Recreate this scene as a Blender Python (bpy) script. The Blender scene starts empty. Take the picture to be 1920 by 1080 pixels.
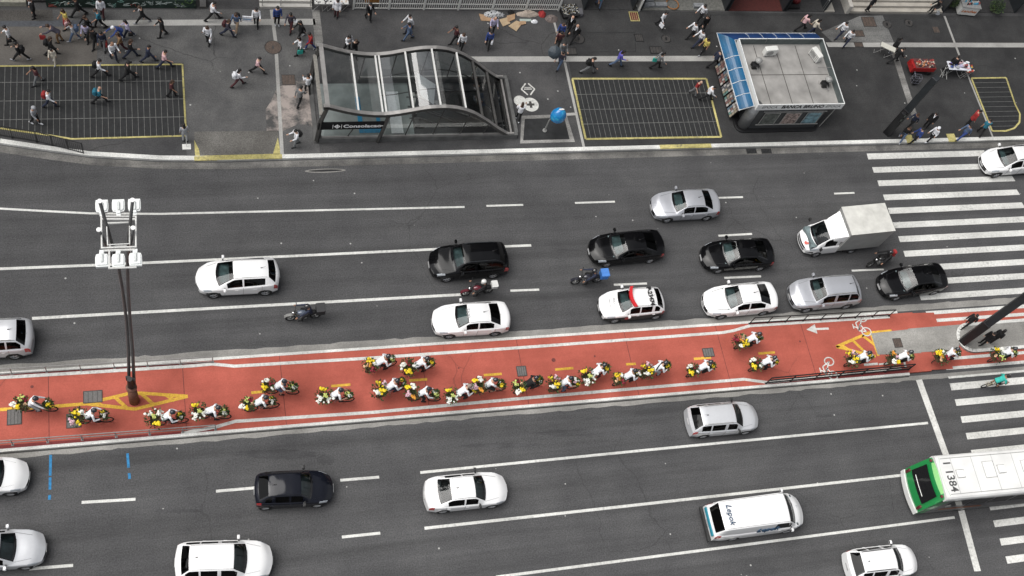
import bpy, math, random
from mathutils import Vector, Matrix, noise as mnoise
sc = bpy.context.scene
COL = sc.collection
PI = math.pi
R = math.radians

# ---------------------------------------------------------------- camera (solved from the street's vanishing points)
def rotm(rx, ry, rz):
    return Matrix.Rotation(rz, 3, 'Z') @ Matrix.Rotation(ry, 3, 'Y') @ Matrix.Rotation(rx, 3, 'X')
CM = rotm(-0.4377267, 0.26014492, 0.05675499)        # world -> camera
FPX, CH = 2166.0, 56.0
cd = bpy.data.cameras.new("camera"); cam = bpy.data.objects.new("camera", cd); COL.objects.link(cam)
cd.sensor_width = 36.0; cd.lens = 36.0 * FPX / 1920.0; cd.clip_end = 2000; cd.clip_start = 1
cam.matrix_world = Matrix.Translation((0, 0, CH)) @ CM.transposed().to_4x4()
sc.camera = cam
CT = CM.transposed()
def at(x, y, z=0.0):
    """world point at height z under the photograph's pixel x, y (1920x1080)"""
    d = CT @ Vector(((x - 960) / FPX, (540 - y) / FPX, -1.0))
    t = (z - CH) / d.z
    return Vector((d.x * t, d.y * t, z))

# ---------------------------------------------------------------- sky, sun, exposure
SUN_EL, SUN_AZ = 62.0, 215.0
w = bpy.data.worlds.new("World"); sc.world = w; w.use_nodes = True
nt = w.node_tree; bg = nt.nodes['Background']
sky = nt.nodes.new('ShaderNodeTexSky'); sky.sky_type = 'NISHITA'; sky.sun_disc = False
sky.sun_elevation = R(SUN_EL); sky.sun_rotation = R(SUN_AZ); sky.dust_density = 4.0; sky.air_density = 1.0; sky.ozone_density = 1.0
hs = nt.nodes.new('ShaderNodeHueSaturation'); hs.inputs['Saturation'].default_value = 0.22
nt.links.new(sky.outputs[0], hs.inputs['Color']); nt.links.new(hs.outputs[0], bg.inputs[0]); bg.inputs[1].default_value = 0.088
sl = bpy.data.lights.new("sun", 'SUN'); sl.energy = 2.0; sl.angle = R(65); sl.color = (1.0, 0.975, 0.94)
so = bpy.data.objects.new("sun", sl); COL.objects.link(so)
# light comes from the upper left of the picture
LD = Vector((0.50, -0.16, -0.82)).normalized()
so.rotation_euler = LD.to_track_quat('-Z', 'Y').to_euler(); so.location = (0, 0, 80)
sky.sun_elevation = math.asin(-LD.z); sky.sun_rotation = math.atan2(-LD.x, -LD.y)
sc.view_settings.view_transform = 'Standard'; sc.view_settings.look = 'None'
sc.view_settings.exposure = 0.72; sc.view_settings.gamma = 1.0
sc.render.engine = 'CYCLES'

# ---------------------------------------------------------------- materials
MATS = {}
def new_mat(name):
    m = bpy.data.materials.new(name); m.use_nodes = True
    return m, m.node_tree, m.node_tree.nodes['Principled BSDF']
def mat(name, col, rough=0.6, metal=0.0, coat=0.0, var=0.08, scale=8.0, spec=0.5, bump=0.0):
    if name in MATS: return MATS[name]
    m, t, b = new_mat(name)
    b.inputs['Roughness'].default_value = rough; b.inputs['Metallic'].default_value = metal
    b.inputs['Coat Weight'].default_value = coat; b.inputs['Coat Roughness'].default_value = 0.05
    b.inputs['Specular IOR Level'].default_value = spec
    tc = t.nodes.new('ShaderNodeTexCoord'); n = t.nodes.new('ShaderNodeTexNoise')
    n.inputs['Scale'].default_value = scale; n.inputs['Detail'].default_value = 4
    t.links.new(tc.outputs['Object'], n.inputs['Vector'])
    r = t.nodes.new('ShaderNodeValToRGB')
    e = r.color_ramp.elements
    e[0].position = 0.3; e[1].position = 0.7
    e[0].color = tuple(max(0, c * (1 - var)) for c in col) + (1,)
    e[1].color = tuple(min(1, c * (1 + var)) for c in col) + (1,)
    t.links.new(n.outputs['Fac'], r.inputs[0]); t.links.new(r.outputs[0], b.inputs['Base Color'])
    if bump:
        bp = t.nodes.new('ShaderNodeBump'); bp.inputs['Strength'].default_value = bump; bp.inputs['Distance'].default_value = 0.02
        t.links.new(n.outputs['Fac'], bp.inputs['Height']); t.links.new(bp.outputs[0], b.inputs['Normal'])
    MATS[name] = m
    return m
def N(t, kind, **kw):
    n = t.nodes.new(kind)
    for k, v in kw.items():
        if k in n.inputs: n.inputs[k].default_value = v
        else: setattr(n, k, v)
    return n
def ground_mat(name, base, dark, light, streak=0.35, fine=0.35, speck=0.0, scale=1.0, rough=0.85, patch=0.3, crack=0.0, wear=0.0, wearcol=(0.09, 0.09, 0.09), tracks=0.0):
    """worn street surface: long wear streaks along the road, blotches, fine grain and pale specks"""
    if name in MATS: return MATS[name]
    m, t, b = new_mat(name); L = t.links.new
    b.inputs['Roughness'].default_value = rough; b.inputs['Specular IOR Level'].default_value = 0.3
    tc = N(t, 'ShaderNodeTexCoord')
    mp = N(t, 'ShaderNodeMapping'); mp.inputs['Scale'].default_value = (0.05 * scale, 1.3 * scale, 1); mp.inputs['Rotation'].default_value = (0, 0, R(0.6))
    L(tc.outputs['Object'], mp.inputs['Vector'])
    s = N(t, 'ShaderNodeTexNoise', Scale=1.0, Detail=6.0, Roughness=0.6); L(mp.outputs[0], s.inputs['Vector'])
    big = N(t, 'ShaderNodeTexNoise', Scale=0.35 * scale, Detail=8.0, Roughness=0.65); L(tc.outputs['Object'], big.inputs['Vector'])
    fi = N(t, 'ShaderNodeTexNoise', Scale=14.0, Detail=6.0, Roughness=0.8); L(tc.outputs['Object'], fi.inputs['Vector'])
    def rng(src, lo, hi, a, c):
        q = N(t, 'ShaderNodeMapRange'); q.inputs['From Min'].default_value = lo; q.inputs['From Max'].default_value = hi
        q.inputs['To Min'].default_value = a; q.inputs['To Max'].default_value = c; L(src, q.inputs['Value']); return q.outputs[0]
    def mul(x, y):
        q = N(t, 'ShaderNodeMath'); q.operation = 'MULTIPLY'; L(x, q.inputs[0]); L(y, q.inputs[1]); return q.outputs[0]
    v = mul(mul(rng(s.outputs['Fac'], 0.3, 0.7, 1 - streak, 1 + streak), rng(big.outputs['Fac'], 0.3, 0.7, 1 - patch, 1 + patch)), rng(fi.outputs['Fac'], 0.38, 0.62, 1 - fine, 1 + fine))
    mx = N(t, 'ShaderNodeMix'); mx.data_type = 'RGBA'
    fr = rng(big.outputs['Fac'], 0.35, 0.65, 0, 1); L(fr, mx.inputs[0])
    mx.inputs[6].default_value = dark + (1,); mx.inputs[7].default_value = light + (1,)
    sc_ = N(t, 'ShaderNodeVectorMath'); sc_.operation = 'SCALE'; L(mx.outputs[2], sc_.inputs[0]); L(v, sc_.inputs['Scale'])
    out = sc_.outputs[0]
    def blend(fac, colour, prev):
        q = N(t, 'ShaderNodeMix'); q.data_type = 'RGBA'; L(fac, q.inputs[0]); L(prev, q.inputs[6]); q.inputs[7].default_value = colour + (1,); return q.outputs[2]
    if tracks:   # tyre-polished bands and oil-darkened lane middles
        m3 = N(t, 'ShaderNodeMapping'); m3.inputs['Scale'].default_value = (0.02, 0.85, 1); L(tc.outputs['Object'], m3.inputs['Vector'])
        n3 = N(t, 'ShaderNodeTexNoise', Scale=1.0, Detail=3.0, Roughness=0.5); L(m3.outputs[0], n3.inputs['Vector'])
        m4 = N(t, 'ShaderNodeMapping'); m4.inputs['Scale'].default_value = (0.25, 2.2, 1); L(tc.outputs['Object'], m4.inputs['Vector'])
        n4 = N(t, 'ShaderNodeTexNoise', Scale=1.0, Detail=7.0, Roughness=0.7); L(m4.outputs[0], n4.inputs['Vector'])
        out = blend(mul(rng(n3.outputs['Fac'], 0.50, 0.72, 0, tracks), rng(n4.outputs['Fac'], 0.35, 0.6, 0.2, 1)), (0.030, 0.030, 0.031), out)
    if crack:
        wn = N(t, 'ShaderNodeTexNoise', Scale=0.6, Detail=5.0); L(tc.outputs['Object'], wn.inputs['Vector'])
        va = N(t, 'ShaderNodeVectorMath'); va.operation = 'ADD'; L(tc.outputs['Object'], va.inputs[0]); L(wn.outputs['Color'], va.inputs[1])
        vc = N(t, 'ShaderNodeTexVoronoi', Scale=0.16); vc.feature = 'DISTANCE_TO_EDGE'; L(va.outputs[0], vc.inputs['Vector'])
        mk = N(t, 'ShaderNodeTexNoise', Scale=0.11, Detail=2.0); L(tc.outputs['Object'], mk.inputs['Vector'])
        out = blend(mul(rng(vc.outputs['Distance'], 0.0012, 0.0050, crack, 0), rng(mk.outputs['Fac'], 0.50, 0.58, 0, 1)), (0.022, 0.022, 0.022), out)
    if wear:
        wn = N(t, 'ShaderNodeTexNoise', Scale=7.0, Detail=9.0, Roughness=0.75); L(tc.outputs['Object'], wn.inputs['Vector'])
        wb_ = N(t, 'ShaderNodeTexNoise', Scale=0.5, Detail=3.0); L(tc.outputs['Object'], wb_.inputs['Vector'])
        out = blend(mul(rng(wn.outputs['Fac'], 0.50, 0.60, 0, wear), rng(wb_.outputs['Fac'], 0.38, 0.62, 0.15, 1)), wearcol, out)
    if speck:
        vo = N(t, 'ShaderNodeTexVoronoi', Scale=0.8); L(tc.outputs['Object'], vo.inputs['Vector'])
        th = rng(vo.outputs['Distance'], 0.030, 0.045, speck, 0.0)
        m2 = N(t, 'ShaderNodeMix'); m2.data_type = 'RGBA'; L(th, m2.inputs[0]); L(out, m2.inputs[6]); m2.inputs[7].default_value = (0.5, 0.5, 0.48, 1)
        out = m2.outputs[2]
    L(out, b.inputs['Base Color'])
    bp = N(t, 'ShaderNodeBump', Strength=0.25, Distance=0.01); L(fi.outputs['Fac'], bp.inputs['Height']); L(bp.outputs[0], b.inputs['Normal'])
    MATS[name] = m
    return m
def glass_mat(name, tint, rough=0.02, ior=1.5):
    if name in MATS: return MATS[name]
    m = bpy.data.materials.new(name); m.use_nodes = True; t = m.node_tree; t.nodes.clear()
    o = t.nodes.new('ShaderNodeOutputMaterial'); tr = t.nodes.new('ShaderNodeBsdfTransparent'); gl = t.nodes.new('ShaderNodeBsdfGlossy')
    tr.inputs[0].default_value = tint + (1,); gl.inputs[0].default_value = (1, 1, 1, 1); gl.inputs['Roughness'].default_value = rough
    fr = t.nodes.new('ShaderNodeFresnel'); fr.inputs[0].default_value = ior
    mx = t.nodes.new('ShaderNodeMixShader')
    t.links.new(fr.outputs[0], mx.inputs[0]); t.links.new(tr.outputs[0], mx.inputs[1]); t.links.new(gl.outputs[0], mx.inputs[2])
    t.links.new(mx.outputs[0], o.inputs[0]); MATS[name] = m
    return m

ASPH = ground_mat('asphalt', None, (0.060, 0.060, 0.062), (0.076, 0.076, 0.077), streak=0.17, fine=0.36, speck=0.7, patch=0.05, crack=.35, tracks=.6)
WALK = ground_mat('pavement', None, (0.052, 0.052, 0.054), (0.070, 0.069, 0.069), streak=0.05, fine=0.26, speck=0.8, patch=0.16, crack=.6, scale=1.4)
BROWN = ground_mat('brownpave', None, (0.100, 0.092, 0.084), (0.128, 0.119, 0.108), streak=0.03, fine=0.15, patch=0.12)
LITE = ground_mat('lightpave', None, (0.30, 0.295, 0.28), (0.38, 0.375, 0.36), streak=0.02, fine=0.15, patch=0.1)
CONC = ground_mat('concrete', None, (0.195, 0.19, 0.178), (0.27, 0.263, 0.246), streak=0.12, fine=0.2, patch=0.15)
KERB = ground_mat('kerbpaint', None, (0.46, 0.46, 0.44), (0.64, 0.64, 0.61), streak=0.1, fine=0.2, patch=0.15)
PAINT = ground_mat('roadpaint', None, (0.50, 0.50, 0.475), (0.64, 0.64, 0.61), streak=0.06, fine=0.22, patch=0.10, wear=.5)
YEL = ground_mat('yellowpaint', None, (0.50, 0.30, 0.035), (0.66, 0.41, 0.06), streak=0.1, fine=0.3, patch=0.2, wear=.7, wearcol=(.30, .08, .05))
YELP = ground_mat('paleyellow', None, (0.36, 0.32, 0.12), (0.50, 0.44, 0.18), streak=0.05, fine=0.35, patch=0.25, wear=.9)
RED = ground_mat('cyclered', None, (0.33, 0.078, 0.054), (0.40, 0.098, 0.070), streak=0.09, fine=0.13, patch=0.10, crack=.35, wear=.22, wearcol=(.20, .05, .04))
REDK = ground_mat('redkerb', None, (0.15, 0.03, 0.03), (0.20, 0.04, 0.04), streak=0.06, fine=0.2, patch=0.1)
BLUEP = mat('blue_spray', (0.02, 0.17, 0.36), 0.8, var=0.3)
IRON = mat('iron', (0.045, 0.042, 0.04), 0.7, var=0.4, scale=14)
IRONB = mat('brown_iron', (0.085, 0.062, 0.05), 0.7, var=0.4, scale=14)
PIT = mat('pit', (0.016, 0.017, 0.018), 0.8, var=0.4, scale=3)
BAR = mat('grate_bar', (0.14, 0.14, 0.135), 0.6, var=0.3)
BARD = mat('grate_bar_dark', (0.028, 0.029, 0.03), 0.6, var=0.3)
STEEL = mat('steel', (0.42, 0.42, 0.41), 0.4, 0.5, var=0.15)
GALV = mat('galvanised', (0.32, 0.32, 0.31), 0.5, 0.3, var=0.15)
BLACK = mat('black_paint', (0.007, 0.007, 0.008), 0.5, var=0.2)
DKGREY = mat('dark_grey', (0.018, 0.021, 0.024), 0.5, var=0.25, scale=3)
RUBBER = mat('rubber', (0.014, 0.014, 0.014), 0.8, var=0.2)
RIM = mat('alloy', (0.45, 0.45, 0.46), 0.3, 0.8)
CHROME = mat('chrome', (0.6, 0.6, 0.6), 0.15, 1.0)
WHITE = mat('white_paint', (0.78, 0.78, 0.77), 0.35, coat=0.3, var=0.02)
PLAST = mat('white_plastic', (0.66, 0.66, 0.63), 0.5, var=0.06)
LAMPG = mat('headlamp', (0.42, 0.45, 0.48), 0.08, coat=1.0)
TAIL = mat('tail_lamp', (0.42, 0.015, 0.015), 0.12, coat=1.0)
GLW = glass_mat('windscreen', (0.52, 0.60, 0.60)); GLD = glass_mat('tinted_glass', (0.02, 0.022, 0.025), ior=1.33)
GLR = glass_mat('canopy_glass', (0.86, 0.90, 0.90), ior=2.1)
FRIT = mat('frit', (0.008, 0.008, 0.009), 0.08)
DASH = mat('dashboard', (0.13, 0.17, 0.175), 0.6, var=0.5, scale=3)
SEAT = mat('car_seat', (0.035, 0.035, 0.038), 0.8)
SKIN = [mat('skin_a', (0.46, 0.27, 0.19), 0.6), mat('skin_b', (0.30, 0.165, 0.105), 0.6), mat('skin_c', (0.52, 0.34, 0.25), 0.6)]
HAIR = [mat('hair_black', (0.010, 0.009, 0.009), 0.6), mat('hair_brown', (0.045, 0.024, 0.014), 0.6), mat('hair_grey', (0.35, 0.34, 0.33), 0.7)]
EYE = mat('eye', (0.02, 0.02, 0.02), 0.2)
LIP = mat('lip', (0.32, 0.12, 0.10), 0.5)
CLO = dict(w=(0.72, 0.73, 0.76), k=(0.007, 0.007, 0.008), n=(0.018, 0.024, 0.05), g=(0.16, 0.165, 0.17), l=(0.33, 0.34, 0.36), b=(0.03, 0.06, 0.22), r=(0.30, 0.025, 0.025),
           d=(0.07, 0.018, 0.022), y=(0.62, 0.50, 0.13), p=(0.66, 0.42, 0.44), t=(0.02, 0.15, 0.22), e=(0.03, 0.38, 0.32), v=(0.45, 0.42, 0.58), o=(0.20, 0.12, 0.06),
           c=(0.62, 0.57, 0.48), j=(0.08, 0.12, 0.20), m=(0.055, 0.05, 0.07), u=(0.10, 0.09, 0.42), s=(0.42, 0.30, 0.20))
def cloth(k): return mat('cloth_' + k, CLO[k], 0.85, var=0.18, scale=9)

# ---------------------------------------------------------------- mesh building
class MB:
    def __init__(s): s.v = []; s.f = []; s.m = []
    def add(s, vs, fs, mi=0, M=None):
        o = len(s.v)
        s.v += [tuple(M @ Vector(p)) for p in vs] if M else [tuple(p) for p in vs]
        s.f += [tuple(i + o for i in q) for q in fs]; s.m += [mi] * len(fs)
        return s
    def box(s, c, d, mi=0, rz=0.0, M=None, tx=1.0, ty=1.0):
        x, y, z = d[0] / 2, d[1] / 2, d[2] / 2
        vs = [(-x, -y, -z), (x, -y, -z), (x, y, -z), (-x, y, -z), (-x * tx, -y * ty, z), (x * tx, -y * ty, z), (x * tx, y * ty, z), (-x * tx, y * ty, z)]
        T = Matrix.Translation(c) @ Matrix.Rotation(rz, 4, 'Z')
        if M: T = M @ T
        return s.add(vs, [(3, 2, 1, 0), (4, 5, 6, 7), (0, 1, 5, 4), (1, 2, 6, 5), (2, 3, 7, 6), (3, 0, 4, 7)], mi, T)
    def rbox(s, c, d, r, mi=0, rz=0.0, M=None, top=0.0):
        """box with rounded vertical edges and a small chamfered top"""
        x, y = d[0] / 2, d[1] / 2; out = []
        for cx, cy, a in ((x - r, y - r, 0), (-x + r, y - r, 90), (-x + r, -y + r, 180), (x - r, -y + r, 270)):
            for k in range(4): out.append((cx + r * math.cos(R(a + 30 * k)), cy + r * math.sin(R(a + 30 * k))))
        n = len(out); ch = min(r, d[2] * 0.3)
        T = Matrix.Translation(c) @ Matrix.Rotation(rz, 4, 'Z')
        if M: T = M @ T
        rings = [(1, -d[2] / 2), (1, d[2] / 2 - ch), (1 - 0.6 * ch / min(x, y), d[2] / 2)]
        vs = [(px * k, py * k, z) for k, z in rings for px, py in out]
        fs = [tuple(reversed(range(n))), tuple(range(2 * n, 3 * n))]
        for g in range(2):
            for i in range(n): j = (i + 1) % n; fs.append((g * n + i, g * n + j, (g + 1) * n + j, (g + 1) * n + i))
        return s.add(vs, fs, mi, T)
    def tube(s, pts, r, n=6, mi=0, M=None, caps=True, closed=False):
        pts = [Vector(p) for p in pts]; k = len(pts)
        rr = r if isinstance(r, (list, tuple)) else [r] * k
        vs = []; up = None
        for i, p in enumerate(pts):
            if closed: d = pts[(i + 1) % k] - pts[i - 1]
            else: d = pts[min(i + 1, k - 1)] - pts[max(i - 1, 0)]
            if d.length < 1e-9: d = Vector((0, 0, 1))
            d.normalize()
            if up is None: up = Vector((0, 0, 1)) if abs(d.z) < 0.9 else Vector((1, 0, 0))
            a = d.cross(up)
            if a.length < 1e-4: a = d.orthogonal()
            a.normalize(); b = a.cross(d); up = b
            for q in range(n):
                t = 2 * PI * q / n; vs.append(p + (a * math.cos(t) + b * math.sin(t)) * rr[i])
        fs = []
        for i in range(k if closed else k - 1):
            for q in range(n):
                j = (q + 1) % n; i2 = (i + 1) % k
                fs.append((i * n + q, i * n + j, i2 * n + j, i2 * n + q))
        if caps and not closed: fs += [tuple(reversed(range(n))), tuple(range((k - 1) * n, k * n))]
        return s.add(vs, fs, mi, M)
    def ring(s, c, rad, r, n=20, m=6, axis='Y', mi=0, M=None):
        c = Vector(c); pts = []
        for i in range(n):
            a = 2 * PI * i / n; u, v = rad * math.cos(a), rad * math.sin(a)
            pts.append(c + (Vector((u, 0, v)) if axis == 'Y' else Vector((u, v, 0)) if axis == 'Z' else Vector((0, u, v))))
        vs = []
        for i in range(n):
            o = (pts[i] - c).normalized(); ax = Vector((0, 1, 0)) if axis == 'Y' else Vector((0, 0, 1)) if axis == 'Z' else Vector((1, 0, 0))
            for q in range(m):
                t = 2 * PI * q / m; vs.append(pts[i] + (o * math.cos(t) + ax * math.sin(t)) * r)
        fs = [(i * m + q, i * m + (q + 1) % m, ((i + 1) % n) * m + (q + 1) % m, ((i + 1) % n) * m + q) for i in range(n) for q in range(m)]
        return s.add(vs, fs, mi, M)
    def cyl(s, c, r, h, n=16, mi=0, axis='Z', M=None, r2=None):
        r2 = r if r2 is None else r2; c = Vector(c)
        ax = dict(X=Vector((1, 0, 0)), Y=Vector((0, 1, 0)), Z=Vector((0, 0, 1)))[axis] * h / 2
        return s.tube([c - ax, c + ax], [r, r2], n, mi, M)
    def ell(s, c, rad, nu=10, nv=6, mi=0, M=None, jit=0.0, rnd=None):
        vs = []; fs = []
        for j in range(nv + 1):
            t = PI * j / nv
            for i in range(nu):
                a = 2 * PI * i / nu; k = 1 + (rnd.uniform(-jit, jit) if rnd else 0)
                vs.append((c[0] + rad[0] * math.sin(t) * math.cos(a) * k, c[1] + rad[1] * math.sin(t) * math.sin(a) * k, c[2] + rad[2] * math.cos(t) * k))
        for j in range(nv):
            for i in range(nu): q = (i + 1) % nu; fs.append((j * nu + i, (j + 1) * nu + i, (j + 1) * nu + q, j * nu + q))
        return s.add(vs, fs, mi, M)
    def poly(s, pts, z=None, mi=0):
        vs = [(p[0], p[1], p[2] if z is None else z) for p in pts]
        return s.add(vs, [tuple(range(len(vs)))], mi)
    def prism(s, pts, z0, z1, mi=0):
        n = len(pts); vs = [(p[0], p[1], z0) for p in pts] + [(p[0], p[1], z1) for p in pts]
        fs = [tuple(reversed(range(n))), tuple(range(n, 2 * n))] + [(i, (i + 1) % n, n + (i + 1) % n, n + i) for i in range(n)]
        return s.add(vs, fs, mi)
    def strip(s, pts, wd, z=0.004, mi=0):
        pts = [Vector((p[0], p[1])) for p in pts]; L = []; Q = []
        for i, p in enumerate(pts):
            d = (pts[min(i + 1, len(pts) - 1)] - pts[max(i - 1, 0)]).normalized(); n = Vector((-d.y, d.x)) * wd / 2
            L.append(p + n); Q.append(p - n)
        for i in range(len(pts) - 1):
            s.add([(*Q[i], z), (*Q[i + 1], z), (*L[i + 1], z), (*L[i], z)], [(0, 1, 2, 3)], mi)
        return s
    def mesh(s, name, mats, smooth=False):
        me = bpy.data.meshes.new(name); me.from_pydata(s.v, [], s.f)
        for m in (mats if isinstance(mats, (list, tuple)) else [mats]): me.materials.append(m)
        me.polygons.foreach_set('material_index', s.m)
        if smooth: me.polygons.foreach_set('use_smooth', [True] * len(s.f))
        me.update(); return me
def link(name, data, parent=None):
    o = bpy.data.objects.new(name, data); COL.objects.link(o)
    if parent is not None: o.parent = parent
    return o
def part(name, mb, mats, parent, smooth=False): return link(name, mb.mesh(name, mats, smooth), parent)
def tag(o, label, cat, group=None):
    o['label'] = label; o['category'] = cat
    if group: o['group'] = group
    return o
def thing(name, label, cat, loc=(0, 0, 0), rz=0.0, group=None):
    o = link(name, None); o.location = loc; o.rotation_euler = (0, 0, rz); return tag(o, label, cat, group)
def single(name, mb, mats, label, cat, loc=None, rz=0.0, group=None, smooth=False):
    o = part(name, mb, mats, None, smooth)
    if loc is not None: o.location = loc
    o.rotation_euler = (0, 0, rz); return tag(o, label, cat, group)
def struct(name, mb, mats):
    o = part(name, mb, mats, None); o['kind'] = 'structure'; return o
def setmat(o, *ms):
    for i, m in enumerate(ms):
        if m is not None and i < len(o.material_slots): o.material_slots[i].link = 'OBJECT'; o.material_slots[i].material = m
def copy_tree(root, loc, rz, label, group=None):
    c = root.copy(); COL.objects.link(c); c.location = loc; c.rotation_euler = (0, 0, rz); c['label'] = label
    if group: c['group'] = group
    for ch in list(root.children):
        d = ch.copy(); COL.objects.link(d); d.parent = c
        for g in list(ch.children): e = g.copy(); COL.objects.link(e); e.parent = d
    return c
def text_mesh(txt, size, depth=0.004, shear=0.0, bold=0.0):
    cu = bpy.data.curves.new('lettering', 'FONT'); cu.body = txt; cu.size = size; cu.extrude = depth; cu.align_x = 'CENTER'; cu.align_y = 'CENTER'
    cu.shear = shear; cu.offset = bold; cu.resolution_u = 3
    o = bpy.data.objects.new('lettering', cu); COL.objects.link(o)
    dg = bpy.context.evaluated_depsgraph_get(); me = bpy.data.meshes.new_from_object(o.evaluated_get(dg))
    bpy.data.objects.remove(o); me.materials.clear()
    return me
def lettering(txt, size, m, parent, loc, rot, shear=0.0, bold=0.0, sx=1.0, depth=0.004):
    me = text_mesh(txt, size, depth, shear, bold); me.materials.append(m)
    o = link('lettering', me, parent); o.location = loc; o.rotation_euler = rot; o.scale = (sx, 1, 1); return o

# ================================================================ SETTING
KY = 34.92; CT_Z = 0.15
HX0, HX1, HY0, HY1 = 12.3, 17.2, 36.7, 39.3            # stairwell opening of the metro entrance
g = MB()
for x0, x1, y0, y1 in ((-350, 400, -300, HY0), (-350, HX0, HY0, HY1), (HX1, 400, HY0, HY1), (-350, 400, HY1, 400)):
    g.add([(x0, y0, 0), (x1, y0, 0), (x1, y1, 0), (x0, y1, 0)], [(0, 1, 2, 3)])
struct('road', g, ASPH)
kerb_px = [(0, 270), (80, 282), (170, 294), (300, 301.5), (420, 302.5)]
kl = [at(*p) for p in kerb_px]; kl = [(p.x, p.y) for p in kl]
kl = [(-90, 38.2), (-30, 37.6), (-16, 36.65)] + kl + [(4.5, KY), (200, KY)]
k2 = []                                                     # kerb line, its sides capped below the stairwell
for x, y in kl: k2.append((x, min(y, 36.35) if x > -10 else y))
g = MB()
walk_front = [(x, y) for x, y in k2]
g.prism([(-10.03, HY0 + .0)] + [p for p in k2 if p[0] >= -10.1] + [(200, HY0)], 0.001, CT_Z) if False else None
front = [(x, y + 0.0) for x, y in k2 if x >= -10.5]
for a, b in zip(front[:-1], front[1:]):
    g.prism([a, b, (b[0], HY0), (a[0], HY0)], 0.002, CT_Z)
g.prism([(-90, 38.2), (-30, 37.6), (-16, 36.65), front[0], (front[0][0], 38.4), (-90, 38.6)], 0.002, CT_Z)
g.prism([(front[0][0], HY0), (HX0, HY0), (HX0, HY1), (front[0][0], HY1)], 0.002, CT_Z)
g.prism([(HX1, HY0), (200, HY0), (200, HY1), (HX1, HY1)], 0.002, CT_Z)
g.prism([(front[0][0], HY1), (200, HY1), (200, 80), (front[0][0], 80)], 0.002, CT_Z)
g.prism([(-90, 38.6), (front[0][0], 38.4), (front[0][0], 80), (-90, 80)], 0.002, CT_Z)
struct('pavement', g, WALK)
# white painted kerb stones, with the yellow painted stretches
def kerb(pts, wd, z0, z1, m, name='kerb'):
    g = MB()
    for a, b in zip(pts[:-1], pts[1:]):
        a = Vector(a[:2]); b = Vector(b[:2]); d = (b - a).normalized(); n = Vector((-d.y, d.x)) * wd
        g.prism([a - n * 0.1, b - n * 0.1, b + n, a + n], z0, z1)
    return struct(name, g, m)
kerb(k2[:-1] + [(60, KY)], 0.24, 0.003, 0.165, KERB)
g = MB()
for x0, x1 in ((-0.13, 4.6), (27.2, 30.6)): g.box(((x0 + x1) / 2, KY + 0.108, 0.14), (x1 - x0, 0.275, 0.062))
for (x0, x1) in ((44.3, 44.8), (47.4, 48.0)): g.box(((x0 + x1) / 2, KY + 0.25, 0.14), (x1 - x0, 0.6, 0.062))
struct('yellow_kerb', g, YELP)
g = MB(); g.strip([(x, y - 0.30) for x, y in k2[1:-1]] + [(55, KY - 0.3)], 0.42, 0.004); struct('gutter', g, ground_mat('gutter', None, (0.10, 0.098, 0.095), (0.145, 0.14, 0.13), streak=0.3, fine=0.3, patch=0.3, scale=2))
# ---- pavement surfaces
WALKL = ground_mat('pavement_left_bright', None, (0.080, 0.080, 0.081), (0.106, 0.105, 0.103), streak=0.05, fine=0.26, speck=0.8, patch=0.14, crack=.6, scale=1.4)  # paler paving, its tone partly carrying the brighter light on this side
WALKR = ground_mat('pavement_right_dim', None, (0.032, 0.032, 0.033), (0.043, 0.043, 0.043), streak=0.05, fine=0.26, speck=0.8, patch=0.16, crack=.6, scale=1.4)  # darker paving, the falloff of light partly painted into its tone
def patch(name, pts, m, z=0.154, world=False):
    g = MB(); q = [Vector((p[0], p[1], 0)) if world else at(p[0], p[1], z) for p in pts]; g.poly(q, z); return struct(name, g, m)
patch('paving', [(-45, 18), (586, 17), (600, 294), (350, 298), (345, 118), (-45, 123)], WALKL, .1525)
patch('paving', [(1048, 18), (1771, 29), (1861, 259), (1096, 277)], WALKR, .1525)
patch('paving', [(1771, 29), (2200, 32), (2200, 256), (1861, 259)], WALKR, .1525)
patch('paving', [(-40, 50), (185, 50), (181, 119), (-40, 121)], BROWN)
patch('paving', [(-40, 19), (98, 18), (100, 39), (-40, 39)], ground_mat('bp2', None, (0.075, 0.07, 0.065), (0.095, 0.09, 0.082), streak=.03, patch=.15))
patch('paving', [(-40, 39.5), (175, 38), (175, 49.5), (-40, 49.5)], mat('bluish_stone', (0.075, 0.08, 0.09), 0.8, var=.2))
for q in ([(190, 38), (590, 35), (592, 46.5), (190, 48.5)], [(873, 106), (1352, 104.5), (1349, 114.5), (880, 116)], [(1548, 79.5), (1990, 80.5), (1990, 89), (1553, 88)]):
    patch('stone_band', q, LITE)
patch('stone_band', [(585, 19), (599, 19), (606, 78), (592, 96)], ground_mat('tact', None, (0.15, 0.147, 0.14), (0.21, 0.205, 0.195), fine=.3))
patch('stone_band', [(1669, 92), (1680, 91), (1722, 222), (1711, 222)], ground_mat('tact', None, (0, 0, 0), (0, 0, 0)), 0.158)
patch('stone_band', [(1040, 213), (1080, 211), (1080, 216), (1042, 218)], LITE)
patch('kiosk_forecourt', [(1612, 30), (1655, 29), (1676, 80), (1560, 78), (1540, 60)], ground_mat('greyp', None, (0.11, 0.11, 0.11), (0.15, 0.15, 0.145), patch=.2))
g = MB()
for a, b, wd in (((509, 18), (517, 80), .2), ((518, 98), (529, 291), .2), ((1036, 30), (1056, 104), .14), ((1059, 117), (1095, 277), .16), ((1771, 30), (1800, 107), .16), ((1803, 112), (1862, 258), .12)):
    g.strip([at(*a, .16).xy, at(*b, .16).xy], wd, 0.160)
struct('expansion_joint', g, LITE)
g = MB()
for a, b in (((1100, 61), (1190, 61)), ((1190, 61), (1192, 97)), ((1100, 97), (1192, 97)), ((1300, 28), (1600, 28))):
    g.strip([at(*a, .16).xy, at(*b, .16).xy], 0.05, 0.159)
struct('pavement_seam', g, PIT)
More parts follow.
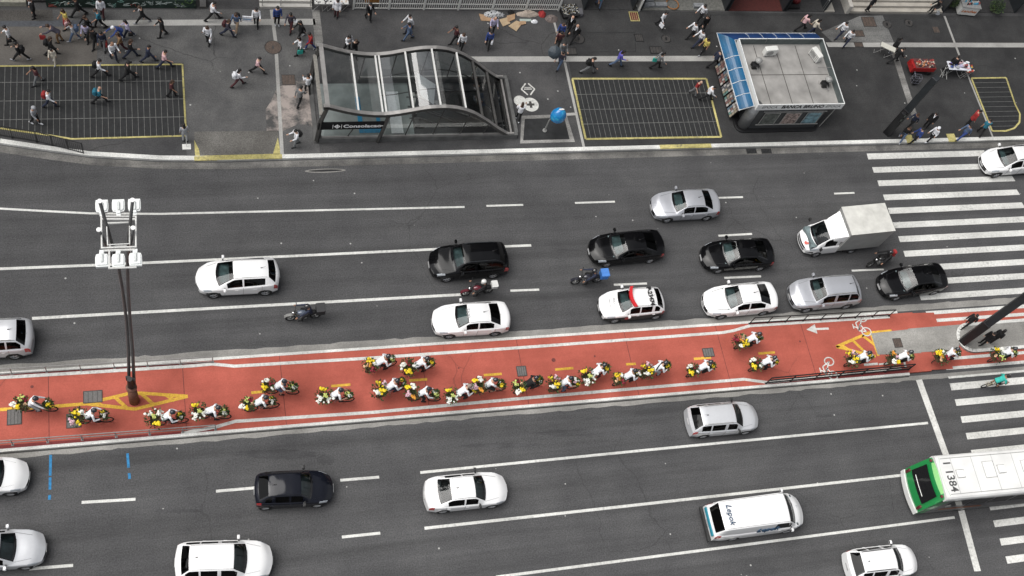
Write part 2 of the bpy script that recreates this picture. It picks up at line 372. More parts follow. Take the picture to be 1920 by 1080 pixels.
# pale cement spill beside the metro entrance
dm, t_, b_ = new_mat('cement_spill'); MATS['cement_spill'] = dm
tc = N(t_, 'ShaderNodeTexCoord'); nz = N(t_, 'ShaderNodeTexNoise', Scale=0.9, Detail=9.0, Roughness=0.7); t_.links.new(tc.outputs['Object'], nz.inputs['Vector'])
cr = N(t_, 'ShaderNodeValToRGB'); cr.color_ramp.elements[0].position = .40; cr.color_ramp.elements[0].color = (0.06, 0.06, 0.06, 1); cr.color_ramp.elements[1].position = .58; cr.color_ramp.elements[1].color = (0.34, 0.295, 0.27, 1)
t_.links.new(nz.outputs['Fac'], cr.inputs[0]); t_.links.new(cr.outputs[0], b_.inputs['Base Color']); b_.inputs['Roughness'].default_value = .9
rnd = random.Random(4)
def blob(cx, cy, rx, ry, n=26, jit=.18, seed=1):
    rr = random.Random(seed); return [(cx + rx * math.cos(2 * PI * i / n) * (1 + rr.uniform(-jit, jit)), cy + ry * math.sin(2 * PI * i / n) * (1 + rr.uniform(-jit, jit))) for i in range(n)]
patch('cement_stain', [(519, 165), (545, 152), (572, 150), (583, 170), (586, 205), (588, 238), (560, 232), (530, 246), (500, 246), (498, 205), (508, 190)], dm)
# vehicle crossing with yellow wings
patch('vehicle_crossing', [(364, 247), (521, 245), (527, 290), (366, 294)], ground_mat('ramp', None, (0.105, 0.10, 0.092), (0.14, 0.135, 0.125), streak=.05, patch=.2))
patch('yellow_wing', [(364, 262), (373, 280), (375, 292), (366, 293)], YELP, .158)
patch('yellow_wing', [(521, 258), (527, 290), (511, 291)], YELP, .158)
patch('yellow_edge', [(366, 292), (526, 288), (527, 293), (366, 296)], YELP, .158)
# lottery square, symbols by the metro entrance
g = MB(); sq = [at(*p, .16) for p in ((978, 217), (1062, 214), (1078, 266), (975, 269))]
sq2 = [at(*p, .16) for p in ((984, 223), (1058, 220), (1068, 261), (981, 263))]
for i in range(4):
    j = (i + 1) % 4; g.add([(*sq[i].xy, .158), (*sq[j].xy, .158), (*sq2[j].xy, .158), (*sq2[i].xy, .158)], [(0, 3, 2, 1)])
struct('stone_frame', g, ground_mat('tact', None, (0, 0, 0), (0, 0, 0)))
patch('paving_square', [(984, 223), (1058, 220), (1068, 261), (981, 263)], PIT, .156)
g = MB(); c = at(995, 196, .16)
g.poly([(c.x + .47 * math.cos(2 * PI * i / 24), c.y + .47 * math.sin(2 * PI * i / 24)) for i in range(24)], .158) if False else None
n = 32
g.poly([(c.x + .50 * math.cos(2 * PI * i / n), c.y + .50 * math.sin(2 * PI * i / n), .158) for i in range(n)])
g.poly([(c.x + .24 * a + 0, c.y + .24 * b_2, .162) for a, b_2 in ((-.33, 1), (.33, 1), (.33, .33), (1, .33), (1, -.33), (.33, -.33), (.33, -1), (-.33, -1), (-.33, -.33), (-1, -.33), (-1, .33), (-.33, .33))], mi=1)
c2 = at(975, 189, .16); g.poly([(c2.x + .38 * math.cos(2 * PI * i / n), c2.y + .38 * math.sin(2 * PI * i / n), .157) for i in range(n)])
c3 = at(990, 167, .16)
for sx in (-1, 1):
    for sy in (-1, 1): g.strip([(c3.x + sx * .42, c3.y), (c3.x + sx * .08, c3.y + sy * .42)], .09, .158 + .001 * (sx + sy))
g.strip([(c3.x - .25, c3.y), (c3.x + .25, c3.y)], .08, .161); g.strip([(c3.x - .2, c3.y + .12), (c3.x + .2, c3.y + .12)], .05, .1615)
struct('painted_symbols', g, [PAINT, IRON])

# ---- cycle path island
MY0, MY1 = 19.15, 23.20; MX = 40.6
g = MB(); g.prism([(-90, MY0 + .15), (MX, MY0 + .15), (MX, MY1 - .15), (-90, MY1 - .15)], 0.002, 0.150); 
g.add([(MX, MY0 + .2, .150), (MX + 1.6, MY0 + .2, .010), (MX + 1.6, MY1 - .2, .010), (MX, MY1 - .2, .150)], [(0, 1, 2, 3)])
g.add([(MX + 1.6, MY0 + .2, .010), (120, MY0 + .2, .010), (120, MY1 - .2, .010), (MX + 1.6, MY1 - .2, .010)], [(0, 1, 2, 3)])
struct('cycle_path', g, RED)
for y in (MY0, MY1):
    s_ = 1 if y == MY0 else -1
    g = MB(); g.prism([(-90, min(y, y + s_ * .15)), (39.1 if s_ > 0 else 39.6, min(y, y + s_ * .15)), (39.1 if s_ > 0 else 39.6, max(y, y + s_ * .15)), (-90, max(y, y + s_ * .15))], 0.002, 0.168); struct('kerb', g, KERB)
def ragged(y0, y1, x0, x1, seed):
    rr = random.Random(seed); p = []; x = x0
    while x < x1: p.append((x, y1 + rr.uniform(-.05, .05))); x += rr.uniform(.25, .9)
    return [(x0, y0), (x1, y0)] + list(reversed(p))
g = MB(); g.poly([(a, b, .004) for a, b in [(-90, MY1 + .02), (120, MY1 + .02)] + list(reversed([(q[0], q[1]) for q in ragged(0, MY1 + .42, -90, 120, 3)[2:][::-1]]))])
g.poly([(a, b, .004) for a, b in [(120, MY0 - .02), (-90, MY0 - .02)] + [(q[0], q[1]) for q in ragged(0, MY0 - .30, -90, 120, 5)[2:][::-1]]])
struct('gutter', g, CONC)
g = MB(); g.strip([(-90, MY0 - .035), (39.1, MY0 - .035)], .07, .0055); struct('kerb_shade_line', g, IRON)  # painted dark line standing in for the shaded kerb face
# dark red strip under the left railings
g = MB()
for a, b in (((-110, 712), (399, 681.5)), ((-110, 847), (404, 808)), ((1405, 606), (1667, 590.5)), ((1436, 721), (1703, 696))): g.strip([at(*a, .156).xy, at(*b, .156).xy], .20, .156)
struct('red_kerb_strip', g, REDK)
def zs(x): return .156 if x < MX else .016
def line(g, pxs, wd, z=0.16, mi=0): g.strip([at(p[0], p[1], z).xy for p in pxs], wd, z, mi)
g = MB()
line(g, [(-60, 711), (0, 708), (200, 696), (360, 686), (398, 682.5), (440, 686.5), (700, 671), (1000, 650), (1355, 623.5), (1375, 620), (1405, 611), (1668, 594)], .17)
line(g, [(340, 813), (375, 806), (406, 800), (441, 790), (700, 773), (1000, 745), (1395, 711), (1438, 717), (1690, 690)], .17)
line(g, [(1695, 677), (1699, 690)], .14); line(g, [(1620, 684), (1646, 682)], .14); line(g, [(1648, 683), (1690, 679)], .1, .161)
a = at(1512, 618, .16); b = at(1554, 616, .16); a.z = b.z = .16
g.strip([a.xy + Vector((.45, 0)), b.xy], .13, .16); g.poly([(a.x, a.y, .161), (a.x + .62, a.y - .30, .161), (a.x + .62, a.y + .30, .161)])
# painted bicycles
def bike_mark(cx, cy, s, flip=1):
    c = at(cx, cy, .16)
    for wx, wy in ((-.45, 0), (.45, 0)):
        for i in range(16):
            p0, p1 = [Vector((c.x + flip * 0 + s * (wy * 0 + (.30 * math.cos(t)) + .12), c.y + s * (wx * 1.0 + .26 * math.sin(t)) * 1.0)) for t in (2 * PI * i / 16, 2 * PI * (i + 1.1) / 16)]
            g.strip([p0, p1], .07, .162)
    q = [(.12, -.45), (-.35, -.35), (-.4, .15), (.12, .45), (-.35, -.35), (-.15, .05), (.12, -.45)]
    for i in range(len(q) - 1): g.strip([(c.x + s * q[i][0], c.y + s * q[i][1]), (c.x + s * q[i + 1][0], c.y + s * q[i + 1][1])], .07, .1625)
    g.strip([(c.x - s * .62, c.y + s * .1), (c.x - s * .62, c.y - s * .1 - .1)], .07, .1625); g.strip([(c.x - s * .62, c.y - s * .05), (c.x - s * .35, c.y - s * .2)], .07, .163)
bike_mark(1617, 609, 1.0); bike_mark(1555, 691, .95)
struct('cycle_path_lines', g, PAINT)
g = MB()
line(g, [(-60, 771), (0, 768), (100, 762), (161, 757)], .17)
for a, b in (((161, 757), (241, 738)), ((241, 738), (262, 737)), ((262, 737), (352, 743)), ((352, 743), (253, 767)), ((253, 767), (161, 757)), ((215, 744), (240, 767)), ((265, 738), (290, 760)), ((178, 752), (190, 760)), ((312, 741), (328, 751)),
             ((471, 736.5), (496, 734)), ((621, 724), (657, 721)), ((767, 713.5), (801, 711)), ((907, 703.5), (941, 701)), ((1041, 693), (1075, 690)), ((1174, 683), (1192, 682)), ((1301, 673), (1333, 670)), ((1422, 663), (1453, 660.5)),
             ((1568, 650), (1629, 624)), ((1629, 624), (1672, 620)), ((1568, 650), (1642, 668)), ((1634, 628), (1647, 667)), ((1599, 638), (1628, 666)), ((1617, 629), (1642, 648)), ((1578, 647), (1590, 655))):
    line(g, [a, b], .17 if a[0] < 360 or a[0] > 1500 else .14, .1605 + .0001 * (a[0] % 7))
struct('yellow_lines', g, YEL)
g = MB()
for x in (-7.5, -1.2, 3.6, 10.9, 16.2, 22.4, 27.9, 33.2): g.strip([(x, 19.3), (x - .06, 23.05)], .03, .1535)
for px, py, r_ in ((1038, 675, .12), (395, 672, .07), (1115, 668, .06), (60, 725, .08), (1500, 640, .06), (860, 690, .05)): c = at(px, py, .155); g.poly([(c.x + r_ * math.cos(2 * PI * i / 9), c.y + r_ * math.sin(2 * PI * i / 9), .1538) for i in range(9)])
struct('cycle_path_joints', g, mat('joint_dark', (.13, .035, .03), .9, var=.3))
# concrete refuge
patch('concrete_patch', [(1633, 625), (1716, 616), (1724, 628), (1729, 645), (1727, 662), (1646, 665)], CONC, .166)
g = MB(); q = [at(*p, .02) for p in ((1700, 618), (1800, 610), (1795, 657), (1700, 664))]; 
struct('concrete_patch', MB().prism([(p.x, p.y) for p in q], .0105, .154), CONC)
rc = at(1818, 633, .15); pts = []
for i in range(13): a = R(90 + 15 * i); pts.append((rc.x + .1 + .95 * math.cos(a), rc.y + .95 * math.sin(a)))
isl = [(60, rc.y + 1.0)] + pts + [(60, rc.y - .92)]
struct('refuge_island', MB().prism(list(reversed(isl)), .012, .15), CONC)
g = MB()
for a, b in zip(isl[:-1], isl[1:]):
    a = Vector(a); b = Vector(b); d = (b - a).normalized(); n = Vector((-d.y, d.x)) * .2; g.prism([a, b, b + n, a + n][::-1] if False else [a, a + n, b + n, b][::-1], .012, .172)
struct('kerb', g, KERB)

# ---- carriageway markings
g = MB()
LL = [([(-80, 383), (0, 391), (90, 396), (170, 400), (300, 401), (450, 397.5), (650, 393), (871, 388)], .12), ([(912, 386), (981, 384)], .12), ([(1078, 380.5), (1153, 378)], .12), ([(1345, 371), (1393, 369.5)], .12), ([(1564, 363), (1602, 361.5)], .12),
      ([(-80, 507), (0, 504), (180, 497), (400, 487), (810, 467.5), (996, 460)], .15), ([(1347, 442), (1410, 438.5)], .13), ([(60, 597), (400, 578), (870, 552)], .16), ([(957, 545), (1011, 543)], .13),
      ([(1151, 534), (1213, 531.5)], .13), ([(1358, 521), (1427, 518)], .13), ([(1597, 507.5), (1657, 505)], .12), ([(-70, 603), (20, 598.5)], .16),
      ([(153, 942), (254, 936)], .14), ([(405, 921), (480, 914.5)], .14), ([(638, 900.5), (711, 894.5)], .14), ([(788, 886), (1200, 845), (1740, 793)], .14), ([(55, 1066.5), (137, 1060)], .14), ([(641, 1007), (713, 999.5)], .14),
      ([(796, 990.5), (1200, 946), (1700, 890)], .15), ([(930, 1082), (1300, 1034), (1790, 970)], .14)]
for p, wd in LL: line(g, p, wd, .006)
line(g, [(1723, 712), (1777, 862), (1833, 1071)], .40, .006)
struct('lane_lines', g, PAINT)
g = MB()
for tl, bl, xr in (((1625, 288), (1628, 299), 1843), ((1635, 313.5), (1638.5, 324), 1870), ((1645, 338.5), (1648, 349), 1896), ((1655.5, 365), (1659, 375.5), 1905), ((1664.5, 390), (1668, 401), 1915), ((1674, 417), (1678, 428), 1990),
                   ((1684, 443), (1687.5, 454), 1995), ((1693.5, 470.5), (1697, 481.5), 2010), ((1703, 498), (1706.5, 509), 2020), ((1713, 524.5), (1717, 535.5), 2030), ((1723, 552), (1727, 563), 2040),
                   ((1780.5, 719), (1784, 732), 2070), ((1790, 749), (1793.5, 761), 2080), ((1801, 781), (1804, 793), 2090), ((1810.5, 812), (1814, 824), 2100), ((1820, 844), (1824, 856), 2110), ((1832, 878), (1835, 890), 2115), ((1843, 912), (1846, 925), 2120),
                   ((1853, 944), (1857, 957), 2130), ((1862, 976), (1865.5, 988.5), 2140), ((1874, 1010), (1877.5, 1023), 2150), ((1885, 1043.5), (1889, 1057), 2160)):
    a = at(*tl); b = at(*bl); e = at(xr, tl[1] - .05 * (xr - tl[0])).x + (3 if xr > 1920 else 0)
    g.poly([(a.x, a.y, .006), (b.x, b.y, .006), (e + .1, b.y + .0, .006), (e, a.y + .0, .006)])
g.poly([(*at(1777, 706).xy, .0125), (*at(1779, 710).xy, .0125), (70, at(1779, 710).y, .0125), (70, at(1777, 706).y, .0125)])
for tl, bl in (((1735, 584), (1738.5, 590.5)), ((1741, 599), (1744, 605)), ((1765, 671), (1768, 676.5)), ((1771.5, 688.5), (1774.5, 694))):
    a = at(*tl); b = at(*bl); e = 49.2 if tl[1] < 610 else 70
    if tl[1] < 620: e = 70
    g.poly([(a.x + .0, a.y, .015), (b.x, b.y, .015), (e, b.y, .015), (e, a.y, .015)])
struct('crosswalk_stripes', g, PAINT)
g = MB()
for p in ([(95, 853), (94, 892)], [(94, 895), (93.5, 918)], [(93, 928), (92.5, 937)], [(239, 850), (241, 877)], [(242, 887), (243, 898)]): line(g, p, .12, .006)
struct('sprayed_marks', g, BLUEP)
# worn dark patches and tar seams
g = MB()
tar = ground_mat('tar', None, (0.050, 0.050, 0.052), (0.066, 0.066, 0.068), fine=.3, patch=.2)
for cx_, cy_, rx_, ry_, sd in ((520, 852, 75, 9, 1), (612, 862, 16, 10, 2), (1120, 812, 110, 7, 3), (940, 835, 70, 5, 6), (1098, 468, 60, 3, 4), (330, 958, 46, 4, 5), (1545, 780, 14, 4, 7), (1700, 360, 24, 3, 8)):
    g.poly([(*at(*p).xy, .003) for p in blob(cx_, cy_, rx_, ry_, 40, .22, sd)][::-1])
line(g, [(1643, 770), (1655, 840), (1668, 905), (1676, 960)], .03, .003)
struct('tar_patches', g, tar)

# ---- manhole covers, drain grids, ventilation grates
def cover(px, py, sx, sy, m, label, round_=False, z=.152, skew=.0, cat='manhole cover'):
    t = thing('manhole_cover', label, cat, at(px, py, z))
    g = MB()
    if round_: g.cyl((0, 0, .008), sx / 2, .02, 28)
    else: g.box((0, 0, .008), (sx, sy, .02))
    part('lid', g, m, t)
    g = MB()
    if round_: g.ring((0, 0, .014), sx / 2, .025, 28, 4, 'Z'); g.box((0, 0, .022), (.12, .22, .012))
    else:
        for s_ in (-1, 1): g.box((s_ * sx / 2, 0, .012), (.04, sy + .04, .028)); g.box((0, s_ * sy / 2, .012), (sx - .04, .04, .027))
        for k in range(3): g.box((-sx / 2 + sx * (k + 1) / 4, 0, .020), (.02, sy - .06, .01))
    part('rim', g, IRON if m is not IRON else BLACK, t); return t
GC = mat('grey_cover', (0.13, 0.125, 0.12), .8, var=.2, scale=20)
for a in ((27, 782, .62, .75, 'grey square cover in the cycle path below the leftmost flower cyclist'), (174, 744, .85, .6, 'grey square cover crossed by the yellow line left of the lamp post'), (138, 789, .62, .7, 'grey square cover in the red path behind the second flower cyclist'),
          (978, 696, .5, .55, 'small grey square cover above the cyclist dressed in black'), (1328, 661, .62, .5, 'dark square cover in the red path above the yellow dash near the right end')): cover(*a[:4], GC, a[4], z=.156)
cover(1683, 643, .5, .55, IRONB, 'brown square cover in the concrete patch beside the yellow hatching', z=.168)
cover(512, 89, .95, .9, IRONB, 'round rusty manhole cover on the white pavement joint', True)
cover(541, 150, .75, .7, IRONB, 'rusty square hatch at the top of the pale cement stain')
for a in ((1070, 96, .75, .5, 'dark square cover right of the white joint, above the stone band'), (1198, 71, .5, .55, 'narrow dark rectangular cover in the pavement above the woman in blue'), (1230, 94, .8, .5, 'dark square cover just above the stone band by the man in grey'),
          (1629, 41, .95, .8, 'large rusty rectangular cover near the foot of the right steps'), (1608, 63, .9, .5, 'brown rectangular cover left of the folding table'), (1610, 84, .6, .35, 'brown cover set in the light stone band')): cover(*a[:4], IRON if a[0] < 1300 else IRONB, a[4])
for a in ((1249, 73, .6, 'faint round cover in the pavement between the shops and the stone band'), (1085, 73, .75, 'dark round cover behind the two men in black suits'), (1663, 46, .62, 'dark round cover at the edge of the grey forecourt'), (1704, 43, .6, 'dark round cover right of the grey forecourt')): cover(a[0], a[1], a[2], a[2], IRON, a[3], True)
cover(1755, 56, .45, .5, IRONB, 'small rusty square cover with a yellow edge beneath the food stall')
t = cover(1189, 31, .5, .62, mat('redcover', (0.11, 0.02, 0.02), .7, var=.3), 'dark red hatch framed in yellow in front of the shops'); 
setmat(t.children[1], YELP); t.children[1].scale = (1.15, 1.15, 1)
for k, px in enumerate((1409, 1437)):
    t = thing('storm_drain', ('left' if k == 0 else 'right') + ' of two dark drain grids in the gutter below the newsstand', 'storm drain', at(px, 283.5, .008), 0, 'drain grids in the gutter below the newsstand')
    g = MB(); g.box((0, 0, .004), (.68, .30, .01)); part('sump', g, BLACK, t)
    g = MB()
    for i in range(7): g.box((-.3 + .1 * i, 0, .014), (.03, .30, .014))
    for s_ in (-1, 1): g.box((0, s_ * .16, .014), (.72, .025, .016))
    part('grid', g, BARD, t)
t = thing('storm_drain', 'long worn oval drain slot in the road below the yellow kerb', 'storm drain', at(610, 320, .006)); g = MB()
g.prism([(1.15 * math.cos(2 * PI * i / 20), .13 * math.sin(2 * PI * i / 20)) for i in range(20)], 0, .006); part('rim', g, CONC, t)
g = MB(); g.prism([(.95 * math.cos(2 * PI * i / 20), .07 * math.sin(2 * PI * i / 20)) for i in range(20)], .005, .010); part('slot', g, BLACK, t)

def grate(label, poly_px, nx, lines_px, frame_m=YELP, vertical=True, fw=.2):
    P_ = [at(*p, .15) for p in poly_px]; cx = sum(p.x for p in P_) / len(P_); cy = sum(p.y for p in P_) / len(P_)
    t = thing('ventilation_grate', label, 'ventilation grate', (cx, cy, .15))
    L = [(p.x - cx, p.y - cy) for p in P_]
    part('shaft', MB().prism(L, .002, .008), PIT, t)  # flat dark plate standing in for the unlit void under the bars
    x0, x1 = min(p[0] for p in L), max(p[0] for p in L); y0, y1 = min(p[1] for p in L), max(p[1] for p in L)
    def span(axis, v):
        r = []
        for i in range(len(L)):
            a, b = L[i], L[(i + 1) % len(L)]
            if (a[axis] - v) * (b[axis] - v) < 0: k = (v - a[axis]) / (b[axis] - a[axis]); r.append(a[1 - axis] + k * (b[1 - axis] - a[1 - axis]))
        return (min(r), max(r)) if len(r) >= 2 else None
    g = MB(); g2 = MB()
    if vertical:
        for i in range(1, nx):
            x = x0 + (x1 - x0) * i / nx; s_ = span(0, x)
            if s_: g.box((x, sum(s_) / 2, .020), (.024, s_[1] - s_[0] - .1, .012))
        y = y0 + .06
        while y < y1:
            s_ = span(1, y)
            if s_: g2.box((sum(s_) / 2, y, .012), (s_[1] - s_[0] - .1, .012, .012))
            y += .065
        for v in lines_px:
            y = at(*v, .15).y - cy; s_ = span(1, y)
            if s_: g.box((sum(s_) / 2, y, .0235), (s_[1] - s_[0] - .1, .035, .008))
    else:
        for i in range(1, nx):
            y = y0 + (y1 - y0) * i / nx; s_ = span(1, y)
            if s_: g.box((sum(s_) / 2, y, .020), (s_[1] - s_[0] - .1, .025, .012))
        x = x0 + .06
        while x < x1:
            s_ = span(0, x)
            if s_: g2.box((x, sum(s_) / 2, .012), (.012, s_[1] - s_[0] - .1, .012))
            x += .08
    part('crossbars', g, BAR, t); part('grid', g2, BARD, t)
    f = MB(); n = len(L)
    for i in range(n):
        a, b = Vector(L[i]), Vector(L[(i + 1) % n]); f.strip([a, b], fw, .0085 + .0006 * i)
        
    o = part('frame', f, frame_m, t); o.location.z = .019
    return t
grate('large dark pavement grate under the walking crowd, yellow edged, at the far left', [(-60, 245), (0, 241), (100, 255), (135, 261), (349, 255), (342, 121), (-60, 125)], 36, [(0, 155), (0, 190), (0, 225)], fw=.10)
grate('rectangular dark pavement grate with yellow border left of the newsstand', [(1098, 261), (1352, 257), (1324, 148), (1073, 148)], 27, [(1200, 176), (1200, 204), (1200, 231)], fw=.13)
cur = [(1903, 196), (1912, 214), (1911, 230), (1901, 241), (1885, 246), (1860, 246)]
grate('round cornered dark grate with yellow border at the right edge of the pavement', [(1860, 246), (1821, 147), (1886, 146)] + cur[:-1], 11, [], vertical=False, fw=.12)

# ================================================================ VEHICLES
def lerp_tab(tab, s):
    if s <= tab[0][0]: return tab[0][1]
    for (a, va), (b, vb) in zip(tab[:-1], tab[1:]):
        if s <= b: k = (s - a) / (b - a); return va + (vb - va) * k
    return tab[-1][1]
def smooth_tab(tab, s, e=.07):
    return (lerp_tab(tab, s - e) + 2 * lerp_tab(tab, s) + lerp_tab(tab, s + e)) / 4
def car_shell(L, W, H, cowl, rf, rr, deck, zhood, zbelt, zdeck, wb, fo, wr=.31, roofw=.66, zbelt_r=None, bow=.30, rbow=.2, pillars=(), qend=None, zsill=.20, tail_w=.84, nosez=.56, tailz=.72):
    """one lofted surface, cut into body, glass and lamps; x forward, origin midway between the axles on the ground"""
    hw = W / 2; ox = fo + wb / 2; zr_ = zbelt_r or zbelt + .04; qend = qend or rr
    wt = [(0, .74), (.12, .86), (.45, .965), (1.1, 1.0), (L - 1.2, 1.0), (L - .45, .97), (L - .12, .90), (L, tail_w)]
    zc = [(0, nosez), (.05, nosez + .07), (.35, zhood - .07), (cowl * .6, zhood), (cowl, zhood + .05), (rf, H - .05), (rf + .35, H - .01), ((rf + rr) / 2, H), (rr - .3, H - .03), (rr, H - .08), (deck, zdeck + .02), (L - .10, zdeck - .02), (L - .03, zdeck - .09), (L, tailz)]
    zc.sort(key=lambda a: a[0])
    zb = [(0, nosez - .01), (.05, nosez + .03), (.35, zhood - .12), (cowl, zbelt - .03), (rf, zbelt), (rr, zr_), (deck, max(zr_ - .02, zdeck - .04) if deck > rr + .3 else zr_), (L - .10, zdeck - .09 if deck > rr + .3 else zr_ - .03), (L, tailz - .02)]
    zb.sort(key=lambda a: a[0])
    zr = [(0, nosez), (.05, nosez + .05), (.35, zhood - .09), (cowl, zhood + .02), (rf, H - .11), (rf + .35, H - .07), (rr - .3, H - .09), (rr, H - .14), (deck, zdeck), (L - .10, zdeck - .05), (L, tailz - .01)]
    zr.sort(key=lambda a: a[0])
    yr = [(0, .50), (.3, .62), (cowl - .05, .82), (cowl, .82), (rf, roofw + .02), (rr, roofw), (deck, .80 if deck > rr + .3 else .74), (L, .66)]
    yr.sort(key=lambda a: a[0])
    st = {0, .02, .05, .12, .22, .35, .5, cowl, rf, rr, deck, L - .45, L - .25, L - .12, L - .05, L - .02, L}
    x = .6
    while x < L - .5: st.add(round(x, 3)); x += .085
    st = sorted(s for s in st if 0 <= s <= L)
    cl = [st[0]]
    keys = (0, cowl, rf, rr, deck, L)
    for s in st[1:]:
        if s - cl[-1] < .018:
            if s in keys: cl[-1] = s
            continue
        cl.append(s)
    st = cl
    tumb = [0, .10, .5, .92, 1.0]
    def prof(s):
        w = hw * smooth_tab(wt, s); b = smooth_tab(zb, s, .04); c = smooth_tab(zc, s, .05); r_ = min(smooth_tab(zr, s, .05), c - .005); y = hw * lerp_tab(yr, s)
        if b > r_ - .005: b = r_ - .005
        y = min(y, w * .93); low = zsill if s > .25 and s < L - .25 else zsill + .02
        p = [(w * .92, low), (w * .985, low + .07), (w, low + .20), (w, (low + .2) * .45 + (b - .16) * .55), (w * .995, b - .14), (w * .985, b - .045), (w * .955, b)]
        y0, z0 = w * .93, b + .006
        for k in tumb:
            bulge = math.sin(PI * k) * .02
            p.append((y0 + (y - y0) * k + bulge, z0 + (r_ - z0) * k))
        for k in (.93, .84, .68, .5, .3, .12, 0.0):
            t = 1 - k; p.append((y * k, r_ + (c - r_) * math.sin(t * PI / 2) ** .8))
        return p
    NV = len(prof(0)); IB = 6; G0 = 7; GR = 11
    V = []
    bt = [(0, bow), (.5, bow * .8), (cowl, bow * .62), (rf, .05), ((rf + rr) / 2, 0), (rr, -.05), (deck, -rbow * .6), (L, -rbow)]
    for s in st:
        for sd in (1, -1):
            for (y, z) in prof(s):
                V.append([ox - (s + lerp_tab(bt, s) * (y / hw) ** 2), sd * y, z])
    def vi(i, sd, j): return (i * 2 + (0 if sd > 0 else 1)) * NV + j
    axles = (wb / 2, -wb / 2); Rw = wr + .045; orig = [tuple(v) for v in V]
    for k, v in enumerate(V):
        j = k % NV
        if j <= 5:
            for ax in axles:
                dx, dz = v[0] - ax, v[2] - wr; d = math.hypot(dx, dz)
                if d < Rw + .03 and v[2] < wr + Rw: 
                    if d < 1e-6: dx, dz, d = 0, 1, 1
                    if dz < -.05: dz = -.05
                    d = math.hypot(dx, dz)
                    v[0], v[2] = ax + dx / d * Rw, wr + dz / d * Rw
                    v[2] = max(v[2], zsill)
    reg = {}
    def put(nm, f): reg.setdefault(nm, []).append(f)
    def inside(k):
        x, y, z = orig[k]
        return any(math.hypot(x - ax, z - wr) < Rw + .005 for ax in axles)
    for i in range(len(st) - 1):
        s0, s1 = st[i], st[i + 1]; m = (s0 + s1) / 2
        for sd in (1, -1):
            for j in range(NV - 1):
                q = [vi(i, sd, j), vi(i, sd, j + 1), vi(i + 1, sd, j + 1), vi(i + 1, sd, j)]
                if sd > 0: q = q[::-1]
                if j < 5 and sum(inside(k) for k in q) >= 3: continue
                nm = 'body'
                if cowl < m < rf and j >= GR + 1: nm = 'frit_f' if (m - cowl < .09 or j == GR + 1) else 'windshield'
                elif rr < m < deck and j >= GR + 1: nm = 'frit_r' if (j == GR + 1) else 'rear_window'
                elif j in (G0 + 1, G0 + 2) or (j == G0 and False):
                    zl, zh = prof(m)[G0][1], prof(m)[GR][1]
                    if cowl + .42 < m < qend and zh - zl > .18 and not any(abs(m - p) < .05 for p in pillars): nm = 'side_l' if sd > 0 else 'side_r'
                elif j in (4, 5, 6, 7, 8) and .10 < m < .46 and not (j > 6 and m > .3): nm = 'head_l' if sd > 0 else 'head_r'
                elif j == 2 and m < .30: nm = 'grille'
                elif j in (3, 4, 5) and m > L - .34 and m < L - .0: nm = 'tail_l' if sd > 0 else 'tail_r'
                elif j < 2: nm = 'sill'
                elif j in (2, 3): nm = 'lower'
                put(nm, q)
    extra = []
    for idx, fwd in ((0, 1), (len(st) - 1, -1)):
        C = 9; rows = []
        for j in range(0, G0):
            row = []
            y, z = prof(st[idx])[j]
            for c in range(C):
                t = -1 + 2 * c / (C - 1); yy = y * t; row.append(len(V)); V.append([ox - (st[idx] + lerp_tab(bt, st[idx]) * (yy / hw) ** 2), yy, z])
            rows.append(row)
        row = []
        for c in range(C):
            t = -1 + 2 * c / (C - 1); pr = prof(st[idx]); yy = pr[G0][0] * t; a = abs(yy)
            z = pr[-1][1]
            for (ya, za), (yb, zb_) in zip(pr[G0:-1], pr[G0 + 1:]):
                if yb <= a <= ya: z = za + (zb_ - za) * ((ya - a) / max(1e-6, ya - yb))
            row.append(len(V)); V.append([ox - (st[idx] + lerp_tab(bt, st[idx]) * (yy / hw) ** 2), yy, z])
        rows.append(row)
        for r0 in range(len(rows) - 1):
            for c in range(C - 1):
                q = [rows[r0][c], rows[r0][c + 1], rows[r0 + 1][c + 1], rows[r0 + 1][c]]
                if fwd > 0: q = q[::-1]
                nm = 'body'
                if fwd > 0 and r0 in (1, 4, 5) and 1 <= c <= C - 3: nm = 'grille'
                if fwd > 0 and r0 == 2 and c in (0, C - 2): nm = 'grille'
                if r0 < 1: nm = 'sill'
                put(nm, q)
    return V, reg, dict(L=L, W=W, H=H, ox=ox, wb=wb, wr=wr, fo=fo, st=st, prof=prof)
def sub(V, faces, names=None):
    mp = {}; vs = []; fs = []
    for f in faces:
        q = []
        for k in f:
            if k not in mp: mp[k] = len(vs); vs.append(V[k])
            q.append(mp[k])
        fs.append(tuple(q))
    return vs, fs
CARS = {}
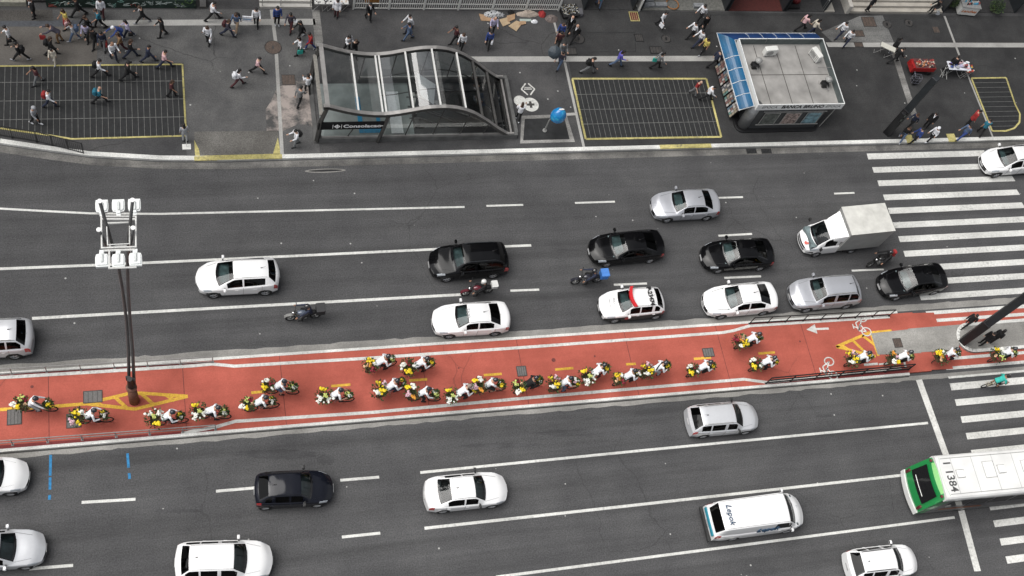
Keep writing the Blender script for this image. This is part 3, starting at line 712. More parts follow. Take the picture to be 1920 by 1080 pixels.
TYPES = dict(
    sedan=dict(L=4.24, W=1.72, H=1.46, cowl=1.18, rf=1.80, rr=3.02, deck=3.62, zhood=.90, zbelt=.93, zdeck=1.04, wb=2.50, fo=.86, pillars=(2.32,), qend=3.25),
    bigsedan=dict(L=4.50, W=1.78, H=1.46, cowl=1.22, rf=1.95, rr=3.15, deck=3.88, zhood=.88, zbelt=.93, zdeck=1.03, wb=2.65, fo=.92, pillars=(2.45,), qend=3.5, bow=.38),
    hatch=dict(L=3.76, W=1.68, H=1.50, cowl=1.00, rf=1.58, rr=3.12, deck=3.56, zhood=.93, zbelt=.95, zdeck=1.02, wb=2.46, fo=.80, pillars=(2.1, 2.9), qend=3.3, rbow=.14, tailz=.8),
    wagon=dict(L=4.12, W=1.68, H=1.50, cowl=1.08, rf=1.68, rr=3.62, deck=4.00, zhood=.92, zbelt=.95, zdeck=1.02, wb=2.47, fo=.82, pillars=(2.22, 3.08), qend=3.72, rbow=.12, tailz=.8, tail_w=.88),
    suv=dict(L=4.40, W=1.82, H=1.69, cowl=1.15, rf=1.75, rr=3.75, deck=4.12, zhood=1.05, zbelt=1.06, zdeck=1.15, wb=2.62, fo=.88, wr=.35, zsill=.27, pillars=(2.38, 3.25), qend=3.9, nosez=.66, tailz=.9, rbow=.14, tail_w=.88),
    crossover=dict(L=4.24, W=1.78, H=1.60, cowl=1.0, rf=1.88, rr=3.66, deck=4.04, zhood=1.0, zbelt=1.0, zdeck=1.12, wb=2.61, fo=.86, wr=.34, zsill=.25, pillars=(2.35,), qend=3.5, zbelt_r=1.16, nosez=.62, tailz=.86, bow=.38, roofw=.60),
    van=dict(L=5.42, W=1.92, H=2.02, cowl=.70, rf=1.40, rr=5.10, deck=5.34, zhood=1.12, zbelt=1.15, zdeck=1.2, wb=3.1, fo=1.0, wr=.34, zsill=.26, pillars=(), qend=2.1, roofw=.80, nosez=.72, tailz=.95, rbow=.08, tail_w=.93, bow=.3),
)
def car_proto(kind, rails=False):
    key = (kind, rails)
    if key in CARS: return CARS[key]
    p = TYPES[kind]; V, reg, I = car_shell(**p)
    out = []
    def part_(nm, keys, slots, smooth=True, child=None):
        g = MB()
        for mi, k in enumerate(keys):
            if reg.get(k): vs, fs = sub(V, reg[k]); g.add(vs, fs, mi)
        if g.f: out.append((nm, g.mesh(nm, slots, smooth), child))
    part_('body', ['body', 'sill', 'grille', 'lower'], [WHITE, WHITE, BLACK, WHITE])
    part_('windshield', ['windshield', 'frit_f'], [GLW, FRIT]); part_('rear_window', ['rear_window', 'frit_r'], [GLD, FRIT])
    part_('side_window', ['side_l'], [GLD]); part_('side_window', ['side_r'], [GLD])
    part_('headlight', ['head_l'], [LAMPG]); part_('headlight', ['head_r'], [LAMPG]); part_('tail_light', ['tail_l'], [TAIL]); part_('tail_light', ['tail_r'], [TAIL])
    hw = I['W'] / 2; wr = I['wr']; ox = I['ox']; L = I['L']; H = I['H']
    def X(s): return ox - s
    g = MB(); g.box((0, 0, I['prof'](2)[0][1] + .05), (L - .7, I['W'] - .28, .06)); g.box((X(p['cowl'] + .15), 0, p['zbelt'] - .22), (.5, I['W'] - .3, .3)); 
    for ax in (I['wb'] / 2, -I['wb'] / 2): g.box((ax, 0, wr + .12), (2 * wr + .12, I['W'] - .42, 2 * wr - .05))
    out.append(('underbody', g.mesh('underbody', BLACK), None))
    g = MB(); z = p['zbelt']; c = p['cowl']; g.box((X(c + .28), 0, z - .06), (.62, I['W'] * .78, .05), 0); 
    g.box((X(c + .62), 0, z - .12), (.12, I['W'] * .78, .16), 0)
    out.append(('dashboard', g.mesh('dashboard', DASH), None))
    g = MB(); 
    for yy in (-.36, .36):
        g.rbox((X(c + 1.15), yy, .52), (.5, .48, .16), .08); g.rbox((X(c + 1.42), yy, .82), (.14, .46, .62), .06); g.box((X(c + 1.42), yy, 1.17), (.09, .24, .14))
    if kind != 'van': g.rbox((X(c + 2.0), 0, .52), (.5, 1.25, .16), .08); g.rbox((X(c + 2.28), 0, .80), (.14, 1.25, .56), .06)
    out.append(('seat', g.mesh('seat', SEAT), None))
    # wheels
    g = MB(); n = 24; wd = .20
    prof_ = [(wr * .62, -wd / 2), (wr * .93, -wd / 2), (wr, -wd / 2 + .03), (wr, wd / 2 - .03), (wr * .93, wd / 2), (wr * .62, wd / 2)]
    vs = [(r_ * math.cos(2 * PI * i / n), y, r_ * math.sin(2 * PI * i / n)) for i in range(n) for r_, y in prof_]; k = len(prof_)
    g.add(vs, [(i * k + q, i * k + q + 1, ((i + 1) % n) * k + q + 1, ((i + 1) % n) * k + q) for i in range(n) for q in range(k - 1)])
    tyre = g.mesh('tyre', RUBBER, True)
    g = MB(); g.cyl((0, 0, 0), wr * .62, wd * .55, 24, 1, 'Y')
    for s_ in (-1, 1):
        g.ring((0, s_ * wd * .38, 0), wr * .60, .018, 24, 4, 'Y', 0); g.cyl((0, s_ * wd * .36, 0), .05, .03, 10, 0, 'Y')
        for q in range(5):
            a = 2 * PI * q / 5; d = Vector((math.cos(a), 0, math.sin(a)))
            g.tube([d * .03 + Vector((0, s_ * wd * .36, 0)), d * wr * .60 + Vector((0, s_ * wd * .38, 0))], [.035, .022], 4, 0)
    rim = g.mesh('rim', [RIM, DKGREY])
    mir = {}
    for s_ in (1, -1):
        g = MB(); xm = X(p['cowl'] + .42); zm = p['zbelt'] + .05
        g.rbox((xm, s_ * (hw + .09), zm + .05), (.13, .20, .15), .04, 0); g.box((xm + .01, s_ * (hw - .02), zm), (.06, .12, .05), 1); g.box((xm - .068, s_ * (hw + .09), zm + .05), (.004, .16, .11), 2)
        out.append(('mirror', g.mesh('mirror', [WHITE, BLACK, CHROME]), None))
    for s_ in (1, -1):
        for sx in ([p['cowl'] + 1.02] + ([p['cowl'] + 1.95] if kind not in ('van',) else [])):
            g = MB(); g.box((X(sx), s_ * (hw - .003), p['zbelt'] - .12), (.16, .03, .03), 0); out.append(('door_handle', g.mesh('door_handle', WHITE), None))
    g = MB()     # door seams, roof ditches and wipers: thin dark trim
    for s_ in (1, -1):
        for sx in [p['cowl'] + .42] + list(p['pillars'])[:1] + ([p['pillars'][0] + .95] if p['pillars'] else []):
            pr = I['prof'](sx); g.tube([(X(sx), s_ * (y + .003), zz) for y, zz in pr[1:7]], .006, 3)
        pts = []
        s = p['rf'] + .02
        while s < p['rr']: y, zz = I['prof'](s)[12]; pts.append((X(s + .0), s_ * y, zz + .004)); s += .12
        g.tube(pts, .009, 3)
    for s_ in (1, -1):     # bonnet and boot shut lines
        pts = []; s = .30
        while s < p['cowl'] - .02: y, zz = I['prof'](s)[11]; pts.append((X(s + .10 * (y / hw) ** 2 + .12), s_ * y * .97, zz + .012)); s += .12
        if len(pts) > 1: g.tube(pts, .009, 3)
    pr = I['prof'](min(L - .2, p['deck'] + .25)); 
    if p['deck'] > p['rr'] + .5 or True: g.tube([(X(p['deck'] + .03), 0, I['prof'](p['deck'] + .03)[-1][1] + .004), (X(p['deck'] + .03 - .08), .5 * hw, I['prof'](p['deck'] + .03)[13][1] + .004)], .008, 3)
    yz = I['prof'](p['cowl'])[-1][1]
    g.tube([(X(p['cowl'] + .02), .35, yz + .02), (X(p['cowl'] + .12), -.25, yz + .10)], .008, 3); g.tube([(X(p['cowl'] + .05), -.12, yz + .02), (X(p['cowl'] + .14), -.62, yz + .05)], .008, 3)
    for ts in (.22, .5): pass
    out.append(('trim', g.mesh('trim', BLACK), None))
    g = MB(); g.box((X(-.015), 0, .46 if wr < .33 else .52), (.02, .40, .12)); out.append(('number_plate', g.mesh('number_plate', mat('plate', (.42, .42, .42), .5)), None))
    g = MB(); g.box((X(L + .012), 0, .62 if wr < .33 else .74), (.02, .40, .12)); out.append(('number_plate', g.mesh('number_plate', mat('plate', (.42, .42, .42), .5)), None))
    g = MB(); zt = I['prof'](p['rr'] - .35)[-1][1]; g.tube([(X(p['rr'] - .35), 0, zt - .005), (X(p['rr'] - .12), 0, zt + .16)], [.014, .004], 5); g.rbox((X(p['rr'] - .35), 0, zt + .005), (.10, .05, .03), .02); out.append(('antenna', g.mesh('antenna', BLACK), None))
    if rails:
        for s_ in (1, -1):
            g = MB(); pts = []; s = p['rf'] + .15
            while s < p['rr'] - .05: y, zz = I['prof'](s)[12]; pts.append((X(s), s_ * y, zz + (.05 if 0.2 < s - p['rf'] and s < p['rr'] - .2 else .0))); s += .17
            g.tube(pts, .022, 5); out.append(('roof_rail', g.mesh('roof_rail', DKGREY), None))
    CARS[key] = (out, tyre, rim, I)
    return CARS[key]
PAINTS = dict(white=mat('car_white', (.78, .78, .78), .28, coat=.8, var=.01), black=mat('car_black', (.003, .003, .0035), .12, coat=.08, var=.1, spec=.28), silver=mat('car_silver', (.42, .43, .46), .32, .35, coat=.8, var=.02),
              darkblue=mat('car_darkblue', (.006, .007, .012), .12, coat=.12, var=.1, spec=.3), silverlight=mat('car_silver_light', (.58, .59, .61), .3, .25, coat=.8, var=.02))
def wheel_pos(front, rear, scale_to, side, W, wr):
    """front and rear tyre contacts seen in the photograph (the tyres on the camera's side) -> centre and heading"""
    a = at(*front); b = at(*rear); d = (a - b).normalized(); n = Vector((-d.y, d.x, 0))
    if n.y < 0: n = -n
    c = (a + b) / 2 + n * (W / 2 - .08)
    return c, math.atan2(d.y, d.x)
def car(kind, front, rear, paint, label, cat='car', rails=False, sill=None, group=None, mirrors=None, handles=None, glass=None, rgl=None):
    out, tyre, rim, I = car_proto(kind, rails)
    c, rz = wheel_pos(front, rear, None, 1, I['W'], I['wr'])
    t = thing(cat.replace(' ', '_'), label, cat, (c.x, c.y, 0.0), rz, group); P_ = PAINTS[paint]
    for nm, me, _ in out:
        o = link(nm, me, t)
        if nm == 'body': setmat(o, P_, sill or P_, None, sill if cat == 'police car' else P_)
        elif nm == 'mirror': setmat(o, mirrors or P_)
        elif nm == 'door_handle': setmat(o, handles or P_)
        elif nm == 'windshield' and glass: setmat(o, glass)
        elif nm == 'rear_window' and rgl: setmat(o, rgl)
        elif nm == 'roof_rail' and paint.startswith('silver') : setmat(o, STEEL)
    for ax in (I['wb'] / 2, -I['wb'] / 2):
        for s_ in (1, -1):
            wq = link('wheel', None, t); wq.location = (ax, s_ * (I['W'] / 2 - .115), I['wr'])
            link('tyre', tyre, wq); link('rim', rim, wq)
    return t, I
GR_ = 'cars on the avenue'
BP = mat('black_plastic', (.02, .02, .02), .6)
GRAYSILL = mat('grey_sill', (.10, .10, .10), .6)
car('crossover', (401, 558), (497, 553), 'white', 'white rounded crossover alone in the middle lane, left of the delivery motorcycle', rails=False, group=GR_)
car('suv', (834, 528), (923.5, 521), 'black', 'black sport utility car with roof rails, directly above the white taxi', rails=True, group=GR_)
t, I = car('sedan', (841, 634), (925, 629), 'white', 'white sedan taxi with faint roof lettering driving left beside the cycle path', 'taxi', group=None)
o = lettering('TAXI', .26, mat('faint', (.42, .42, .42), .6), t, (.32, 0, 1.455), (0, 0, R(90)), sx=1.0, depth=.012)
car('sedan', (1246.5, 417), (1321.5, 413), 'silver', 'silver sedan highest on the road, driving left above the black cars', group=GR_)
car('bigsedan', (1134, 500), (1215.5, 492.5), 'black', 'black sedan between the motorcycle with the blue box and the silver sedan', group=GR_)
car('bigsedan', (1340.5, 512), (1422, 507), 'black', 'black sedan directly above the white sedan, left of the small box truck', group=GR_)
t, I = car('hatch', (1146, 605), (1229, 597.5), 'white', 'white and black police car with red roof light bar and P-23474 on its roof', 'police car', sill=BP)
g = MB(); pts = []
for k in range(9): yy = -.62 + 1.24 * k / 8; pts.append((.30 + .16 * (1 - (yy / .62) ** 2), yy))
for a, b in zip(pts[:-1], pts[1:]):
    g.prism([(a[0] - .09, a[1]), (a[0] + .09, a[1]), (b[0] + .09, b[1]), (b[0] - .09, b[1])], 1.53, 1.66)
part('light_bar', g, mat('red_lens', (.55, .01, .015), .2, coat=1.0), t)
lettering('P-23474', .34, BLACK, t, (-.72, 0, 1.47), (0, 0, R(90)), bold=.008, depth=.05)
lettering('POLICIA', .17, mat('greyletter', (.3, .3, .3), .6), t, (1.25, 0, .955), (0, R(5), R(90)))
lettering('MILITAR', .14, mat('greyletter', (.3, .3, .3), .6), t, (1.52, 0, .93), (0, R(6), R(90)))
g = MB(); g.prism([(.16 * math.cos(2 * PI * i / 12) + .1, .16 * math.sin(2 * PI * i / 12)) for i in range(12)], 0, .004); o = part('shield', g, mat('shield', (.35, .04, .04), .5, var=.5, scale=20), t); o.location = (.5, .852, .62); o.rotation_euler = (R(-90), 0, 0)
car('bigsedan', (1348, 597.5), (1425.5, 590.5), 'white', 'white sedan between the police car and the silver estate, next to the black fence', group=GR_)
car('suv', (1506, 585.5), (1581, 578.5), 'silver', 'silver estate car with roof rails beside the black fence', rails=True, group=GR_)
car('bigsedan', (1674, 563), (1746, 552), 'black', 'black sedan with chrome window trim standing over the crosswalk stripes', group=GR_)
car('crossover', (1854, 333.5), (1931.5, 327), 'white', 'white car at the right edge driving over the top of the crosswalk', group=GR_, rails=True)
car('suv', (-68, 678), (18, 673), 'silverlight', 'pale silver sport utility car cut by the left edge, above the railing', rails=True, group=GR_)
car('hatch', (8, 929), (-73, 932), 'white', 'white car nose at the left edge next to the blue paint marks', group=GR_)
car('sedan', (38, 1067), (-50, 1073), 'silverlight', 'silver car nose at the bottom left edge by the short dash', group=GR_)
car('hatch', (590, 950), (500, 954.5), 'darkblue', 'black hatchback with red tail lamps driving right, below the cycle path', group=GR_, mirrors=BP)
car('sedan', (919, 951.5), (829, 961), 'white', 'white sedan with dark mirror driving right at the lower middle', group=GR_, mirrors=BP, rgl=GLW)
car('suv', (472, 1090), (368, 1094), 'white', 'large white sport utility car cut by the bottom edge, left of centre', rails=False, group=GR_)
car('wagon', (1392.5, 813.5), (1315, 820.5), 'silverlight', 'silver station wagon with black roof rails and red tail lamps, just below the cycle path', rails=True, group=GR_, mirrors=BP)
car('wagon', (1694, 1082), (1607, 1092), 'white', 'white station wagon with dark roof rails cut by the bottom edge, near the bus', rails=True, group=GR_)
# the white van
t, I = car('van', (1472, 997.5), (1366, 1012.5), 'white', 'white panel van with Lepok lettering and turquoise stripe across its rear', 'van')
INK = mat('van_ink', (.03, .07, .13), .5)
lettering('Lepok', .42, INK, t, (-2.1, 0, 1.96), (0, 0, R(-90)), shear=.25, depth=.07)
lettering('Lepok', .50, INK, t, (.0, -.90, 1.42), (R(78), 0, 0), shear=.3, depth=.03)
lettering('Lepok', .16, INK, t, (2.08, 0, 1.09), (0, R(12), R(-90)), shear=.2)
g = MB(); xr = I['ox'] - I['L']; 
g.box((xr - .02, 0, .95), (.05, 1.5, .22)); part('turquoise_stripe', g, mat('turq', (.02, .22, .30), .4), t)
g = MB(); g.rbox((xr - .06, 0, .50), (.16, 1.86, .22), .06); part('bumper', g, BP, t)

# ---- small box truck
c, rz = wheel_pos((1522, 481.5), (1594, 474.5), None, 1, 1.8, .3)
t = thing('box_truck', 'small white truck with a grey box body near the crosswalk', 'truck', (c.x, c.y, 0), rz + R(.5))
# cab: own loft
TYPES['cab'] = dict(L=4.9, W=1.74, H=1.95, cowl=.50, rf=1.15, rr=1.80, deck=2.02, zhood=1.10, zbelt=1.12, zdeck=1.2, wb=2.45, fo=.85, wr=.30, zsill=.28, pillars=(), qend=1.78, roofw=.74, nosez=.70, bow=.26, rbow=.0, tailz=.6, tail_w=.9)
p = TYPES['cab']; V, reg, I = car_shell(**p)
lim = I['ox'] - 1.98
def clipf(fs): return [f for f in fs if min(V[k][0] for k in f) > lim - .2]
for nm, keys, sl_ in (('cab', ['body', 'sill', 'grille', 'lower'], [PAINTS['white'], PAINTS['white'], BLACK, PAINTS['white']]), ('windshield', ['windshield', 'frit_f'], [GLW, FRIT]), ('side_window', ['side_l'], [GLD]), ('side_window', ['side_r'], [GLD]), ('headlight', ['head_l'], [LAMPG]), ('headlight', ['head_r'], [LAMPG])):
    g = MB()
    for mi, k in enumerate(keys):
        fs = clipf(reg.get(k, []))
        if fs: vs, ff = sub(V, fs); g.add(vs, ff, mi)
    if g.f: part(nm, g, sl_, t, True)
g = MB(); g.box((lim + .02, 0, 1.1), (.06, 1.5, 1.5)); part('cab_back', g, PAINTS['white'], t)
bx0, bx1 = lim - 2.95, lim - .05
g = MB(); g.box(((bx0 + bx1) / 2, 0, 1.72), (bx1 - bx0, 1.86, 1.98)); part('cargo_box', g, mat('box_side', (.26, .26, .25), .6, var=.1, scale=2), t)
g = MB(); g.box(((bx0 + bx1) / 2, 0, 2.725), (bx1 - bx0 + .04, 1.90, .03)); 
for k in range(1, 3): g.box((bx0 + (bx1 - bx0) * k / 3, 0, 2.745), (.03, 1.90, .012))
part('box_roof', g, mat('box_roof', (.54, .535, .50), .6, var=.14, scale=2), t)
g = MB(); g.prism([(bx1, -.75), (bx1 + .55, -.70), (bx1 + .55, .70), (bx1, .75)], 1.95, 2.05) if False else None
g.add([(bx1, -.85, 1.7), (bx1 + .62, -.72, 1.7), (bx1 + .62, .72, 1.7), (bx1, .85, 1.7), (bx1, -.85, 2.42), (bx1 + .62, -.68, 1.96), (bx1 + .62, .68, 1.96), (bx1, .85, 2.42)], [(3, 2, 1, 0), (4, 5, 6, 7), (0, 1, 5, 4), (1, 2, 6, 5), (2, 3, 7, 6), (3, 0, 4, 7)])
part('wind_deflector', g, PAINTS['white'], t)
g = MB(); g.box((-.9, 0, .55), (3.4, 1.0, .16)); g.box((-1.0, .72, .52), (.9, .3, .3)); part('chassis', g, BLACK, t)
g = MB(); g.box((I['ox'] - .5, 0, .98), (.5, 1.4, .3)); part('dashboard', g, DASH, t)
g = MB(); g.box((lim + .40, 0, .8), (.5, 1.4, .5)); part('seat', g, SEAT, t)
out, tyre, rim, _ = car_proto('sedan')
for ax in (1.225, -1.225):
    for s_ in (1, -1):
        wq = link('wheel', None, t); wq.location = (ax, s_ * .76, .31); link('tyre', tyre, wq); link('rim', rim, wq)
for s_ in (1, -1):
    g = MB(); g.rbox((I['ox'] - .62, s_ * 1.02, 1.38), (.10, .18, .26), .04); g.tube([(I['ox'] - .62, s_ * .84, 1.2), (I['ox'] - .62, s_ * 1.0, 1.3)], .015, 5); part('mirror', g, BP, t)
g = MB(); g.prism([(.2 * math.cos(2 * PI * i / 14), .13 * math.sin(2 * PI * i / 14)) for i in range(14)], 0, .01); o = part('emblem', g, mat('redemblem', (.5, .08, .06), .5), t); o.location = (I['ox'] - .22, .25, .93); o.rotation_euler = (0, R(35), 0)

# ---- city bus
a = at(1690, 880, .35); b = at(1712, 963, .35); B0 = Vector((36.35, 12.37, 0))
t = thing('bus', 'white roofed city bus with bright green back and the number 11384 on its roof', 'bus', B0, R(-1.1))
BW, BL, BH = 2.42, 12.0, 3.12
GREEN = mat('bus_green', (.012, .22, .055), .3, coat=.7, var=.04); GREENL = mat('bus_green_light', (.20, .48, .16), .35, coat=.5, var=.05)
def bus_sec(x, w, z0, z1, r=.22):
    hw = w / 2; pts = [(-hw, z0), (-hw, z1 - r)]
    for k in range(1, 4): a_ = R(180 - 30 * k); pts.append((-hw + r + r * math.cos(a_), z1 - r + r * math.sin(a_)))
    pts += [(-y, z) for y, z in reversed(pts)]
    return [(x, y, z) for y, z in pts]
def loft(secs, mi=0, capa=True, capb=True):
    g = MB(); n = len(secs[0]); vs = [p for s_ in secs for p in s_]; fs = []
    for i in range(len(secs) - 1):
        for q in range(n): fs.append((i * n + q, (i + 1) * n + q, (i + 1) * n + (q + 1) % n, i * n + (q + 1) % n))
    if capa: fs.append(tuple(range(n)))
    if capb: fs.append(tuple(reversed(range((len(secs) - 1) * n, len(secs) * n))))
    return g.add(vs, fs, mi)
BWHITE = mat('bus_white', (.66, .66, .645), .35, coat=.4, var=.09, scale=1.2)
DKBODY = mat('bus_side', (.05, .05, .055), .3, var=.4, scale=1.5)
g = loft([bus_sec(.55, BW, .32, BH), bus_sec(BL, BW, .32, BH)]); part('body', g, DKBODY, t)
g = loft([bus_sec(.52, BW + .02, BH - .42, BH + .015), bus_sec(BL, BW + .02, BH - .42, BH + .015)]); part('roof', g, BWHITE, t)
g = MB(); hw = BW / 2
# green tail: side outlines leaning forward to the roof
sec = [(0.10, .42, 1.0), (.02, .8, 1.0), (.06, 1.25, .995), (.20, 2.2, .98), (.34, 2.85, .95), (.50, 3.06, .91), (.62, 3.14, .84)]
vs = []; C = 9
for x, z, k in sec:
    for c_ in range(C): tt = -1 + 2 * c_ / (C - 1); vs.append((x + .14 * tt * tt, hw * k * tt, z))
fs = [(r_ * C + c_ + 1, r_ * C + c_, (r_ + 1) * C + c_, (r_ + 1) * C + c_ + 1) for r_ in range(len(sec) - 1) for c_ in range(C - 1)]
mi = [1 if i // (C - 1) >= 4 and 1 <= i % (C - 1) <= C - 3 else 0 for i in range(len(fs))]
g.add(vs, fs); g.m = mi
for s_ in (0, C - 1):
    sd = -1 if s_ == 0 else 1; col = [vs[r_ * C + s_] for r_ in range(len(sec))]
    g.add(col + [(.95, sd * hw * 1.004, 3.10 if False else 2.95), (.70, sd * hw * 1.004, .42)], [tuple(range(len(col) + 2))] if sd > 0 else [tuple(reversed(range(len(col) + 2)))], 0)
part('tail_panel', g, [GREEN, GREENL], t)
g = MB(); g.add([(.06, -.80, 1.35), (.05, .80, 1.35), (.26, .92, 2.62), (.26, -.92, 2.62)], [(0, 3, 2, 1)]); 
q = []
for z in (1.42, 2.62):
    for c_ in range(7): tt = -1 + 2 * c_ / 6; q.append((.025 + (.2 * (z - 1.42) / 1.2) + .06 * tt * tt, .95 * tt * (.94 if z > 2 else 1), z))
g = MB(); g.add(q, [(c_ + 1, c_, 7 + c_, 8 + c_) for c_ in range(6)]); part('rear_window', g, FRIT, t)
g = MB(); g.tube([(.06, -.60, 1.70), (.03, .0, 1.72), (.06, .60, 1.70)], .022, 4); part('window_bar', g, PLAST, t)
g = MB(); q = []
for z in (.30, .66):
    for c_ in range(9): tt = -1 + 2 * c_ / 8; q.append((-.03 + .16 * tt * tt, (hw + .01) * tt, z))
g.add(q, [(c_ + 1, c_, 9 + c_, 10 + c_) for c_ in range(8)]); g.add([(p_[0] + (.0 if i < 9 else 0), p_[1], p_[2]) for i, p_ in enumerate(q[9:])] + [(p_[0] + .18, p_[1] * .98, .68) for p_ in q[9:]], [(c_ + 1, c_, 9 + c_, 10 + c_) for c_ in range(8)])
part('bumper', g, BWHITE, t)
for s_ in (-1, 1):
    g = MB(); g.rbox((.12, s_ * 1.02, 1.05), (.12, .18, .42), .05); part('tail_light', g, mat('bus_tail', (.10, .012, .012), .2, coat=1.0), t)
    g = MB(); g.rbox((.40, s_ * .98, 2.92), (.14, .16, .08), .03); part('marker_light', g, mat('bus_tail', (0, 0, 0)), t)
# side: windows band, skirt and wheels
for s_ in (-1, 1):
    for k in range(8):
        g = MB(); x0 = 1.3 + k * 1.32; g.box((x0 + .58, s_ * (BW / 2 + .006), 2.0), (1.16, .012, .95)); part('side_window', g, FRIT, t)
for s_ in (-1, 1):
    g = MB(); g.box((6.3, s_ * (BW / 2 + .004), .62), (11.2, .014, .44)); part('skirt', g, mat('bus_skirt', (.10, .10, .10), .5, var=.3), t)
    g = MB(); g.box((2.6, s_ * (BW / 2 + .014), .95), (2.6, .014, .12)); part('orange_stripe', g, mat('orange', (.20, .07, .03), .4, var=.3), t)
g = MB(); n = 24; k = 4; wr = .48; pr_ = [(wr * .55, -.14), (wr, -.12), (wr, .12), (wr * .55, .14)]
g.add([(r_ * math.cos(2 * PI * i / n), y, r_ * math.sin(2 * PI * i / n)) for i in range(n) for r_, y in pr_], [(i * k + q, i * k + q + 1, ((i + 1) % n) * k + q + 1, ((i + 1) % n) * k + q) for i in range(n) for q in range(k - 1)])
ty = g.mesh('tyre', RUBBER); g = MB(); g.cyl((0, 0, 0), wr * .55, .2, 20, 0, 'Y'); g.cyl((0, 0, 0), .12, .3, 12, 0, 'Y'); rm = g.mesh('rim', GALV)
for ax in (3.1, 8.9):
    for s_ in (-1, 1): wq = link('wheel', None, t); wq.location = (ax, s_ * (BW / 2 - .13), wr); link('tyre', ty, wq); link('rim', rm, wq)
zt = BH + .015
def hatch_(x, y, sx, sy, h, nm='roof_hatch'):
    g = MB(); g.rbox((x, y, zt + h / 2), (sx, sy, h), .06); o = part(nm, g, mat('hatch_white', (.72, .72, .70), .4, var=.05), t); 
    g = MB(); g.tube([(x - sx / 2 - .02, y - sy / 2 - .02, zt + .004), (x + sx / 2 + .02, y - sy / 2 - .02, zt + .004), (x + sx / 2 + .02, y + sy / 2 + .02, zt + .004), (x - sx / 2 - .02, y + sy / 2 + .02, zt + .004)], .012, 4, closed=True); part('seal', g, GRAYSILL, o)
hatch_(1.75, .08, .42, .40, .06); hatch_(3.55, .18, .62, .85, .035); hatch_(4.28, .14, .40, .42, .09, 'ventilator'); hatch_(5.8, .2, .42, .6, .05); hatch_(7.4, 0, .62, .85, .035); hatch_(9.0, 0, 1.9, 1.4, .16, 'cooling_unit')
for k in range(9): g = MB(); g.box((1.4 + 1.25 * k, 0, zt + .003), (.018, BW - .4, .006)); part('roof_seam', g, GALV, t)
for s_ in (-1, 1): g = MB(); g.box((6.3, s_ * (BW / 2 - .24), zt + .008), (11.0, .03, .018)); part('roof_gutter', g, GALV, t)
lettering('1 1384', .62, mat('bus_ink', (.06, .06, .06), .6), t, (1.10, 0.0, zt + .002), (0, 0, R(-90)), bold=.012)

# ================================================================ PEOPLE (one remeshed body per pose, clothes as children)
def capsule(g, a, b, ra, rb, n=10):
    a = Vector(a); b = Vector(b); d = b - a; L = d.length
    if L < 1e-6: return
    d /= L; pts = []; rs = []
    for t_ in (-90, -60, -30): pts.append(a + d * ra * math.sin(R(t_))); rs.append(max(.002, ra * math.cos(R(t_))))
    pts.append(a); rs.append(ra); pts.append(b); rs.append(rb)
    for t_ in (30, 60, 90): pts.append(b + d * rb * math.sin(R(t_))); rs.append(max(.002, rb * math.cos(R(t_))))
    g.tube(pts, rs, n)
def rings(g, secs, n=14):
    """secs: (centre, lateral axis, forward axis, half width, half depth)"""
    vs = [c + l * (w_ * math.cos(2 * PI * i / n)) + f * (d_ * math.sin(2 * PI * i / n)) for c, l, f, w_, d_ in secs for i in range(n)]
    k = len(secs); fs = [(i * n + q, i * n + (q + 1) % n, (i + 1) * n + (q + 1) % n, (i + 1) * n + q) for i in range(k - 1) for q in range(n)]
    fs += [tuple(reversed(range(n))), tuple(range((k - 1) * n, k * n))]; g.add(vs, fs)
def remesh(g, name, mats, vox=.02, sm=2, extra=None):
    me = g.mesh(name + '_src', []); o = bpy.data.objects.new('tmp', me); COL.objects.link(o)
    m = o.modifiers.new('r', 'REMESH'); m.mode = 'VOXEL'; m.voxel_size = vox; m.use_smooth_shade = True
    s_ = o.modifiers.new('s', 'SMOOTH'); s_.iterations = sm; s_.factor = .5
    dg = bpy.context.evaluated_depsgraph_get(); out = bpy.data.meshes.new_from_object(o.evaluated_get(dg))
    bpy.data.objects.remove(o); bpy.data.meshes.remove(me)
    out.materials.clear()
    if extra and extra.f:
        vs = [tuple(v.co) for v in out.vertices]; fs = [tuple(p_.vertices) for p_ in out.polygons]; n = len(vs)
        h = MB(); h.v = vs; h.f = fs; h.m = [0] * len(fs); h.add(extra.v, extra.f); h.m[-len(extra.f):] = extra.m
        bpy.data.meshes.remove(out); return h.mesh(name, mats, True)
    for m_ in mats: out.materials.append(m_)
    out.name = name
    return out
def ik(S, T, l1, l2, pole):
    S = Vector(S); T = Vector(T); d = T - S; L = min(d.length, (l1 + l2) * .999); d.normalize()
    a = (l1 * l1 - l2 * l2 + L * L) / (2 * L); h = math.sqrt(max(0, l1 * l1 - a * a)); p = Vector(pole); p = (p - d * p.dot(d)).normalized()
    return S + d * a + p * h
POSES = {}
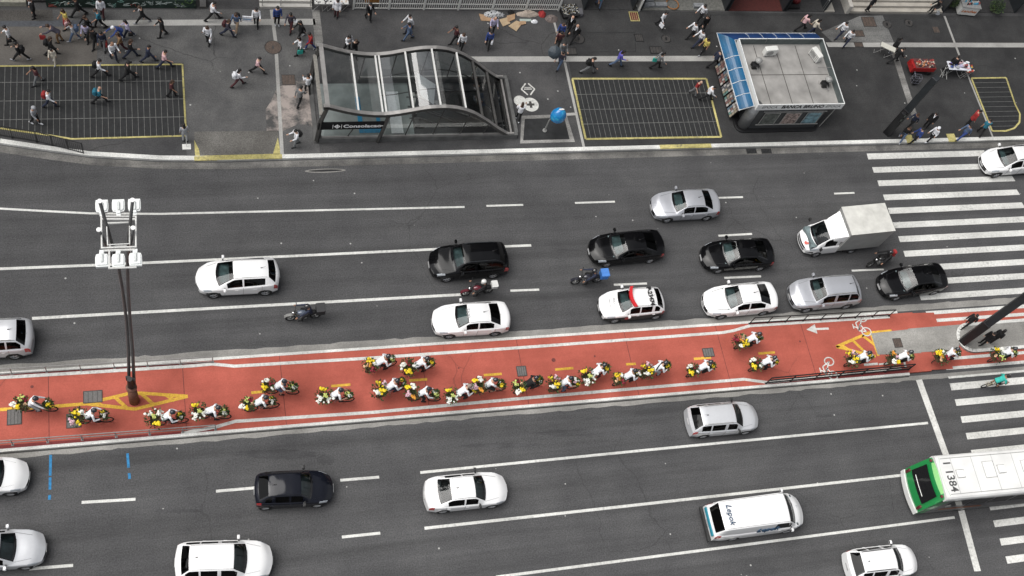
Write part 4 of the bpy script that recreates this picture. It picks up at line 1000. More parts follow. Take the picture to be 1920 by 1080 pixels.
def pose(name, lean=4, legs=((22, 6), (-20, 22)), arms=((-22, 15), (22, 25)), head=8, hands=None, feet=None, pelvis=None, knee_out=0.0, abduct=9, long_hair=False, female=False, seat=False, sole=True):
    Z = Vector((0, 0, 1)); X = Vector((1, 0, 0)); Y = Vector((0, 1, 0))
    J = {}; P_ = Vector(pelvis) if pelvis else Vector((0, 0, .93))
    u = (Z * math.cos(R(lean)) + X * math.sin(R(lean))); f = (X * math.cos(R(lean)) - Z * math.sin(R(lean)))
    chest = P_ + u * .34; neck = P_ + u * .50 + f * .01; shy = .165 if female else .185
    curve = f * -.015
    hl = R(lean * .35 + head); hu = Z * math.cos(hl) + X * math.sin(hl); hf = X * math.cos(hl) - Z * math.sin(hl)
    hc = neck + hu * .155 + hf * .03
    leg = []
    for k, sd in enumerate((1, -1)):
        hip = P_ + Y * sd * .085
        if feet: ft = Vector(feet[k]); kn = ik(hip, ft, .43, .42, X + Y * sd * knee_out); fd = X.copy()
        else:
            a, b = legs[k]; kn = hip + .43 * Vector((math.sin(R(a)), sd * .02, -math.cos(R(a)))); c = R(a - b); ft = kn + .41 * Vector((math.sin(c), 0, -math.cos(c)))
            fd = Vector((math.cos(c * .6), 0, math.sin(c * .6))) if not seat else X.copy()
        leg.append((hip, kn, ft, fd))
    if pelvis is None and not feet:
        zmin = min(l[2].z - .075 - max(0, -l[3].z * .18) for l in leg); dz = -zmin
        P_ = P_ + Z * dz; chest += Z * dz; neck += Z * dz; hc += Z * dz; leg = [(a + Z * dz, b + Z * dz, c + Z * dz, d) for a, b, c, d in leg]
    arm = []
    for k, sd in enumerate((1, -1)):
        S = neck - u * .055 + Y * sd * shy
        if hands and hands[k]: T = Vector(hands[k]); el = ik(S, T, .29, .26, Vector((-.3, sd * .8, -1)))
        else:
            a, e = arms[k]; ab = R(abduct); el = S + .29 * Vector((math.sin(R(a)) * math.cos(ab), sd * math.sin(ab), -math.cos(R(a)) * math.cos(ab))); c = R(a + e); T = el + .25 * Vector((math.sin(c), 0, -math.cos(c)))
        arm.append((S, el, T))
    fsc = .94 if female else 1.0
    def torso(g, o=0.0, low=-.10, top=.50, hips=True):
        S_ = [(low, .150, .105), (-.03, .168, .118), (.08, .150 * fsc, .108), (.18, .138 * fsc, .100), (.30, .160 * fsc, .115), (.40, .172 * fsc, .112), (.455, .150 * fsc, .085), (top, .075, .065)]
        rings(g, [(P_ + u * t_ + curve * math.sin(PI * max(0, t_) / .5), Y, f, w_ + o, d_ + o) for t_, w_, d_ in S_ if t_ <= top + 1e-6])
    # body
    g = MB(); torso(g); capsule(g, neck - u * .04, hc - hu * .05, .056, .052)
    ex = MB()
    for (hip, kn, ft, fd) in leg:
        capsule(g, hip, kn, .088, .058); capsule(g, kn, ft, .056, .038)
        md = kn + (ft - kn) * .3 - X * .012; capsule(g, kn + (ft - kn) * .12, kn + (ft - kn) * .5, .052, .044)
        capsule(g, ft - fd * .03 - Z * .03, ft + fd * .13 - Z * .045, .040, .032)
    for k, (S, el, T) in enumerate(arm):
        capsule(g, S, el, .052, .040); capsule(g, el, T, .040, .027)
        d = (T - el).normalized(); sd = 1 if k == 0 else -1; side = d.cross(Z if abs(d.z) < .9 else X).normalized(); nrm = side.cross(d).normalized()
        capsule(g, T + d * .02, T + d * .075, .034, .032)
        if side.y * sd > 0: side = -side
        for q in range(4):   # unequal, bent fingers
            o_ = side * (.027 - .018 * q); ln = (.036, .042, .039, .030)[q]; a0 = T + d * .09 + o_; a1 = a0 + d * ln; a2 = a1 + (d * .7 - nrm * .7) * ln * .8
            ex.tube([a0, a1, a2], [.0095, .009, .007], 5)
        a0 = T + d * .045 + side * .030; a1 = a0 + side * .025 + d * .02; ex.tube([a0, a1, a1 + d * .028 - nrm * .01], [.012, .010, .008], 5)
    # head: skull, jaw, nose, ears
    capsule(g, hc + hu * .03 - hf * .012, hc + hu * .012 + hf * .012, .090, .086, 12); capsule(g, hc - hu * .045 + hf * .025, hc - hu * .07 + hf * .035, .060, .045)
    ex.tube([hc + hu * .015 + hf * .088, hc - hu * .025 + hf * .112, hc - hu * .035 + hf * .09], [.008, .015, .010], 6)
    for sd in (1, -1):
        ex.ell(hc + Y * sd * .088 - hu * .005, (.022, .012, .030), 6, 4); ex.ell(hc + hf * .088 + Y * sd * .032 + hu * .018, (.010, .014, .009), 6, 4, 1)
    ex.tube([hc - hu * .060 + hf * .083 + Y * .026, hc - hu * .060 + hf * .094, hc - hu * .060 + hf * .083 - Y * .026], .006, 4, 2)
    D = dict(body=remesh(g, 'body', [SKIN[0], EYE, LIP], .019, 2, ex))
    # shirt long / short
    for nm, fr in (('shirt', 1.0), ('tshirt', .45)):
        g = MB(); torso(g, .014, low=-.11, top=.47)
        for (S, el, T) in arm:
            capsule(g, S, el if fr > .9 else S + (el - S) * .75, .064, .050 if fr > .9 else .058)
            if fr > .9: capsule(g, el, el + (T - el) * .93, .050, .038)
        D[nm] = remesh(g, 'shirt', [cloth('w')], .022, 2)
    g = MB(); torso(g, .018, low=-.13, top=.49)   # jacket
    for (S, el, T) in arm: capsule(g, S, el, .072, .056); capsule(g, el, el + (T - el) * .96, .056, .046)
    rings(g, [(P_ + u * t_, Y, f, w_, d_) for t_, w_, d_ in ((-.22, .19, .14), (-.1, .185, .138), (.1, .165, .125))]) if not feet else None
    D['jacket'] = remesh(g, 'jacket', [cloth('k')], .022, 2)
    for nm, fr in (('trousers', 1), ('shorts', 0)):
        g = MB(); rings(g, [(P_ + u * t_, Y, f, w_, d_) for t_, w_, d_ in ((-.13, .16, .115), (-.03, .180, .130), (.07, .163, .120))])
        for (hip, kn, ft, fd) in leg:
            capsule(g, hip, kn if fr else hip + (kn - hip) * .85, .100, .070 if fr else .085)
            if fr: capsule(g, kn, kn + (ft - kn) * .95, .070, .058)
        D[nm] = remesh(g, 'trousers', [cloth('k')], .023, 2)
    g = MB(); rings(g, [(P_ + u * t_, Y, f, w_, d_) for t_, w_, d_ in ((-.58, .24, .22), (-.30, .20, .17), (-.1, .182, .135), (.08, .160, .118))]); D['skirt'] = g.mesh('skirt', cloth('r'), True)
    g = MB()
    for (hip, kn, ft, fd) in leg:
        capsule(g, ft - fd * .045 - Z * .035, ft + fd * .16 - Z * .048, .047, .038); capsule(g, ft - Z * .0, ft - Z * .03, .045, .046)
    D['shoes'] = remesh(g, 'shoes', [cloth('k')], .018, 1)
    g = MB(); capsule(g, hc + hu * .045 - hf * .028, hc + hu * .048 + hf * .010, .096, .088, 12); capsule(g, hc - hu * .01 - hf * .035, hc - hu * .04 - hf * .04, .078, .06)
    D['hair'] = remesh(g, 'hair', [HAIR[0]], .02, 1)
    capsule(g, hc - hf * .05, neck - f * .07 - u * .10, .085, .06); capsule(g, hc + Y * .05 - hf * .03, neck - f * .05 + Y * .06, .05, .04); capsule(g, hc - Y * .05 - hf * .03, neck - f * .05 - Y * .06, .05, .04)
    D['long_hair'] = remesh(g, 'hair', [HAIR[0]], .022, 1)
    g = MB(); capsule(g, hc + hu * .045 - hf * .03, hc + hu * .055 + hf * .03, .118, .108, 14)
    for sd in (-1, 0, 1): g.tube([hc + hu * .165 + Y * sd * .05 - hf * .08, hc + hu * .172 + Y * sd * .05 + hf * .06], .016, 5)
    D['helmet'] = remesh(g, 'helmet', [BLACK], .019, 1)
    g = MB(); capsule(g, hc + hu * .03 - hf * .02, hc + hu * .03 + hf * .02, .135, .13, 14); capsule(g, hc - hu * .07 + hf * .05, hc - hu * .06 - hf * .02, .11, .11)
    D['full_helmet'] = remesh(g, 'helmet', [BLACK], .021, 1)
    # backpack and bags hang on these points
    D['_'] = dict(back=(P_ + u * .27 - f * .21, lean), hand=[a[2] for a in arm], hd=[(a[2] - a[1]).normalized() for a in arm], head=hc, chest=chest, neck=neck, hu=hu, hf=hf)
    POSES[name] = D; return D
pose('walk', legs=((21, 4), (-17, 20)), arms=((-26, 12), (24, 30)))
pose('walk2', legs=((-15, 18), (20, 6)), arms=((24, 28), (-24, 14)), lean=6)
pose('stride', legs=((31, 5), (-27, 13)), arms=((-24, 18), (22, 38)), lean=6)
pose('step', legs=((14, 4), (-12, 16)), arms=((-10, 18), (12, 35)), female=True)
pose('fstride', legs=((27, 5), (-23, 16)), arms=((-18, 20), (20, 70)), female=True, lean=5)
pose('stand', legs=((3, 2), (-3, 2)), arms=((4, 14), (0, 18)), lean=1)
pose('carry', legs=((12, 6), (-12, 14)), arms=((18, 72), (18, 76)), lean=2)
pose('phone', legs=((10, 4), (-10, 12)), arms=((10, 60), (28, 118)), lean=2, head=16)
SADDLE = (-.20, 0, 1.0)
pose('ride', lean=38, pelvis=(-.24, 0, 1.03), hands=((.36, .24, 1.05), (.36, -.24, 1.05)), feet=((.03, .13, .22), (.10, -.13, .52)), head=6, knee_out=.15)
pose('ride2', lean=30, pelvis=(-.24, 0, 1.03), hands=((.36, .24, 1.05), (.36, -.24, 1.05)), feet=((.14, .13, .45), (-.05, -.13, .25)), head=0, knee_out=.2)
pose('ride3', lean=46, pelvis=(-.24, 0, 1.03), hands=((.38, .24, 1.04), (.38, -.24, 1.04)), feet=((-.12, .15, .40), (.12, -.16, .34)), head=12, knee_out=.25)
pose('ride4', lean=34, pelvis=(-.24, .0, 1.03), hands=((.36, .24, 1.05), (.30, -.24, 1.08)), feet=((-.08, .14, .17), (.12, -.14, .50)), head=-6, knee_out=.35, abduct=20)
pose('ride5', lean=22, pelvis=(-.25, 0, 1.03), hands=((.34, .26, 1.06), (.34, -.26, 1.06)), feet=((.10, .16, .25), (-.02, -.16, .50)), head=14, knee_out=.5, female=True)
pose('moto', lean=14, pelvis=(-.32, 0, .86), hands=((.36, .36, 1.00), (.36, -.36, 1.00)), feet=((.12, .22, .32), (.12, -.22, .32)), head=2, knee_out=.45)
pose('sit', lean=12, pelvis=(0, 0, .50), feet=((.48, .10, .08), (.42, -.10, .08)), arms=((30, 50), (35, 40)), head=10)
pose('bend', lean=48, legs=((10, 14), (-6, 10)), arms=((50, 20), (60, 10)), head=6)
HAIRS = {'k': 0, 'b': 1, 'g': 2}
def person(loc, rz, pz, top, bot, label, hair='k', torso='shirt', legs='trousers', long_=False, shoes='k', headgear=None, skin=0, scale=1.0, group=None, cat='person', hgm=None):
    D = POSES[pz]; t = link('person', D['body']); t.location = loc; t.rotation_euler = (0, 0, rz); t.scale = (scale,) * 3; tag(t, label, cat, group)
    setmat(t, SKIN[skin])
    o = link('jacket' if torso == 'jacket' else 'shirt', D[torso], t); setmat(o, cloth(top))
    o = link(legs, D[legs], t); setmat(o, cloth(bot))
    o = link('shoes', D['shoes'], t); setmat(o, cloth(shoes))
    if headgear: o = link('helmet', D[headgear], t); setmat(o, hgm)
    elif hair: o = link('hair', D['long_hair' if long_ else 'hair'], t); setmat(o, HAIR[HAIRS[hair]])
    return t

# ================================================================ CYCLISTS WITH FLOWERS
def bicycle_parts(col):
    P_ = []
    g = MB(); bb = Vector((-.02, 0, .30)); seat = Vector((-.17, 0, .88)); hd = Vector((.33, 0, .90)); hb = Vector((.36, 0, .78)); ra = Vector((-.52, 0, .34)); fa = Vector((.53, 0, .34))
    for a, b, r in ((bb, seat, .017), (seat - Vector((0, 0, .06)), hd, .016), (bb, hb, .019), (hd, hb, .02)): g.tube([a, b], r, 6)
    for s_ in (1, -1):
        o = Vector((0, .06 * s_, 0)); g.tube([bb + o * .5, ra + o], .010, 5); g.tube([seat - Vector((0, 0, .08)) + o * .3, ra + o], .009, 5); g.tube([hb + o * .4, (hb + fa) / 2 + o, fa + o], .012, 5)
        g.tube([seat + Vector((-.05, .05 * s_, -.12)), (-.50, .06 * s_, .74), (-.86, .06 * s_, .74)], .008, 4); g.tube([(-.60, .06 * s_, .74), ra + o], .007, 4)
    for x in (-.5, -.66, -.84): g.tube([(x, -.06, .74), (x, .06, .74)], .007, 4)
    P_.append(('frame', g.mesh('frame', col)))
    g = MB(); g.tube([hd, (.34, 0, 1.03)], .014, 6); g.tube([(.30, .30, 1.05), (.36, .24, 1.05), (.36, .08, 1.04), (.36, -.08, 1.04), (.36, -.24, 1.05), (.30, -.30, 1.05)], .013, 6); P_.append(('handlebar', g.mesh('handlebar', BLACK)))
    g = MB(); g.tube([seat, (-.18, 0, .97)], .013, 6); g.ell((-.23, 0, .985), (.13, .075, .035), 10, 6); P_.append(('saddle', g.mesh('saddle', BLACK, True)))
    g = MB(); g.cyl(bb, .09, .012, 16, 0, 'Y'); g.tube([bb + Vector((0, .05, 0)), bb + Vector((.11, .07, -.13)), bb + Vector((.11, .16, -.13))], .011, 5); g.tube([bb + Vector((0, -.05, 0)), bb + Vector((-.11, -.07, .13)), bb + Vector((-.11, -.16, .13))], .011, 5); P_.append(('crankset', g.mesh('crankset', STEEL)))
    return P_
def wheel_meshes(r, tr, spokes=10, rim_m=None):
    g = MB(); g.ring((0, 0, 0), r - tr, tr, 28, 6, 'Y'); t_ = g.mesh('tyre', RUBBER, True)
    g = MB(); g.ring((0, 0, 0), r - 2.2 * tr, tr * .5, 24, 4, 'Y'); g.cyl((0, 0, 0), .022, .09, 8, 0, 'Y')
    for k in range(spokes):
        a = 2 * PI * k / spokes; g.tube([(.02 * math.cos(a), .02 * (-1) ** k, .02 * math.sin(a)), ((r - 2.2 * tr) * math.cos(a), 0, (r - 2.2 * tr) * math.sin(a))], .004, 3)
    return t_, g.mesh('rim', rim_m or STEEL)
BW_T, BW_R = wheel_meshes(.355, .027, rim_m=BLACK)
FRAMES = [bicycle_parts(mat('frame_' + n, c, .3, coat=.5)) for n, c in (('black', (.015, .015, .015)), ('red', (.35, .02, .02)), ('cream', (.42, .36, .22)), ('blue', (.02, .06, .2)))]
def bicycle(loc, rz, k, label, group=None):
    t = thing('bicycle', label, 'bicycle', loc, rz, group)
    for nm, me in FRAMES[k]: link(nm, me, t)
    for x in (.53, -.52):
        wq = link('wheel', None, t); wq.location = (x, 0, .345); link('tyre', BW_T, wq); link('rim', BW_R, wq)
    return t
LEAF = mat('leaf', (.055, .10, .025), .7, var=.5, scale=20); LEAFD = mat('leaf_dark', (.025, .05, .018), .7, var=.5, scale=20)
FC = dict(y=mat('petal_yellow', (.80, .60, .02), .7, var=.12, scale=30), w=mat('petal_white', (.80, .80, .74), .7, var=.1, scale=30), g=mat('petal_greenish', (.55, .60, .18), .7, var=.2, scale=30), p=mat('petal_pink', (.62, .40, .46), .7, var=.15, scale=30),
          r=mat('petal_red', (.22, .012, .03), .7, var=.3, scale=30), o=mat('petal_orange', (.72, .32, .04), .7, var=.2, scale=30), s=mat('petal_salmon', (.66, .42, .25), .7, var=.2, scale=30))
def flower_set(seed, clumps, size):
    """returns foliage mesh and one blossom mesh per clump colour; each blossom is a small ruffled head of petals"""
    rr = random.Random(seed); sx, sy, sz = size
    g = MB()
    for i in range(190):
        a = rr.uniform(0, 2 * PI); k = math.sqrt(rr.random()) * 1.05; z = rr.uniform(-.5, .9); kk = math.sqrt(max(.1, 1 - (z * .85) ** 2))
        p = Vector((math.cos(a) * k * kk * sx, math.sin(a) * k * kk * sy, z * sz)); d = Vector((p.x / sx, p.y / sy, abs(p.z / sz) + .25)).normalized() + Vector((rr.uniform(-.5, .5), rr.uniform(-.5, .5), rr.uniform(-.3, .5)))
        d.normalize(); q = d.cross(Vector((rr.uniform(-1, 1), rr.uniform(-1, 1), rr.uniform(-1, 1)))).normalized(); ln = rr.uniform(.07, .17); wd = rr.uniform(.018, .04)
        g.add([p - q * wd * .3, p + d * ln * .5 - q * wd, p + d * ln, p + d * ln * .5 + q * wd], [(0, 1, 2, 3)], 0 if rr.random() < .55 else 1)
    for i in range(14):
        a = rr.uniform(0, 2 * PI); g.tube([(0, 0, -sz * .4), (math.cos(a) * sx * .7, math.sin(a) * sy * .7, sz * .3)], .006, 3, 1)
    out = [('foliage', g.mesh('foliage', [LEAF, LEAFD]))]
    for col, cx, cy, cz, rad, n in clumps:
        g = MB()
        for i in range(n):
            p = Vector((cx * sx + rr.gauss(0, rad * .55), cy * sy + rr.gauss(0, rad * .55), cz * sz + rr.gauss(0, rad * .3))); r0 = rr.uniform(.042, .072)
            g.ell(p, (r0, r0, r0 * .75), 7, 4, 0, None, .28, rr)
        out.append(('blossom', g.mesh('blossom', FC[col])))
    return out
REAR = [flower_set(10 + i, c, (.36, .38, .26)) for i, c in enumerate((
    [('w', -.7, -.5, .6, .13, 14), ('y', -.1, -.55, .6, .10, 10), ('g', -.3, .5, .7, .12, 10), ('r', .2, .7, .6, .12, 9), ('s', .5, 0, .5, .08, 5)],
    [('y', -.2, .2, .8, .11, 13), ('p', -.6, -.6, .5, .12, 9), ('w', .4, .4, .7, .11, 10), ('y', .2, -.7, .4, .08, 6)],
    [('w', -.5, .5, .6, .12, 12), ('y', -.3, -.5, .6, .13, 15), ('r', .3, .6, .6, .12, 10), ('w', .6, -.2, .5, .07, 5)],
    [('y', -.3, .7, .7, .11, 13), ('w', -.5, -.6, .5, .13, 15), ('w', .5, -.5, .5, .11, 11), ('g', 0, 0, .8, .1, 8)],
    [('r', -.3, .7, .5, .12, 12), ('y', .1, -.5, .6, .12, 13), ('s', .5, .3, .6, .09, 6), ('w', -.6, -.3, .5, .09, 7), ('o', -.1, .1, .6, .05, 3)],
    [('p', -.6, 0, .6, .12, 10), ('o', -.1, -.6, .5, .10, 8), ('w', .3, .6, .7, .12, 11), ('y', -.3, .7, .7, .08, 7)],
))]
FRONT = [flower_set(40 + i, c, (.16, .19, .12)) for i, c in enumerate((
    [('y', .2, -.2, .7, .07, 8), ('w', -.3, .3, .6, .06, 5)], [('w', .2, -.3, .7, .08, 9), ('g', -.3, .4, .6, .07, 5)], [('y', 0, .4, .7, .07, 6), ('r', -.3, -.3, .6, .06, 5), ('w', .4, -.3, .5, .05, 4)], [('w', .1, .2, .8, .07, 7), ('y', .2, -.6, .5, .05, 4), ('p', -.5, 0, .6, .05, 3)]))]
WICK = mat('wicker', (.10, .06, .03), .8, var=.4, scale=40)
def crate_mesh(sx, sy, h):
    g = MB()
    for z in (.02, h * .5, h - .02):
        for s_ in (1, -1): g.box((0, s_ * sy / 2, z), (sx, .015, .045)); g.box((s_ * sx / 2, 0, z), (.015, sy - .02, .044))
    for a in (1, -1):
        for b in (1, -1): g.box((a * sx / 2, b * sy / 2, h / 2), (.025, .025, h))
    g.box((0, 0, .006), (sx, sy, .012)); return g.mesh('crate', WICK)
CR_R, CR_F = crate_mesh(.44, .40, .20), crate_mesh(.24, .28, .15)
def flowers(kind, base, rz, dx, z, label, group):
    S = REAR if kind[0] == 'r' else FRONT; k = int(kind[1])
    loc = Vector(base) + Vector((math.cos(rz) * dx, math.sin(rz) * dx, z))
    t = thing('flower_basket', label, 'flower basket', loc, rz, group); jr = random.Random(label); sf = jr.uniform(.98, 1.24)
    ang = jr.uniform(-.5, .5) + (PI if jr.random() < .4 else 0)
    link('basket', CR_R if kind[0] == 'r' else CR_F, t)
    for nm, me in S[k]: o = link(nm, me, t); o.location = (0, 0, .24 if kind[0] == 'r' else .19); o.scale = (sf, sf * jr.uniform(.95, 1.05), sf * jr.uniform(.9, 1.2)); o.rotation_euler = (0, 0, ang)
    return t
# front wheel contact in the photograph, heading, rider pose, rear / front flowers, trousers, frame, where
CY = [
 (97, 771, -4, 'ride5', 0, 0, 'g', 0, 'leftmost flower cyclist, on the yellow line'),
 (201, 791, 0, 'ride4', 1, 3, 'k', 0, 'flower cyclist just left of the lamp post'),
 (341, 793, 3, 'ride', 3, 0, 'k', 1, 'flower cyclist by the lower railing right of the lamp post'),
 (421, 785, -5, 'ride3', 3, 1, 'k', 0, 'flower cyclist at the end of the lower railing'),
 (511, 765, 5, 'ride', 0, 3, 'k', 0, 'flower cyclist below the first yellow dash'),
 (548, 739, -6, 'ride2', 2, 1, 'j', 0, 'upright flower cyclist in green shorts'),
 (651, 753, 0, 'ride4', 3, 1, 'k', 1, 'flower cyclist with red sleeves below the second yellow dash'),
 (731, 687, 14, 'ride3', 4, 1, 'k', 0, 'uppermost cyclist left of centre over the white line'),
 (802, 691, 14, 'ride3', 2, 2, 'k', 0, 'second of the upper pair of flower cyclists'),
 (750, 731, 17, 'ride', 1, 2, 'n', 1, 'flower cyclist just below the uppermost pair'),
 (812, 752, -6, 'ride2', 5, 1, 'k', 0, 'flower cyclist nearest the lower white line'),
 (880, 741, 16, 'ride3', 3, 3, 'k', 1, 'cyclist with a flowery helmet and yellow blooms'),
 (934, 733, 2, 'ride5', 5, 2, 'k', 1, 'flower cyclist with red shorts on the third yellow dash'),
 (1004, 726, 14, 'ride', 0, 0, 'k', 0, 'flower cyclist dressed in black at mid path'),
 (1071, 729, 4, 'ride2', 1, 3, 'j', 0, 'flower cyclist right of the black clad rider'),
 (1126, 701, 24, 'ride3', 3, 2, 'd', 1, 'flower cyclist in dark red trousers veering up the path'),
 (1187, 713, 12, 'ride4', 4, 3, 'k', 0, 'flower cyclist left of the shoulder strap rider'),
 (1239, 698, 14, 'ride3', 1, 0, 'l', 0, 'flower cyclist wearing a black shoulder strap'),
 (1323, 697, 12, 'ride', 2, 2, 'k', 0, 'lone flower cyclist below the dark cover'),
 (1411, 645, 12, 'ride3', 4, 0, 'k', 0, 'highest flower cyclist, alone beside the upper white line'),
 (1439, 689, 8, 'ride3', 2, 3, 'k', 0, 'flower cyclist above the left end of the lower black railing'),
 (1616, 680, 8, 'ride4', 1, 0, 'k', 0, 'flower cyclist on the yellow hatching'),
 (1691, 679, 6, 'ride', 5, 1, 'k', 0, 'flower cyclist at the edge of the concrete patch'),
 (1778, 673, 10, 'ride5', 4, 0, 'k', 1, 'flower cyclist in front of the rounded refuge island'),
 (1882, 672, 8, 'ride', 0, 1, 'k', 0, 'rightmost flower cyclist, beneath the black figures'),
]
GF = 'cyclists carrying flowers along the red cycle path'
HELM = mat('cycle_helmet', (.018, .022, .03), .25, coat=.5); 
for i, (px, py, hd, pz, kr, kf, tr, fr, where) in enumerate(CY):
    zg = .153 if px < 1725 else .02
    f = at(px, py, zg); rz = R(hd - 1.0); base = Vector((f.x - .53 * math.cos(rz), f.y - .53 * math.sin(rz), zg))
    bicycle(base, rz, fr, 'bicycle of the ' + where, GF)
    top = 'k' if i == 13 else 'w'
    who = 'black shirted' if i == 13 else 'white shirted'
    p_ = person(base, rz, pz, top, tr, who + ' ' + where, torso='tshirt' if i in (3, 4, 5, 6, 12, 14) else 'shirt', legs='shorts' if i in (5, 12) else 'trousers', headgear='helmet', hgm=HELM if i != 11 else mat('flower_helmet', (.25, .2, .16), .7, var=.8, scale=30), skin=i % 3, group=GF, cat='cyclist', scale=1.04)
    if i == 17:
        D = POSES[pz]['_']; g = MB(); g.tube([D['neck'] + Vector((.04, .12, .06)), D['chest'] + Vector((-.13, 0, .12)), D['chest'] + Vector((-.30, -.14, -.05))], .03, 6); part('strap', g, cloth('k'), p_)
    flowers('r%d' % kr, base, rz, -.68, .75, 'rear flower basket of the ' + where, GF)
    flowers('f%d' % kf, base, rz, .50, .80, 'front flower basket of the ' + where, GF)
# the one cyclist without flowers, on the crosswalk
f = at(1872, 723, .02); rz = R(3); base = Vector((f.x - .53, f.y, .02))
bicycle(base, rz, 2, 'cream bicycle without flowers rolling over the crosswalk at the right')
person(base, rz, 'ride3', 'e', 'k', 'cyclist in a turquoise shirt riding over the crosswalk at the right', torso='tshirt', legs='shorts', hair='k', skin=1, cat='cyclist')

# ================================================================ MOTORCYCLES
MT, MR = wheel_meshes(.30, .05, 8)
def motorcycle(front, rear, label, box=None, tank=(.02, .02, .025)):
    a = at(*front); b = at(*rear); d = (a - b).normalized(); rz = math.atan2(d.y, d.x); c = a - d * .64; c.z = 0
    t = thing('motorcycle', label, 'motorcycle', c, rz)
    TK = mat('tank%.2f' % tank[2], tank, .2, coat=.8)
    for x in (.66, -.62): wq = link('wheel', None, t); wq.location = (x, 0, .30); link('tyre', MT, wq); link('rim', MR, wq)
    g = MB(); g.ell((.10, 0, .80), (.27, .15, .13), 12, 8); part('fuel_tank', g, TK, t, True)
    g = MB(); g.ell((-.38, 0, .78), (.36, .14, .07), 12, 6); part('seat', g, BLACK, t, True)
    g = MB(); g.rbox((.0, 0, .42), (.34, .26, .30), .06); g.tube([(.1, -.14, .35), (-.2, -.17, .27), (-.75, -.17, .36)], [.03, .035, .045], 8); part('engine', g, GALV, t)
    g = MB()
    for s_ in (1, -1): g.tube([(.66, .08 * s_, .30), (.42, .09 * s_, .95)], .022, 6); g.tube([(-.62, .08 * s_, .30), (-.1, .08 * s_, .42)], .02, 6); g.tube([(-.62, .10 * s_, .32), (-.5, .10 * s_, .74)], .02, 6)
    g.tube([(.38, 0, .88), (.0, 0, .66), (-.25, 0, .70), (-.85, 0, .74)], .025, 6); part('frame', g, BLACK, t)
    g = MB(); g.tube([(.34, .40, 1.02), (.40, .30, 1.03), (.42, .08, .98), (.42, -.08, .98), (.40, -.30, 1.03), (.34, -.40, 1.02)], .017, 6); part('handlebar', g, BLACK, t)
    g = MB(); g.ell((.54, 0, .86), (.09, .10, .10), 10, 8); part('headlight', g, CHROME, t, True)
    for s_ in (1, -1):
        g = MB(); g.tube([(.40, .28 * s_, 1.03), (.36, .36 * s_, 1.20)], .008, 4); g.ell((.36, .38 * s_, 1.22), (.02, .06, .04), 8, 5); part('mirror', g, BLACK, t)
    g = MB(); pts = [(.66 + .37 * math.cos(R(k)), 0, .30 + .37 * math.sin(R(k))) for k in range(30, 151, 20)]
    for y in (-.05, 0, .05): g.tube([(p[0], y, p[2]) for p in pts], .026, 5)
    part('front_mudguard', g, GALV if box == 'k' else TK, t)
    g = MB(); g.box((-.86, 0, .72), (.08, .16, .07)); part('tail_light', g, TAIL, t)
    if box:
        m = mat('deliverybox_' + box, dict(k=(.02, .02, .022), b=(.06, .20, .55), w=(.6, .6, .58))[box], .5)
        h = dict(k=.42, b=.40, w=.24)[box]; w_ = dict(k=.46, b=.44, w=.34)[box]
        g = MB(); g.rbox((-.86, 0, .78 + h / 2), (w_, w_ + .04, h), .05); o = part('delivery_box', g, m, t); g = MB(); g.rbox((-.86, 0, .78 + h), (w_ + .03, w_ + .07, .05), .05); part('lid', g, m, o)
    return c, rz
WH = mat('white_helmet', (.6, .6, .58), .2, coat=1.0); BH_ = mat('black_helmet', (.012, .012, .014), .15, coat=1.0); RH = mat('red_helmet', (.42, .02, .015), .2, coat=1.0)
for fr_, re_, box, tk, hm, top, lab in (
    ((545, 600), (604, 594), 'k', (.10, .12, .16), BH_, 'n', ('motorcycle with a large black delivery box below the white crossover', 'rider in dark jacket on the motorcycle with the black box')),
    ((872, 554), (924, 547), 'w', (.12, .02, .03), WH, 'k', ('dark motorcycle with a small white case between the black sport utility car and taxi', 'rider in black with a white helmet beside the black sport utility car')),
    ((1077, 532), (1128, 528), 'b', (.03, .03, .04), BH_, 'n', ('motorcycle with a bright blue delivery box below the first black sedan', 'rider in dark blue on the motorcycle with the blue box')),
    ((1628, 500), (1668, 488), None, (.02, .02, .02), BH_, 'k', ('black motorcycle behind the box truck', 'rider in black with a red backpack behind the box truck'))):
    c, rz = motorcycle(fr_, re_, lab[0], box, tk)
    person(c, rz, 'moto', top, 'k', lab[1], torso='shirt', headgear='full_helmet', hgm=hm, cat='motorcyclist', skin=1)
    if box is None:
        g = MB(); g.rbox((-.02, 0, .21), (.18, .30, .42), .06); g.rbox((-.12, 0, .14), (.08, .22, .24), .03)
        single('backpack', g, [cloth('r')], 'red backpack on the motorcyclist behind the box truck', 'backpack', c + Vector((-.52 * math.cos(rz), -.52 * math.sin(rz), 1.05)), rz)

# ================================================================ RAILINGS AND FENCES
def railing(a, b, h, n, m, label, rails=(1.0,), zb=.15, post_r=.025, bars=0, group=None, cat='railing', lean=0, thick=None):
    a = Vector((a.x, a.y, 0)); b = Vector((b.x, b.y, 0)); L = (b - a).length; rz = math.atan2((b - a).y, (b - a).x)
    t = thing(cat.replace(' ', '_'), label, cat, (a.x, a.y, zb), rz, group)
    for i in range(n + 1):
        g = MB(); x = L * i / n; g.tube([(x, 0, 0), (x, 0, h)], post_r, 6); g.box((x, 0, .006), (.12, .12, .012)); part('post', g, m, t)
    for r_ in rails:
        g = MB(); g.tube([(0, 0, h * r_), (L, 0, h * r_)], thick or post_r * 1.1, 6); part('rail', g, m, t)
    if bars:
        g = MB()
        for i in range(bars): x = L * (i + .5) / bars; g.tube([(x, 0, .05), (x, 0, h)], .012, 4)
        part('bars', g, m, t)
    return t
RL = mat('railgrey', (.22, .215, .21), .5, .2, var=.2)
railing(at(-110, 708.5, .15), at(399, 679, .15), .68, 8, RL, 'grey metal railing on the upper kerb of the red path, left', rails=(1.0, .12), zb=.153)
